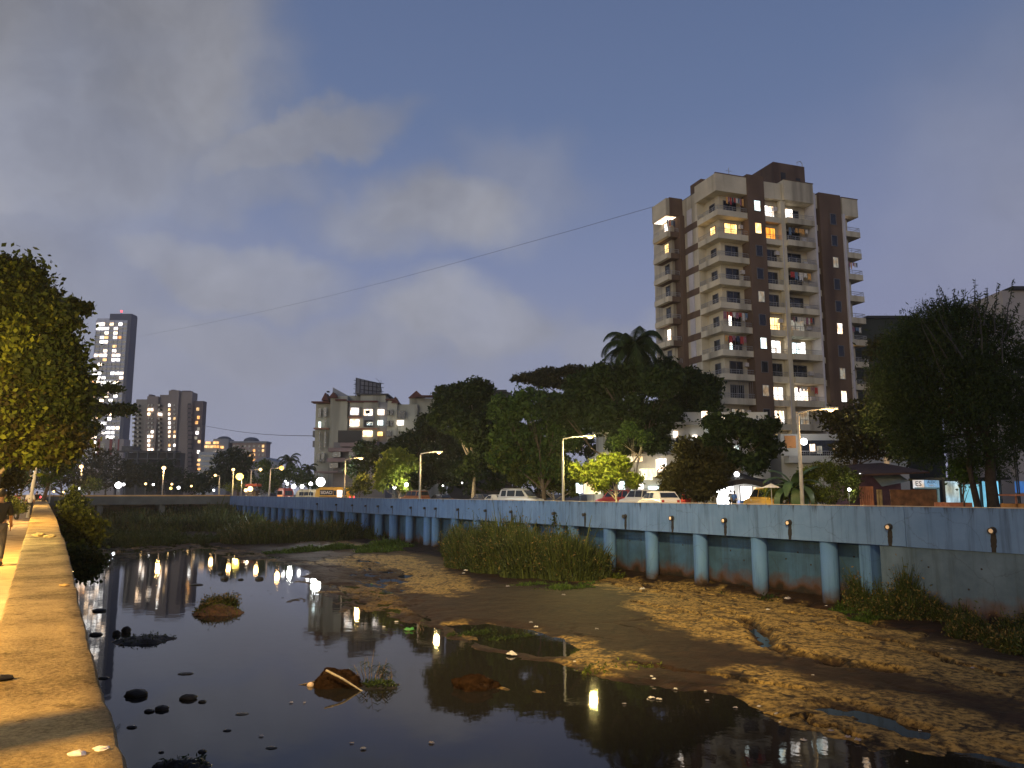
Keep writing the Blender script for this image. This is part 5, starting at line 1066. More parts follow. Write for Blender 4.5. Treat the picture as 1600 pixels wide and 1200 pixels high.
bush('taller lit bush rising above the far end of the parapet', 118, 800, [(116, 775, 10), (122, 785, 12), (104, 790, 12), (132, 795, 10), (112, 765, 6)], 48, 'leaf_olive', 1700, .2, z=1)
bush('dark leafy tangle at the waterline under the parapet', 130, 890, [(125, 880, 14), (140, 890, 12), (118, 868, 12), (132, 900, 8), (150, 872, 9)], 27, 'leaf_dark', 2200, .17, z=0)
# ================================================================== reeds and grass on the flats
def reeds(label, foot, Y0, n, hgt, name='reed_bed', group='reed beds on the mud', mat='reed', bl=.02, tips=True, lean=.35, cat='reeds'):
    """foot: list of (px,py,rx_m,ry_m,weight,height factor) blobs on the mud"""
    pts = [(onz(a, b_, .15), rx, ry, w_, hf) for a, b_, rx, ry, w_, hf in foot]; c0 = pts[0][0]
    root = empty(name, (c0.x, c0.y, 0), 0, label, cat, group)
    ws = np.array([p[3]*p[1]*p[2] for p in pts], float); ws /= ws.sum(); idx = RNG.choice(len(pts), n, p=ws)
    C_ = np.array([tuple(p[0]) for p in pts])[idx]; rx = np.array([p[1] for p in pts], float)[idx]; ry = np.array([p[2] for p in pts], float)[idx]; hf = np.array([p[4] for p in pts])[idx]
    an = RNG.uniform(0, 2*np.pi, n); rr = RNG.uniform(0, 1, n)**.5
    u = rr*np.cos(an)*rx; v = rr*np.sin(an)*ry
    X_ = C_[:, 0] + DV.x*v + NV.x*u; Y_ = C_[:, 1] + DV.y*v + NV.y*u
    prof = np.sqrt(np.clip(1-rr**2*.75, 0, 1)); cn = np.clip(.62+2.6*fbm(X_*.55, Y_*.55, 3, 13) + 1.5*fbm(X_*1.9, Y_*1.9, 2, 14)+.25, .15, 1.35)
    H = hgt*hf*prof*cn*(RNG.uniform(.45, 1.0, n) + .35*(RNG.uniform(0, 1, n) > .97)); z0 = np.full(n, .0)
    az = RNG.uniform(0, 2*np.pi, n); ln = RNG.uniform(.05, lean, n)*H; ox, oy = np.cos(az)*ln + (X_-C_[:, 0])/np.maximum(rx, ry)*H*.28, np.sin(az)*ln + (Y_-C_[:, 1])/np.maximum(rx, ry)*H*.28
    wx, wy = -np.sin(az), np.cos(az); w_ = bl*RNG.uniform(.6, 1.4, n)*(1+Y0/60)
    b0 = np.stack([X_, Y_, z0], 1); m1 = np.stack([X_+ox*.3, Y_+oy*.3, H*.6], 1); t1 = np.stack([X_+ox, Y_+oy, H], 1); wv = np.stack([wx*w_, wy*w_, np.zeros(n)], 1)
    V = np.stack([b0-wv, b0+wv, m1+wv, m1-wv, m1-wv, m1+wv, t1+wv*.3, t1-wv*.3], 1)
    V[:, 4:6] = V[:, [3, 2]]
    V = V.reshape(-1, 3); i8 = np.arange(n)[:, None]*8; F_ = np.concatenate([i8+np.array([0, 1, 2, 3]), i8+np.array([4, 5, 6, 7])])
    keep(npmesh('leaves', V, F_, M[mat]), root)
    k = RNG.integers(0, n, n)
    f_ = RNG.uniform(.3, 1, n)[:, None]; L_ = b0[k]*(1-f_) + t1[k]*f_ + RNG.normal(size=(n, 3))*.10*np.array([1, 1, .6]); L_[:, 2] = np.abs(L_[:, 2])
    keep(leaf_mesh('foliage', L_, .09*(1+Y0/40), M[mat], None, .35, .2), root)
    if tips:
        k = RNG.choice(n, n//3); T_ = t1[k] + RNG.normal(size=(len(k), 3))*.07; keep(leaf_mesh('seed_sprays', T_, .08*(1+Y0/50), M['reedtip'], None, .4, -.6), root)
    return root
reeds('biggest reed bed, brownish, before the blue piers in mid channel', [(760, 885, 3.2, 3.0, 1, 1.0), (805, 892, 3.4, 3.0, 1, 1.05), (850, 900, 3.2, 2.4, 1, 1.0), (895, 905, 2.4, 2.2, 1, .85), (735, 872, 2.2, 3, 1, .8), (930, 893, 1.6, 2.0, 1, .55)], 52, 30000, 3.1)
reeds('long dark reed bed left of the short pier pair', [(430, 846, 6, 5, 1, .9), (470, 842, 6, 5, 1, 1), (515, 842, 5, 6, 1, 1), (548, 838, 4, 6, 1, .9), (405, 838, 5, 8, 1, .8)], 95, 15000, 2.25, bl=.03)
reeds('far dark reed bed under the bridge', [(200, 815, 9, 12, 1, .8), (250, 812, 9, 12, 1, .9), (300, 812, 9, 12, 1, .9), (345, 815, 7, 12, 1, 1), (150, 812, 8, 12, 1, .8), (180, 828, 6, 9, 1, .75), (240, 830, 7, 8, 1, .7), (300, 828, 7, 8, 1, .8), (355, 828, 6, 8, 1, .9)], 135, 24000, 3.1, bl=.05)
reeds('dark weed bed on the left flats before the bridge', [(225, 848, 5, 5, 1, .5), (270, 845, 6, 5, 1, .6), (310, 845, 5, 4, 1, .5), (190, 838, 6, 6, 1, .6), (150, 842, 3, 6, 1, .6)], 95, 8000, 1.8, mat='leaf_dark', tips=False)
reeds('round tan reed clump against the grey end of the blue wall', [(1400, 968, 1.6, 1.2, 1, 1.0), (1435, 972, 1.4, 1.0, 1, .95), (1372, 958, 1.4, 1.2, 1, 1.0), (1460, 975, .9, .8, 1, .8)], 34, 18000, 2.2, bl=.011)
reeds('low dark reed clump at the right edge of the flats', [(1530, 990, 1.1, 1.2, 1, 1.0), (1570, 1010, 1.4, 1.0, 1, .8), (1610, 1000, 1.3, 1.4, 1, 1), (1520, 1000, .8, .8, 1, .7), (1600, 1020, 1.2, .8, 1, .6)], 31, 13000, 1.35, bl=.011)
G_ = 'low grass patches on the mud'
reeds('bright green grass tuft left of the tan reed clump', [(1335, 960, .8, .8, 1, 1), (1350, 972, .7, .6, 1, .9), (1320, 955, .5, .5, 1, .8)], 36, 1700, .8, 'grass_tuft', G_, 'leaf_mid', .012, False, .6, 'grass')
reeds('flat bright green grass patch left of the slim pier pair', [(610, 856, 3, 2, 1, .9), (635, 858, 2.6, 1.4, 1, .7), (595, 862, 2.5, 1.5, 1, .6)], 80, 3500, .95, 'grass_patch', G_, 'leaf_mid', .025, False, .6, 'grass')
reeds('flat green grass patch along the foot of the long reed bed', [(500, 860, 4.5, 1.6, 1, .7), (540, 858, 3.5, 1.6, 1, .8), (470, 862, 3.5, 1.4, 1, .6)], 85, 4200, .9, 'grass_patch', G_, 'leaf_mid', .025, False, .6, 'grass')
reeds('small bush of grass at the foot of the piers, mid channel', [(592, 845, 1.5, 2, 1, 1), (612, 845, 1.4, 2, 1, 1)], 88, 1100, 1.5, 'grass_tuft', G_, 'reed', .025, False, .5, 'grass')
reeds('mossy grass hump right of the biggest reed bed', [(953, 902, 1.1, .8, 1, 1)], 52, 1100, .45, 'grass_tuft', G_, 'leaf_olive', .02, False, .6, 'grass')
reeds('fringe of low grass at the front foot of the biggest reed bed', [(880, 922, 2.5, .9, 1, .8), (835, 915, 1.6, .8, 1, .6), (905, 915, 1.5, .8, 1, .8)], 48, 2600, .55, 'grass_patch', G_, 'leaf_mid', .014, False, .7, 'grass')
reeds('thin lit grass on the shore of the dark pool', [(965, 1038, 1.5, .5, 1, 1), (990, 1042, 1.2, .4, 1, .8)], 30, 450, .2, 'grass_patch', G_, 'leaf_olive', .008, False, .6, 'grass')
reeds('dark weeds along the shallow pool edge', [(740, 985, 1.2, .3, 1, 1), (800, 990, 1.2, .3, 1, .8)], 34, 350, .15, 'grass_patch', G_, 'leaf_dark', .009, False, .6, 'grass')
reeds('long pale grass at the foot of the blue piers', [(1150, 925, 1.2, .6, 1, .6), (1095, 915, 1.2, .7, 1, .6), (1210, 935, 1, .6, 1, .7)], 42, 700, .5, 'grass_patch', G_, 'leaf_dark', .012, False, .6, 'grass')
# small plants growing out of the wall
def sprig(label, px, py, Y, r, mat='leaf_dark'):
    c = at(px, py, Y); root = empty('wall_sprig', c, 0, label, 'plant', 'small plants rooted in the blue wall')
    q = MB(); q.tube([c+Vector((0, .15, -r)), c, c+Vector((.1, -.1, r))], [.02, .015, .006], 5); keep(q.build('stem', M['bark']), root)
    keep(leaf_mesh('foliage', np.array(c)+RNG.normal(size=(70, 3))*np.array([r*.45, .1, r*.6]), .22, M[mat], None, .6), root)
sprig('small plant sprouting from the blue parapet panel above the big reed bed', 868, 812, P(s_on_wall(868), 34.0).y, .5); sprig('dark plant growing between piers above the reed bed', 788, 827, P(s_on_wall(788), 34.1).y, .7)
# ================================================================== street lamps
HEAD = plain('lamp housing', (.25, .25, .25), .5, .1, 3)
polem = plain('galvanised pole', (.36, .35, .32), .6, .15, 4)
def street_lamp(label, pole_px, lamp_px, lamp_py, Y, mat, power=0, col=(1, .62, .25), bulb=.22, rp=.09, group='street lamps', gz=4.2, armdir=None, name='street_lamp', lr=.25):
    b = Vector((hx(pole_px, Y), Y, gz)); hd = at(lamp_px, lamp_py, Y)
    root = empty(name, b, 0, label, 'street lamp', group); top = Vector((b.x, b.y, hd.z - .35))
    q = MB().tube([b, b.lerp(top, .5), top], [rp*1.2, rp, rp*.7], 10); q.tube([b-Vector((0, 0, .2)), b+Vector((0, 0, .5))], rp*1.7, 10)
    keep(q.build('pole', polem, smooth=True), root)
    if abs(hd.x-b.x) > .25:
        m = top.lerp(hd, .35)+Vector((0, 0, .18)); keep(MB().tube([top, top+Vector((0, 0, .15)), m, hd+Vector((0, 0, .08))], [rp*.6, rp*.55, rp*.45, rp*.4], 8).build('arm', polem), root)
        s = 1 if hd.x > b.x else -1
        q = MB(hd); q.box(-.35*1, .40, -.14, .14, .03, .15); keep(q.build('lamp_head', HEAD), root)
    else: keep(MB(hd).tube([(0, 0, -.45), (0, 0, .3)], [rp, rp*1.6], 10).build('lamp_head', HEAD), root)
    q = MB(hd); q.ball((0, 0, -.02), bulb, 12, 8, 0, .62 if bulb < .25 else .9, 1.25 if bulb < .25 else 1); bo = keep(q.build('bulb', mat, smooth=True), root)
    if power:
        l = light('lamp_light', hd - Vector((0, 0, bulb+.08)), col, power, lr); keep(l, root)
    return root
SL = 'street lamps'
sod = (1, .60, .22)
street_lamp('nearest far bank lamp post, its lamp small and orange, before the banana plant', 1253, 1298, 640, 43.5, M['lamp_warm'], 900, sod, .15, .10)
street_lamp('far bank lamp post with the bright yellow lamp among green trees', 880, 922, 682, 62, M['lamp_yellow'], 5200, (1, .78, .25), .20, .10)
street_lamp('far bank lamp post with a small orange lamp before dark trees', 656, 686, 706.5, 86, M['lamp_warm'], 2200, (1, .7, .28), .2, .11)
street_lamp('slim lamp post rising behind the long yellow bus', 538, 564, 716, 106, M['lamp_warm'], 2500, sod, .22, .11)
for lb, pp, lp_, ly, Y, mt, pw, bl in (('bridge lamp post with orange glow, alone above mid bridge', 253.5, 256, 731, 172, 'lamp_warm', 2600, .62), ('lamp with pink orange glow at the left end of the bridge', 125, 127, 729, 172, 'lamp_warm', 2600, .6),
        ('tall lamp left of the big yellow glow', 363, 364.5, 733.5, 170, 'lamp_warm', 600, .48), ('lamp reaching left from its post near the round black tree', 342, 336.5, 742.5, 172, 'lamp_warm', 400, .42), ('orange lamp between the yellow glow and the palms', 391, 407, 733.5, 165, 'lamp_warm', 600, .48), ('large orange glowing lamp left of the palms', 421, 440, 731, 150, 'lamp_sodium', 900, .6)):
    street_lamp(lb, pp, lp_, ly, Y, M[mt], pw, sod, bl*.72, .14, lr=.4)  # far bulbs enlarged to carry the lamp glow in their shape
street_lamp('big blurred yellow lamp glow beside a lime tree', 377, 374.5, 744.5, 168, M['lamp_yellow'], 1500, (1, .72, .25), .8, .12, lr=.5)
def small_light(label, px, py, Y, r, mat, power=0, col=(1, 1, 1), name='flood_light', group='market and road lights along the far bank', gz=4.2):
    c = at(px, py, Y); root = empty(name, (c.x, c.y, gz), 0, label, 'light', group)
    keep(MB().tube([(c.x, c.y+.1, gz), (c.x, c.y+.1, c.z-r*.5)], .04, 6).build('stand', M['dark']), root)
    keep(MB(c).ball((0, 0, 0), r, 14, 8).build('bulb', mat, smooth=True), root)  # oversized ball: the glare round the light is put into its shape
    if power: keep(light('lamp_light', c - Vector((0, r+.25, 0)), col, power, r), root)
for i, (lb, px, py, Y, r, mt, pw, cl_) in enumerate([
    ('hugest white glare above the yellow bus', 501, 753, 118, .8, 'lamp_white', 6000, (.9, .97, 1)), ('white light just left of the hugest white glare', 485.5, 756, 120, .42, 'lamp_white', 0, (1, 1, 1)),
    ('broad white glare over the cream van, left of pair', 459, 760, 125, .5, 'lamp_white', 1500, (1, .97, .9)), ('broad white glare over the cream van, right of pair', 472, 760, 125, .45, 'lamp_white', 0, (1, 1, 1)),
    ('small pale light left of the white glares', 449, 756, 128, .32, 'lamp_white', 0, (1, 1, 1)), ('tiny high white light above the red van', 446, 752, 130, .2, 'lamp_white', 0, (1, 1, 1)),
    ('pinkish white stall light under the red awning', 391, 764, 150, .75, 'lamp_warm', 900, (1, .8, .6)), ('second stall light close to the red awning', 384, 766, 150, .5, 'lamp_warm', 0, (1, 1, 1)),
    ('glaring bluish white light in the park beyond the bridge', 185, 758, 190, .9, 'lamp_white', 5000, (.75, .92, 1)), ('side flare light beside the bluish park light', 193, 757, 192, .5, 'lamp_white', 0, (1, 1, 1)),
    ('small pink light right of the park glare', 227.5, 756, 180, .42, 'lamp_warm', 0, (1, 1, 1)), ('small bluish light right of the park glare', 239.5, 757, 180, .36, 'lamp_white', 0, (1, 1, 1)),
    ('small pink light right of the bridge lamp', 268.5, 756.5, 180, .38, 'lamp_warm', 0, (1, 1, 1)), ('yellow low light right of the bridge lamp', 267, 763, 181, .45, 'lamp_yellow', 0, (1, 1, 1)),
    ('white car lamp flare near mid bridge', 279, 762, 181, .5, 'lamp_white', 0, (1, 1, 1)), ('pink white light right of mid bridge', 299, 759.5, 180, .36, 'lamp_warm', 0, (1, 1, 1)), ('low white light near the bridge right end', 334, 766, 178, .34, 'lamp_white', 0, (1, 1, 1)),
    ('white shop light behind lime leaves', 635, 757.5, 103, .38, 'lamp_white', 900, (1, .97, .85)), ('white shop panel light left of lime leaves', 617, 761, 108, .42, 'lamp_white', 0, (1, 1, 1)), ('tiny white light low between two dark trees', 692, 759, 110, .17, 'lamp_white', 0, (1, 1, 1)), ('tiny pale light right of the darkest gap', 722, 754.5, 112, .16, 'lamp_white', 0, (1, 1, 1)),
    ('white light on the cream block\'s right flank', 625, 661, 200, .8, 'lamp_white', 0, (1, 1, 1)), ('small white light high in the feathery tree, right', 1573, 565, 47, .10, 'lamp_white', 0, (1, 1, 1)), ('second tiny light below in the feathery tree', 1579, 600, 47, .07, 'lamp_white', 0, (1, 1, 1)), ('white bulb beneath the yellow bush', 1327, 765, 50, .12, 'lamp_white', 60, (1, .95, .8)),
    ('small white light low at left on the promenade end', 125, 763, 165, .35, 'lamp_white', 0, (1, 1, 1)), ('pink light far along the promenade', 99, 769, 150, .28, 'lamp_warm', 0, (1, 1, 1)), ('pink light beside the bridge end on the promenade', 84, 768, 140, .26, 'lamp_warm', 0, (1, 1, 1)),
    ('white round lamp by the umbrella near the yellow taxi', 1233, 757, 50, .09, 'lamp_white', 0, (1, 1, 1)), ('pale blue light behind the trees of the white house', 906, 768, 74, .2, 'lamp_white', 250, (.7, .95, 1))]):
    small_light(lb, px, py, Y, r*(.68 if Y > 100 and pw < 3000 else .85), M[mt], pw, cl_)
# white lamp post on the promenade (pale pole by the man in the white shirt)
b = at(43.5, 806, 50); b.z = 4.2; PL = empty('lamp_post', b, 0, 'pale lamp post on the promenade beside the man in the white shirt', 'street lamp')
keep(MB().tube([b, b+Vector((.3, 0, 4)), b+Vector((.7, 0, 8.2))], [.12, .1, .07], 10).build('pole', plain('white pole', (.6, .6, .58), .5, .1, 2), smooth=True), PL)
keep(MB(b+Vector((.7, 0, 8.2))).box(-.3, .5, -.12, .12, 0, .12).build('lamp_head', HEAD), PL)
b = at(78, 768, 120); b.z = 4.2; PL = empty('lamp_post', b, 0, 'distant pale post at the far end of the promenade', 'street lamp')
keep(MB().tube([b, b+Vector((0, 0, 3.2))], .12, 8).build('pole', polem), PL); keep(MB(b+Vector((0, 0, 3.2))).ball((0, 0, 0), .16, 8, 6).build('lamp_head', HEAD), PL)

# ================================================================== vehicles
tyre = plain('tyre rubber', (.02, .02, .02), .8, .2, 5); rimm = plain('wheel rim', (.35, .35, .36), .3, .1, 3, metal=.7)
glass = plain('car glass', (.02, .025, .03), .08, .2, 1, spec=.7)
RDIR = math.atan2(DV.y, DV.x)
def loft(q, rings):
    n = len(q.v); k = len(rings[0])
    for r_ in rings: q.v += [Vector(p) for p in r_]
    for i in range(len(rings)-1):
        for j in range(k): q.f.append((n+i*k+j, n+i*k+(j+1) % k, n+(i+1)*k+(j+1) % k, n+(i+1)*k+j))
    q.f.append(tuple(n+j for j in reversed(range(k)))); q.f.append(tuple(n+(len(rings)-1)*k+j for j in range(k)))
def wheels(root, xs, hw, r=.33):
    for x in xs:
        for s in (-1, 1):
            w_ = MB().tube([(x, s*(hw-.2), r), (x, s*(hw-.01), r)], r, 18).build('wheel', tyre); w_.parent = root
            MB().tube([(x, s*(hw-.012), r), (x, s*(hw+.005), r)], r*.6, 14).build('rim', rimm).parent = w_
def car(label, px, t, paint, kind='sedan', heading=0, group='vehicles on the far road', name='parked_car', cat='car', lit=None, z=ROAD+.01):
    g = fp(px, t); root = empty(name, (g.x, g.y, z), RDIR+heading, label, cat, group)
    L_ = 4.3; hw = .85; H = {'suv': 1.78, 'sedan': 1.46, 'hatch': 1.5}[kind]; belt = .95 if kind != 'suv' else 1.08
    st = [(-L_/2, .45, belt-.12, .72), (-L_/2+.1, .3, belt-.02, hw-.03), (-.9, .25, belt, hw), (.7, .25, belt, hw), (1.2, .25, belt-.05, hw), (L_/2-.15, .3, belt-.2, hw-.06), (L_/2, .45, belt-.32, .68)]
    q = MB(); rings = []
    for x, a, b_, w_ in st: rings.append([(x, -w_*.92, a), (x, w_*.92, a), (x, w_, a+.15), (x, w_, b_-.1), (x, w_*.9, b_), (x, -w_*.9, b_), (x, -w_, b_-.1), (x, -w_, a+.15)])
    loft(q, rings); q.build('body', paint, root)
    bk = {'suv': (-L_/2+.12, -L_/2+.35), 'hatch': (-L_/2+.15, -L_/2+.6), 'sedan': (-1.55, -1.0)}[kind]; fr = (1.25, .55)
    q = MB(); loft(q, [[(bk[0], -.76, belt-.02), (bk[0], .76, belt-.02), (bk[0]+.02, .75, belt+.02), (bk[0]+.02, -.75, belt+.02)], [(bk[1], -.78, belt-.02), (bk[1], .78, belt-.02), (bk[1], .62, H-.05), (bk[1], -.62, H-.05)], [(-.3, -.79, belt-.02), (-.3, .79, belt-.02), (-.3, .64, H), (-.3, -.64, H)], [(fr[1], -.78, belt-.02), (fr[1], .78, belt-.02), (fr[1], .61, H-.06), (fr[1], -.61, H-.06)], [(fr[0], -.74, belt-.03), (fr[0], .74, belt-.03), (fr[0]-.02, .73, belt), (fr[0]-.02, -.73, belt)]])
    q.build('cabin', paint, root)
    def side(x0, x1, x2, x3, s, zb=.05, zt=.12):
        f = lambda x, z: (x, s*(.795-.155*((z-belt)/(H-belt)))+s*.012, z); q = MB(); q.poly([f(x0, belt+zb), f(x1, belt+zb), f(x2, H-zt), f(x3, H-zt)] if s > 0 else [f(x3, H-zt), f(x2, H-zt), f(x1, belt+zb), f(x0, belt+zb)]); q.build('side_window', glass, root)
    for s in (-1, 1):
        side(-.12, fr[0]-.35, fr[1]-.02, -.12, s); side(bk[1]+.75, -.22, -.22, bk[1]+.75, s)
        if kind == 'suv': side(bk[1]+.08, bk[1]+.62, bk[1]+.62, bk[1]+.12, s)
    q = MB(); q.poly([(fr[0]-.06, -.66, belt+.06), (fr[0]-.06, .66, belt+.06), (fr[1]+.05, .56, H-.12), (fr[1]+.05, -.56, H-.12)]); q.v = [v+Vector((.03, 0, .02)) for v in q.v]; q.build('windscreen', glass, root)
    q = MB(); q.poly([(bk[0]+.05, .66, belt+.08), (bk[0]+.05, -.66, belt+.08), (bk[1]-.03, -.56, H-.14), (bk[1]-.03, .56, H-.14)]); q.v = [v+Vector((-.035, 0, .02)) for v in q.v]; q.build('rear_window', glass, root)
    for s in (-1, 1):
        MB().box(L_/2-.12, L_/2-.01, s*.45-.14, s*.45+.14, .62, .76).build('headlight', M['lamp_white'] if lit == 'front' else M['white'], root)
        MB().box(-L_/2-.01, -L_/2+.1, s*.58-.1, s*.58+.1, .70, .88).build('tail_lamp', M['lamp_red'] if lit == 'rear' else plain('red lens', (.3, .02, .02), .3), root)
    if kind == 'suv':
        for s in (-1, 1): MB().tube([(-1.6, s*.55, H+.06), (.3, s*.55, H+.06)], .025, 6).build('roof_rail', M['steel'], root)
    wheels(root, (-1.3, 1.3), hw); return root
wp = plain('white car paint', (.72, .70, .66), .3, .04, 2, spec=.5); sp_ = plain('silver car paint', (.42, .42, .42), .3, .05, 2, spec=.5, metal=.3); dp = plain('dark car paint', (.04, .04, .05), .25, .1, 2, spec=.5); yp = plain('yellow paint', (.62, .36, .05), .4, .08, 2); rp_ = plain('red van paint', (.45, .04, .03), .4, .08, 2)
car('pale estate car with roof rails left of the yellow lamp post', 814, 38.0, sp_, 'suv', math.pi+.45, z=ROAD+.20)
car('white car facing left below the brown tree', 1028, 38.6, wp, 'hatch', -.32, z=ROAD+.27)
car('dark saloon roof showing right of the short lamp post', 688, 44, dp, 'sedan', .1); car('dark saloon beside the bare pale trunk', 757, 44.5, dp, 'sedan', math.pi, z=ROAD+.08); car('pale saloon roof left of the estate car', 775, 42.5, sp_, 'sedan', .05)
car('rusty hued hatchback beyond the short lamp post', 648, 42.0, plain('rust brown paint', (.30, .13, .06), .4, .15, 3), 'suv', .3, z=ROAD+.15); car('red car half hidden under the leaning trunk tree', 1050, 47.0, rp_, 'suv', 0.1, z=ROAD)
car('yellow topped taxi by the bright shop', 1197, 46.0, yp, 'suv', -.35, name='taxi', cat='taxi', z=ROAD+.22)
car('car with glowing red tail lamps left of the red van', 423, 42, dp, 'hatch', math.pi*0, lit='front'); car('car with white headlamps on the left of the road traffic', 400, 39, wp, 'sedan', math.pi, lit='front', z=ROAD+.1)
for i, (px, lb, pt) in enumerate([(1000, 'white minivan roof under lit lime tree', wp), (965, 'reddish vehicle roof before the green shutters', rp_)]): car(lb, px, 45.5, pt, 'suv', .2*i, z=ROAD+.15)
def bus(label, px, t, paint, L_, H, hw, label_text=None, heading=0, name='bus', cat='bus', lit=None, low=None, z=ROAD+.01, cut=.5):
    g = fp(px, t); root = empty(name, (g.x, g.y, z), RDIR+heading, label, cat, 'vehicles on the far road'); q = MB(); rings = []
    for x, dz, w_ in ((-L_/2, .35, .86), (-L_/2+.12, .1, .97), (-L_/2+.5, 0, 1), (L_/2-cut-.3, 0, 1), (L_/2-.15, .35, .97), (L_/2, 1.2, .9)):
        w2 = w_*hw; rings.append([(x, -w2*.95, .35), (x, w2*.95, .35), (x, w2, .6), (x, w2*.97, H-.3-dz*.8), (x, w2*.8, H-dz), (x, -w2*.8, H-dz), (x, -w2*.97, H-.3-dz*.8), (x, -w2, .6)])
    loft(q, rings); q.build('body', paint, root)
    n_ = max(3, int(L_/1.3)); st_ = (L_-1.3)/n_
    for s in (-1, 1):
        for i in range(n_):
            x0 = -L_/2+.45+i*st_; q = MB().box(x0, x0+st_-.14, s*(hw+.005)-.012, s*(hw+.005)+.012, H*.52, H*.80); q.build('side_window', glass, root)
        MB().box(-L_/2+.3, L_/2-.8, s*(hw+.008)-.01, s*(hw+.008)+.01, H*.40, H*.45).build('stripe', low or M['dark'], root)
    MB().box(-L_/2-.015, -L_/2+.02, -hw*.75, hw*.75, H*.55, H*.8).build('rear_window', glass, root)
    q = MB(); q.poly([(L_/2+.0, -hw*.75, H*.46), (L_/2+.0, hw*.75, H*.46), (L_/2-.16, hw*.72, H*.8), (L_/2-.16, -hw*.72, H*.8)]); q.v = [v+Vector((.04, 0, 0)) for v in q.v]; q.build('windscreen', glass, root)
    for s in (-1, 1): MB().box(L_/2-.02, L_/2+.03, s*hw*.7-.12, s*hw*.7+.12, .7, .9).build('headlight', M['lamp_white'] if lit else M['white'], root); MB().box(-L_/2-.03, -L_/2+.02, s*hw*.75-.1, s*hw*.75+.1, .8, 1.1).build('tail_lamp', M['lamp_red'], root)
    wheels(root, (-L_*.3, L_*.32), hw, .42); return root
Yb_ = 101
BS = bus('long yellow minibus with pale lettering on its dark side window', 523, 37.8, yp, 5.6, 2.45, .98, z=ROAD+.02, heading=.78)
bp_ = MB().box(-.3, 1.9, -1.0-.04, -1.0-.02, 1.18, 2.0).build('lettered_window', M['dark'], BS)
cu = bpy.data.curves.new('lettering', 'FONT'); cu.body = 'SIDACI'; cu.size = .62; cu.align_x = 'CENTER'; cu.align_y = 'CENTER'; cu.extrude = .01
for sgn in (1,):
    tmp = bpy.data.objects.new('tmp', cu); C.objects.link(tmp); me = bpy.data.meshes.new_from_object(tmp.evaluated_get(bpy.context.evaluated_depsgraph_get())); bpy.data.objects.remove(tmp); me.materials.clear(); me.materials.append(M['white'])
    o = bpy.data.objects.new('lettering', me); C.objects.link(o); o.parent = BS
    o.location = (.8, 1.06, 1.65); o.rotation_euler = (R(90), 0, math.pi)
MB().box(-.3, 1.9, 1.0+.015, 1.0+.04, 1.25, 2.05).build('lettered_window', M['dark'], BS)
MB().box(-1.7, -.9, 1.02, 1.06, 1.0, 2.0).build('lit_panel', M['win_white'], BS)
bus('cream minivan with dark windows behind the yellow minibus', 483, 39.5, plain('cream van paint', (.6, .5, .3), .4, .08, 2), 4.8, 2.2, .9, name='van', cat='van', z=ROAD+.02, heading=.45)
bus('red backed van with a lit yellow rear left of the cream minivan', 446, 40.0, rp_, 4.6, 2.5, .95, name='van', cat='van', heading=math.pi, z=ROAD+.02, low=M['win_orange'])
g = at(440, 771, 128)
# red awning stall behind the distant traffic
RA = empty('market_stall', at(395, 770, 152), 0, 'distant market stall under a dull red awning', 'stall'); bpart(RA, 'awning', 152, 383, 401, 756, 760, 3, plain('dull red canvas', (.35, .09, .05), .8, .2, 1)); bpart(RA, 'counter', 152, 384, 400, 767, 775, 1.5, M['bark']); 
for l in (384, 400): bpart(RA, 'post', 152, l-.4, l+.4, 760, 776, .1, M['dark'])
# market umbrella
um = at(1205, 762, 50); UR = empty('parasol', (um.x, um.y, 4.2), 0, 'white market parasol beside the yellow taxi', 'parasol'); q = MB(um)
for i in range(8):
    a0, a1 = i*math.pi/4, (i+1)*math.pi/4; q.poly([(0, 0, .28), (.62*math.cos(a0), .62*math.sin(a0), 0), (.62*math.cos(a1), .62*math.sin(a1), 0)])
keep(q.build('canopy', plain('translucent white canopy', (.8, .8, .8), .7)), UR); keep(MB().tube([(um.x, um.y, 4.2), um+Vector((0, 0, .25))], .025, 6).build('pole', M['steel']), UR)

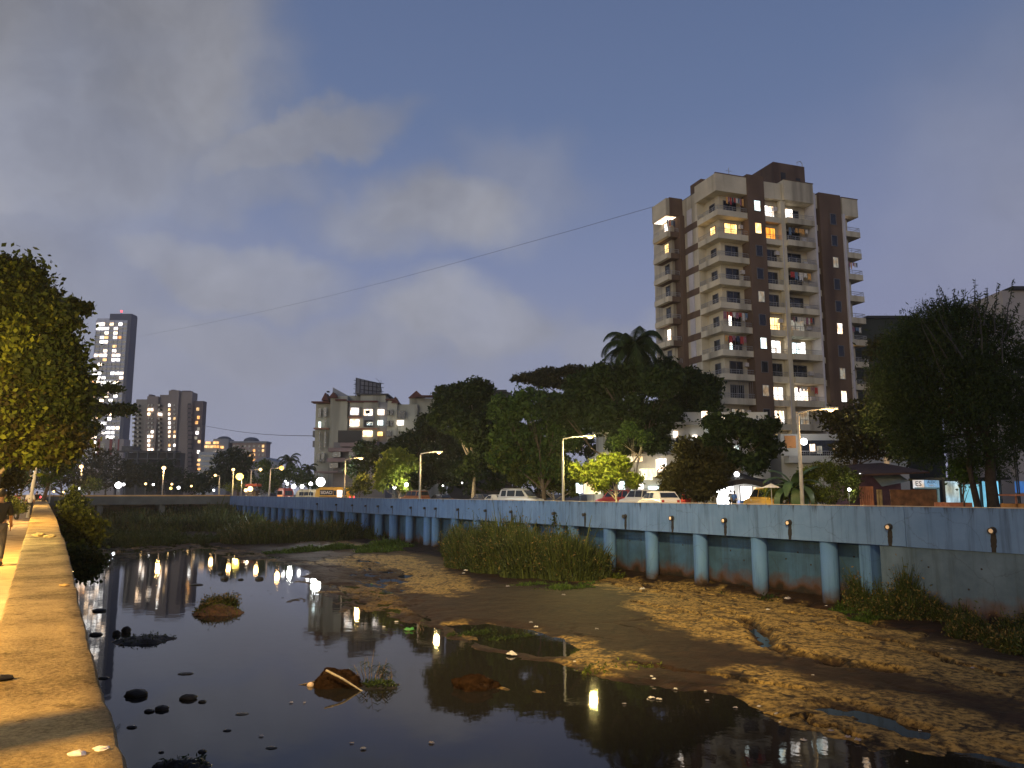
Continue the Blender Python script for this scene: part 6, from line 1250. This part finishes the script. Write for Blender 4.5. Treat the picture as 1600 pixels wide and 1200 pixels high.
# ================================================================== people
def skin_obj(name, verts, edges, radii, mat, root, sub=2, root_i=0):
    me = bpy.data.meshes.new(name); me.from_pydata(verts, edges, []); me.update(); me.materials.append(mat)
    o = bpy.data.objects.new(name, me); C.objects.link(o); o.parent = root
    sk = o.modifiers.new('skin', 'SKIN'); sk.use_smooth_shade = True
    lay = me.skin_vertices[0].data if me.skin_vertices else None
    if lay is None:
        bpy.context.view_layer.objects.active = o; lay = me.skin_vertices[0].data
    for i, r_ in enumerate(radii): lay[i].radius = r_ if hasattr(r_, '__len__') else (r_, r_)
    lay[root_i].use_root = True
    s = o.modifiers.new('sub', 'SUBSURF'); s.levels = sub; s.render_levels = sub; return o
skinm = plain('brown skin', (.22, .12, .07), .6, .1, 5); hairm = plain('black hair', (.012, .010, .009), .7, .3, 30)
def person(label, loc, face, shirt, trousers, h=1.7, stride=.28, armswing=.25, group='people on the promenade', sub=2, bare_arm=True, fingers=True):
    """face: heading of the chest (radians about z); local +y is forward"""
    root = empty('person', loc, face - math.pi/2, label, 'person', group); k = h/1.7; s = stride; a = armswing
    v = [(0, 0, .93), (0, 0, 1.12), (0, .01, 1.34), (0, .0, 1.44), (0, .01, 1.50), (0, .02, 1.57), (0, .025, 1.66),   # pelvis..head 0-6
         (-.17, 0, 1.39), (-.22, -a*.4, 1.12), (-.23, -a*.2+.02, .88), (-.23, -a*.1+.04, .82),      # left arm 7-10
         (.17, 0, 1.39), (.22, a*.4-.05, 1.12), (.23, a*.9, .90), (.23, a*1.05, .84),              # right arm 11-14
         (-.09, 0, .88), (-.10, s*.55, .50), (-.10, s*.75, .09), (-.10, s*.75+.13, .045),           # left leg 15-18
         (.09, 0, .88), (.10, -s*.25, .48), (.10, -s*1.1, .14), (.10, -s*1.1+.12, .06)]
    e = [(0, 1), (1, 2), (2, 3), (3, 4), (4, 5), (5, 6), (2, 7), (7, 8), (8, 9), (9, 10), (2, 11), (11, 12), (12, 13), (13, 14), (0, 15), (15, 16), (16, 17), (17, 18), (0, 19), (19, 20), (20, 21), (21, 22)]
    r_ = [(.13, .10), (.125, .095), (.145, .10), .06, .05, (.078, .095), (.07, .085), .055, .042, .03, .035, .055, .042, .03, .035, .085, .058, .038, .035, .085, .058, .038, .035]
    V = [tuple(c*k for c in p) for p in v]; RR = [tuple(c*k for c in q) if hasattr(q, '__len__') else q*k for q in r_]
    body = skin_obj('body', V, e, RR, skinm, root, sub)
    if fingers:   # fingers on both hands, curled
        for hi, sg_ in ((10, -1), (14, 1)):
            p = Vector(V[hi])
            for f_ in range(5):
                y = (-.028+.014*f_)*k; d = [(0, y, -.03), (0, y, -.06-.008*(2-abs(f_-2))), (-.02*sg_, y, -.085)] if f_ < 4 else [(0, .03, 0), (-.01*sg_, .05, -.03), (-.02*sg_, .055, -.05)]
                MB(p).tube([tuple(c*k for c in q) for q in d], [.010*k, .009*k, .006*k], 6).build('finger', skinm, root)
    sh = [0, 1, 2, 3, 7, 8, 11, 12]; m_ = {j: i for i, j in enumerate(sh)}; es = [(m_[x], m_[y]) for x, y in e if x in m_ and y in m_]
    add = .022*k; Vs = [V[j] for j in sh]; Vs[m_[3]] = (0, 0, 1.41*k); Vs[m_[0]] = (0, 0, .86*k); ra = [tuple(c+add for c in (RR[j] if hasattr(RR[j], '__len__') else (RR[j], RR[j]))) for j in sh]; ra[m_[0]] = (.165*k, .13*k)
    skin_obj('shirt', Vs, es, ra, shirt, root, sub)
    tr = [0, 15, 16, 17, 19, 20, 21]; m_ = {j: i for i, j in enumerate(tr)}; es = [(m_[x], m_[y]) for x, y in e if x in m_ and y in m_]
    ra = [tuple(c+.018*k for c in (RR[j] if hasattr(RR[j], '__len__') else (RR[j], RR[j]))) for j in tr]; skin_obj('trousers', [V[j] for j in tr], es, ra, trousers, root, sub)
    MB((0, -.005*k, 1.655*k)).ball((0, 0, 0), .105*k, 14, 10, 0, 1.05, .88, 1.0).build('hair', hairm, root, smooth=True)
    f = MB((0, .09*k, 1.58*k))
    f.ball((0, .02, .005), .016, 8, 6); f.build('nose', skinm, root)
    for s_ in (-1, 1):
        MB((s_*.033*k, .103*k, 1.605*k)).ball((0, 0, 0), .011, 8, 6).build('eye', M['white'], root); MB((s_*.088*k, .015*k, 1.59*k)).ball((0, 0, 0), .024, 8, 6, 0, 1.2, .4, .8).build('ear', skinm, root)
    MB((0, .104*k, 1.545*k)).ball((0, 0, 0), .022, 8, 5, 0, .3, 1, .4).build('mouth', plain('lips', (.18, .07, .05)), root)
    for i_, s_ in ((18, -1), (22, 1)):
        p = Vector(V[i_]); q = MB(p-Vector((0, .05, 0))); q.ball((0, 0, -.01), .125*k, 12, 7, 0, .42, .42, 1.1); q.build('shoe', M['dark'], root, smooth=True)
    return root
face_d = RDIR
blackc = plain('black cotton', (.006, .006, .008), .9, .2, 12); whitec = plain('white cotton', (.62, .60, .56), .9, .08, 9, bump=.3); navy = plain('navy trousers', (.02, .022, .035), .9, .2, 9); pink = plain('coral shirt', (.62, .18, .15), .9, .1, 9); jeans = plain('grey jeans', (.05, .045, .045), .9, .2, 9)
def onwalk(px, Y): return Vector((hx(px, Y), Y, 4.2))
person('man in black t-shirt cut by the left edge, walking away', onwalk(3, 17.6), face_d, blackc, jeans, 1.64, .34, .35)
person('man in white shirt and dark trousers walking away beside the parapet', onwalk(48, 50), face_d, whitec, navy, 1.74, .22, .15)
person('person in coral pink top behind the low bushes', onwalk(27, 58), face_d+math.pi, pink, navy, 1.66, .1, .1)
person('person in pale top left of the coral pink one', onwalk(13, 70), face_d, whitec, jeans, 1.7, .1, .1, sub=1)
person('dark clothed person far down the promenade beside a red lamp', onwalk(58, 72), face_d, blackc, navy, 1.7, .2, .1, sub=1)
person('pale trousered person at far left of the white shirted man', onwalk(33, 62), face_d, whitec, whitec, 1.6, .1, .1, sub=1)
FB = 'people on the far pavement'
orange = plain('orange sari cloth', (.75, .17, .04), .8, .1, 6)
def onfar(px, t): v = fp(px, t); v.z = 4.3; return v
person('person in orange standing left of the nearest lamp post', onfar(1232, 44.5), face_d-.6, orange, orange, 1.66, .05, .05, FB, 1)
person('person in white beside the one in orange', onfar(1225.5, 44.2), face_d-.9, whitec, navy, 1.45, .05, .05, FB, 1)
person('person in yellow low right of the nearest lamp post', onfar(1268, 43.2), face_d+2, plain('yellow cloth', (.75, .48, .03), .8), navy, 1.28, .05, .05, FB, 1)
person('customer in blue before the bright shop opening', onfar(1147, 47.5), face_d-1.4, plain('blue shirt', (.05, .14, .5), .8), navy, 1.62, .05, .1, FB, 1)
person('customer in white shirt at the shop counter', onfar(1142, 48.2), face_d-1.2, whitec, navy, 1.68, .05, .1, FB, 1)
# parked scooter on the promenade behind bushes, with a lit tail lamp
def scooter(label, loc, heading, lit=False):
    root = empty('motor_scooter', loc, heading, label, 'scooter', 'two wheelers on the promenade')
    for x in (-.62, .62):
        w_ = MB().tube([(x, -.05, .26), (x, .05, .26)], .26, 16).build('wheel', tyre, root); MB().tube([(x, -.055, .26), (x, .055, .26)], .13, 12).build('rim', rimm, w_)
    q = MB(); loft(q, [[(-.85, -.12, .45), (-.85, .12, .45), (-.8, .1, .72), (-.8, -.1, .72)], [(-.2, -.17, .3), (-.2, .17, .3), (-.2, .14, .74), (-.2, -.14, .74)], [(.15, -.15, .28), (.15, .15, .28), (.15, .15, .36), (.15, -.15, .36)], [(.42, -.17, .3), (.42, .17, .3), (.52, .14, .85), (.52, -.14, .85)], [(.62, -.08, .35), (.62, .08, .35), (.55, .06, .95), (.55, -.06, .95)]])
    q.build('body', dp, root); MB().box(-.8, .0, -.13, .13, .74, .82).build('seat', M['dark'], root); MB().tube([(.5, -.32, 1.02), (.55, 0, 1.0), (.5, .32, 1.02)], .018, 6).build('handlebar', M['steel'], root)
    MB((-.87, 0, .62)).ball((0, 0, 0), .10 if lit else .05, 8, 6).build('tail_lamp', M['lamp_red'], root)
scooter('scooter with a glowing red tail lamp far along the promenade', onwalk(63, 78)+Vector((0, 0, .55)), RDIR, True); scooter('dark parked scooter low behind the promenade bushes', onwalk(22, 47), RDIR+.4)
# hedge plants at the promenade's left side
for i, (lb, px, py, Y, r) in enumerate([('lit yellow green shrub left of the walking man\'s path', 8, 800, 40, 18), ('low olive shrub below the white lamp post', 26, 797, 44, 11)]):
    bush(lb, px, py, [(px, py-6, r*.6), (px-8, py-14, r*.5), (px+7, py-3, r*.45)], Y, 'leaf_olive', 1400, .12, name='promenade_shrub', group='shrubs beside the promenade', z=4.2)

# ================================================================== things in the water
rockm = plain('wet black stone', (.012, .011, .010), .5, .3, 6, bump=.5); coir = plain('rusty brown matted husk', (.020, .011, .006), .95, .5, 9, bump=1.0, spec=0)
def rock(px, py, wpx, hr, label, mat=None, name='rock', cat='rock', group='dark stones and clods in the shallow water', jit=.22, seed=1):
    c = onz(px, py, 0); r = wpx/2*c.y/1200*1.0; random.seed(seed*7+int(px)); q = MB(c); q.ball((0, 0, r*hr*.25), r, 16, 9, jit*.5, hr, 1, .75)
    return tag(q.build(name, mat or rockm, smooth=True), label, cat, group)
for i, (px, py, wd, hr, lb) in enumerate([(213, 1087, 34, .45, 'black stone with a tail of foam, largest of the lone stones left'), (294, 1092, 26, .4, 'flat black clod of a touching pair'), (316, 1097, 12, .4, 'small clod at the right of the flat black one'), (233, 1112, 15, .4, 'narrow clod left of a leaning twin'), (253, 1109, 20, .5, 'leaning clod right of the narrow one'),
        (206, 1137, 15, .3, 'thin flat clod near the parapet shadow'), (355, 1142, 12, .25, 'flat clod alone in open water'), (182, 992, 12, .9, 'round stone at the left of the black clump'), (197, 988, 14, 1.0, 'taller round stone on the black clump'), (316, 1175, 13, .4, 'small stone above the bottom edge clump'), (252, 1176, 8, .4, 'tiny stone above the bottom edge clump'),
        (424, 1169, 17, .15, 'thin dark sliver floating mid water'), (290, 1053, 22, .12, 'thin leaning sliver above the flat clods'), (378, 1116, 20, .1, 'floating sliver with a white fleck'), (155, 955, 20, .3, 'dark clod at the parapet edge in lit reflections'), (162, 1060, 16, .25, 'clod close under the parapet'), (150, 992, 20, .3, 'clod under the parapet beside tower reflections'),
        (405, 905, 13, .5, 'stone at the edge of the bright pool'), (351, 905, 12, .6, 'first of a slanting row of stones in bright pool'), (345, 897, 9, .6, 'second stone of the slanting row'), (376, 906, 9, .4, 'stone below the lamp reflection'), (307, 914, 20, .15, 'long thin clod left of the debris bar')]):
    rock(px, py, wd, hr, lb, seed=i)
def clump(label, px, py, wm, dm, hm, mat, extra='leaf_dark', name='debris_clump', nleaf=400, cat='clump', gl=.10):
    c = onz(px, py, 0); root = empty(name, c, 0, label, cat, 'clumps of weed and refuse in the water'); n = 44; mrg = 22
    gx, gy = np.meshgrid(np.linspace(-1, 1, n), np.linspace(-1, 1, mrg), indexing='ij'); nz_ = fbm(gx*2.2+px, gy*2.2+py, 5, 19, .6); dd = 1-np.hypot(gx, gy)**1.5
    hh = np.clip(dd+nz_*1.5, -.3, 1)**1.0*hm + fbm(gx*9, gy*9, 3, 2)*.05*(dd > 0); Vv = np.stack([gx*wm/2+c.x, gy*dm/2+c.y, hh-.03], -1).reshape(-1, 3)
    ii = (np.arange(n-1)[:, None]*mrg+np.arange(mrg-1)[None, :]).ravel(); keep(npmesh('mound', Vv, np.stack([ii, ii+mrg, ii+mrg+1, ii+1], -1), mat, smooth=True), root)
    sel = hh.ravel() > .05; pts = Vv[sel]
    if nleaf and len(pts): k = RNG.integers(0, len(pts), nleaf); keep(leaf_mesh('foliage', pts[k]+RNG.normal(size=(nleaf, 3))*.04+np.array([0, 0, .03]), gl, M[extra], None, .4, -.3), root)
    return root, c
tarm = plain('black sludge', (.010, .009, .009), .5, .3, 5, bump=.6); earth = plain('brown wet earth', (.075, .04, .02), .8, .4, 4, bump=.7)
clump('jagged black sludge clump with two round stones on it', 222, 1001, 2.5, 1.9, .22, tarm, 'leaf_dark', nleaf=260)
clump('black sludge clump at the bottom edge of the water', 285, 1199, 1.25, 1.0, .20, tarm, nleaf=60)
r_, c = clump('grassy brown islet nearest the parapet', 340, 958, 2.55, 1.9, .42, earth, 'leaf_olive', name='grassy_islet', cat='islet', nleaf=500, gl=.09)
reeds('short grass tuft on top of the brown islet', [(345, 946, .8, .3, 1, 1), (325, 952, .5, .3, 1, .8)], 34, 1800, .62, 'grass_tuft', G_, 'reed', .006, True, .5, 'grass')
# husk mounds
from mathutils import noise as mnoise
def husk(label, px, py, wpx, hr, name='husk_ball'):
    c = onz(px, py, -.08); r = wpx/2*c.y/1200; root = empty(name, c, 0, label, 'husk', 'brown husk heaps in the water'); random.seed(int(px))
    q = MB(c); n0 = 40; m0 = 22; r3 = lambda a, b_: float(fbm(np.array([a]), np.array([b_]), 4, 5)[0])
    for j in range(m0+1):
        a = math.pi*j/m0
        for i in range(n0):
            b_ = 2*math.pi*i/n0; dn = Vector((math.sin(a)*math.cos(b_), math.sin(a)*math.sin(b_), math.cos(a))); rr = r*(1+.42*mnoise.noise(dn*1.9+Vector((px, 0, 0)))+.16*mnoise.noise(dn*5.5)+.07*mnoise.noise(dn*13)); q.v.append(c+Vector((rr*math.sin(a)*math.cos(b_), rr*.75*math.sin(a)*math.sin(b_), rr*hr*math.cos(a)+.05)))
    for j in range(m0):
        for i in range(n0): i2 = (i+1) % n0; q.f.append((j*n0+i, (j+1)*n0+i, (j+1)*n0+i2, j*n0+i2))
    keep(q.build('mound', coir, smooth=True), root)
    d = RNG.normal(size=(500, 3)); d[:, 2] = np.abs(d[:, 2]); d /= np.linalg.norm(d, axis=1)[:, None]; keep(leaf_mesh('fibres', np.array(c)+d*np.array([r*.97, r*.74, r*hr*.95])+np.array([0, 0, .05]), .16, M['fibre'], None, .07, .3), root); return root, c
M['fibre'] = leafmat('husk fibre', (.012, .006, .004), (.055, .030, .016), .1)
r_, c = husk('rust brown husk heap with a stick lying across it', 528, 1074, 74, .62)
w0 = onz(505, 1070, .2); keep(MB().tube([c+Vector((-.25, -.55, .62)), c+Vector((.30, -.75, .42)), c+Vector((.95, -.75, .03))], [.035, .032, .02], 7).build('stick', M['palebark']), r_)
keep(MB().tube([c+Vector((-1.6, -.1, .0)), c+Vector((-1.0, .0, .10)), c+Vector((-.7, .1, .16))], [.015, .02, .025], 6).build('stick', M['bark']), r_)
husk('dimmer reddish husk heap in the dark reflection', 742, 1078, 66, .55)
rock(485, 1072, 10, .9, 'pale round pebble at the left of the rust brown heap', plain('pale pebble', (.5, .38, .3), .7), name='pebble', cat='pebble')
clump('tangle of dead weed right of the rust brown heap', 588, 1072, 1.7, 1.0, .12, tarm, 'leaf_dark', name='weed_tangle', nleaf=300, gl=.12)
# upright weeds with blades
def weed(label, px, py, h, stems, mat='leaf_mid', name='water_weed'):
    c = onz(px, py, 0); root = empty(name, c, 0, label, 'plant', 'weeds standing in the water'); rg = random.Random(int(px)); q = MB(); V = []; F_ = []
    for i in range(stems):
        az = rg.uniform(0, 6.28); rr = rg.uniform(0, .25); b_ = c+Vector((math.cos(az)*rr*1.5, math.sin(az)*rr, -.05)); hh = h*rg.uniform(.45, 1); tp = b_+Vector((rg.uniform(-.35, .35), rg.uniform(-.2, .2), 1)).normalized()*hh
        mid = b_.lerp(tp, .5)+Vector((rg.uniform(-.06, .06), 0, 0)); q.tube([b_, mid, tp], [.014, .011, .005], 5)
        for k in range(5):
            s = b_.lerp(tp, rg.uniform(.3, 1)); dx = Vector((rg.choice((-1, 1))*rg.uniform(.5, 1), rg.uniform(-.5, .5), .5)).normalized(); L_ = rg.uniform(.22, .5); p1 = s+dx*L_*.5; p2 = p1+Vector((dx.x, dx.y, -.5)).normalized()*L_*.5; wv = Vector((0, .3, 1)).cross(dx).normalized()*.024
            n0 = len(V); V += [s-wv*.4, s+wv*.4, p1+wv, p1-wv, p2+wv*.15, p2-wv*.15]; F_ += [(n0, n0+1, n0+2, n0+3), (n0+3, n0+2, n0+4, n0+5)]
    keep(q.build('stem', M['bark']), root); keep(npmesh('blade', [tuple(v) for v in V], F_, M[mat]), root)
weed('tall blade weed standing behind the rust brown heap', 583, 1062, 1.15, 5); weed('bushy weed spreading right of the rust brown heap', 598, 1066, .6, 16, 'leaf_dark'); weed('slanting weed sprig close to the brown heap', 560, 1062, .62, 3)
weed('dry stalks on the shore left of the white lamp glint', 651, 985, .5, 3); weed('thin stalks at the pool side beyond the green leaf scrap', 640, 990, .35, 3)
# litter
LT = 'scraps of litter on the mud and water'
greenp = plain('green plastic', (.05, .22, .06), .4, .1, 5); littm = plain('dirty white plastic', (.38, .37, .36), .8, .2, 20)
grey = plain('grey plastic film', (.20, .19, .22), .4, .1, 5)
lits = [(800, 1024, 22, 'crumpled white bag in the dark pool', 'w'), (640, 985, 20, 'green scrap of plastic at the shore', 'g'), (1018, 1091, 12, 'white scrap of a close pair in black water', 'w'), (1030, 1093, 10, 'rounder white scrap of the close pair', 'w'), (1055, 1077, 8, 'small scrap right of the white pair', 'w'), (1102, 1080, 7, 'white fleck at the grey mud edge', 'w'), (1185, 1104, 9, 'white scrap where the sandy crust begins', 'w'), (1213, 1115, 8, 'dull scrap on the lower sandy shore', 'y'),
        (1219, 1129, 6, 'white fleck beneath the dull scrap', 'w'), (1298, 1142, 12, 'lilac grey scrap highest of three at the crust edge', 'y'), (1325, 1152, 12, 'lilac grey scrap middle of three at the crust edge', 'y'), (1340, 1157, 13, 'lilac grey scrap lowest of three at the crust edge', 'y'), (1255, 1157, 12, 'white sliver floating off the crust edge', 'w'), (1212, 1116, 5, 'tiny white dot on the lower sand', 'w'), (1022, 1061, 8, 'white scrap above the white pair', 'w'),
        (620, 972, 8, 'white scrap among the speckled mud', 'w'), (600, 980, 8, 'white sliver left of the green scrap', 'w'), (1004, 921, 12, 'white crumpled bag on cracked crust below piers', 'w'), (1152, 935, 9, 'pale scrap near the foot of the third pier', 'w'), (1200, 953, 8, 'pale scrap on the crust below a pier', 'w'), (1230, 936, 12, 'dull scrap in the black gutter by the pier', 'y'), (1291, 947, 5, 'white dot in the gutter by the last pier', 'w'),
        (793, 917, 10, 'flat pale scrap on dark mud before the big reed bed', 'y'), (838, 980, 8, 'white scrap on dark mud in mid channel', 'w'), (830, 973, 8, 'dull sliver on dark mud in mid channel', 'y'), (932, 983, 8, 'dull scrap on dark mud further right', 'y'), (728, 892, 9, 'white scrap at the left foot of the reed bed', 'w'), (725, 896, 6, 'tiny scrap at the left foot of the reed bed', 'w'), (880, 930, 8, 'scrap below the reed bed fringe', 'y'), (1487, 1014, 5, 'white dot on mud left of the low reed clump', 'w'),
        (1520, 1044, 8, 'pale scrap on brown mud at right', 'y'), (1437, 1142, 6, 'pale scrap on dark lower mud', 'w'), (1270, 1055, 5, 'white fleck on the shaded dark band', 'w'), (455, 1098, 8, 'pale fleck floating below the brown heap', 'y'), (476, 1098, 6, 'second fleck floating below the brown heap', 'y'), (568, 1170, 12, 'white flake near the bottom of the open water', 'w'), (550, 1161, 8, 'thin flake above the white flake', 'y'), (674, 1161, 11, 'leaning white flake to the right in open water', 'y'), (408, 1150, 10, 'white flake left in open water', 'w'),
        (1012, 1093, 5, 'dot left of the white pair', 'w'), (1105, 1095, 8, 'grey sliver in black water off the mud', 'y'), (1149, 1106, 9, 'grey sliver nearer the crust', 'y'), (975, 1100, 8, 'dull flake beside the yellow lamp glint', 'y'), (1018, 1057, 7, 'fleck beyond the white pair', 'w'), (898, 1034, 6, 'fleck by the pool shore', 'w'), (1417, 1190, 6, 'fleck at the bottom right water edge', 'w'), (581, 913, 5, 'yellow green scrap in speckled mud', 'g'), (930, 866, 5, 'pale dot at the right of the reed bed', 'w')]
random.seed(99)
for i, (px, py, wd, lb, k) in enumerate(lits):
    c = onz(px, py, 0); gz_ = max(ground_z(c.x, c.y), 0)+.01; c = onz(px, py, gz_); r = wd/2*c.y/1200; q = MB(c); nn = 9
    q.v.append(c+Vector((0, 0, r*.35)))
    ring = [c+Vector((r*random.uniform(.55, 1.1)*math.cos(a*2*math.pi/nn), r*.55*random.uniform(.6, 1.1)*math.sin(a*2*math.pi/nn), random.uniform(0, r*.25))) for a in range(nn)]
    mid = [c+Vector((r*.5*random.uniform(.6, 1.2)*math.cos(a*2*math.pi/nn+.2), r*.3*random.uniform(.6, 1.2)*math.sin(a*2*math.pi/nn+.2), random.uniform(r*.15, r*.6))) for a in range(nn)]
    q.v += ring+mid
    for a in range(nn): b_ = (a+1) % nn; q.f += [(1+a, 1+b_, 1+nn+b_, 1+nn+a), (1+nn+a, 1+nn+b_, 0)]
    tag(q.build('litter', {'w': littm, 'g': greenp, 'y': grey}[k]), lb, 'litter', LT)
# ================================================================== overhead cables
def cable(label, pts, rad, mat=M['dark']):
    tag(MB().tube(pts, rad, 5).build('cable', mat), label, 'cable', 'cables across the sky')
A_ = at(1024, 322, 106); B_ = at(205, 528, 380); pts = []
for i in range(41):
    f_ = i/40; p = A_.lerp(B_, f_); px = 1024+(205-1024)*f_
    pts.append(p)
# bow the cable so it sags like the photograph's
y_t = lambda px: float(np.interp(px, [205, 300, 400, 500, 600, 700, 800, 900, 1024], [528, 510, 489, 466, 441, 414, 386, 358, 322]))
pts = [at(px, y_t(px), 106+(380-106)*((1024-px)/819)**1.5) for px in np.linspace(1024, 205, 41)]
wirem = plain('grey cable', (.10, .10, .12), .6)
cable('long thin cable sagging from the tower top down to the skyscraper', pts, .03, wirem)
cable('thin cable from brown block to the cream block', [at(313+(488-313)*f_, 664+17*f_+5*math.sin(math.pi*f_), 420-215*f_) for f_ in np.linspace(0, 1, 14)], .09, wirem)
# ================================================================== light of the place
light('promenade_light', P(1.2, -6.5, 9.0), (1, .55, .11), 9500, .09)
SPL = empty('shadow_pole', P(2.05, -2.6, 4.2), 0, 'unseen slim pole added beside the parapet to cast its shadow across it', 'tree'); keep(MB().tube([P(2.05, -2.6, 4.1), P(2.0, -2.6, 6.2), P(2.1, -2.7, 8.6)], [.11, .10, .07], 10).build('trunk', M['palebark'], smooth=True), SPL)  # unseen, added only to throw a shadow stripe over the parapet
light('promenade_light', P(13, -2.6, 6.0), (1, .82, .30), 1300, .3)
light('promenade_light', P(22, -3.4, 8.2), (1, .58, .14), 6500, .3); light('promenade_light', P(48, -4.0, 8.0), (1, .62, .2), 6500, .3); light('promenade_light', P(85, -4.5, 8.5), (1, .62, .2), 6500, .3)
light('bank_light', P(0, -3.5, 27), (1, .69, .29), 185000, .35, kind='SPOT', target=P(33, 22, 0), spot=45, blend=1.0)
light('bank_light', P(60, -3.5, 11), (.82, .94, 1), 17000, .35, kind='SPOT', target=P(58, 34, 4), spot=95, blend=.9)

hzm = bpy.data.materials.new('evening haze'); hzm.use_nodes = True; hn = hzm.node_tree; hn.nodes.remove(hn.nodes['Principled BSDF'])
pv = hn.nodes.new('ShaderNodeVolumePrincipled'); pv.inputs['Color'].default_value = (.85, .87, .92, 1); pv.inputs['Density'].default_value = .00022; pv.inputs['Anisotropy'].default_value = .5
hn.links.new(pv.outputs[0], hn.nodes['Material Output'].inputs['Volume'])
hb = MB().box(-960, 960, -740, 1000, -2.2, 160).build('haze', hzm); tag(hb, kind='stuff')
sc.cycles.volume_max_steps = 64
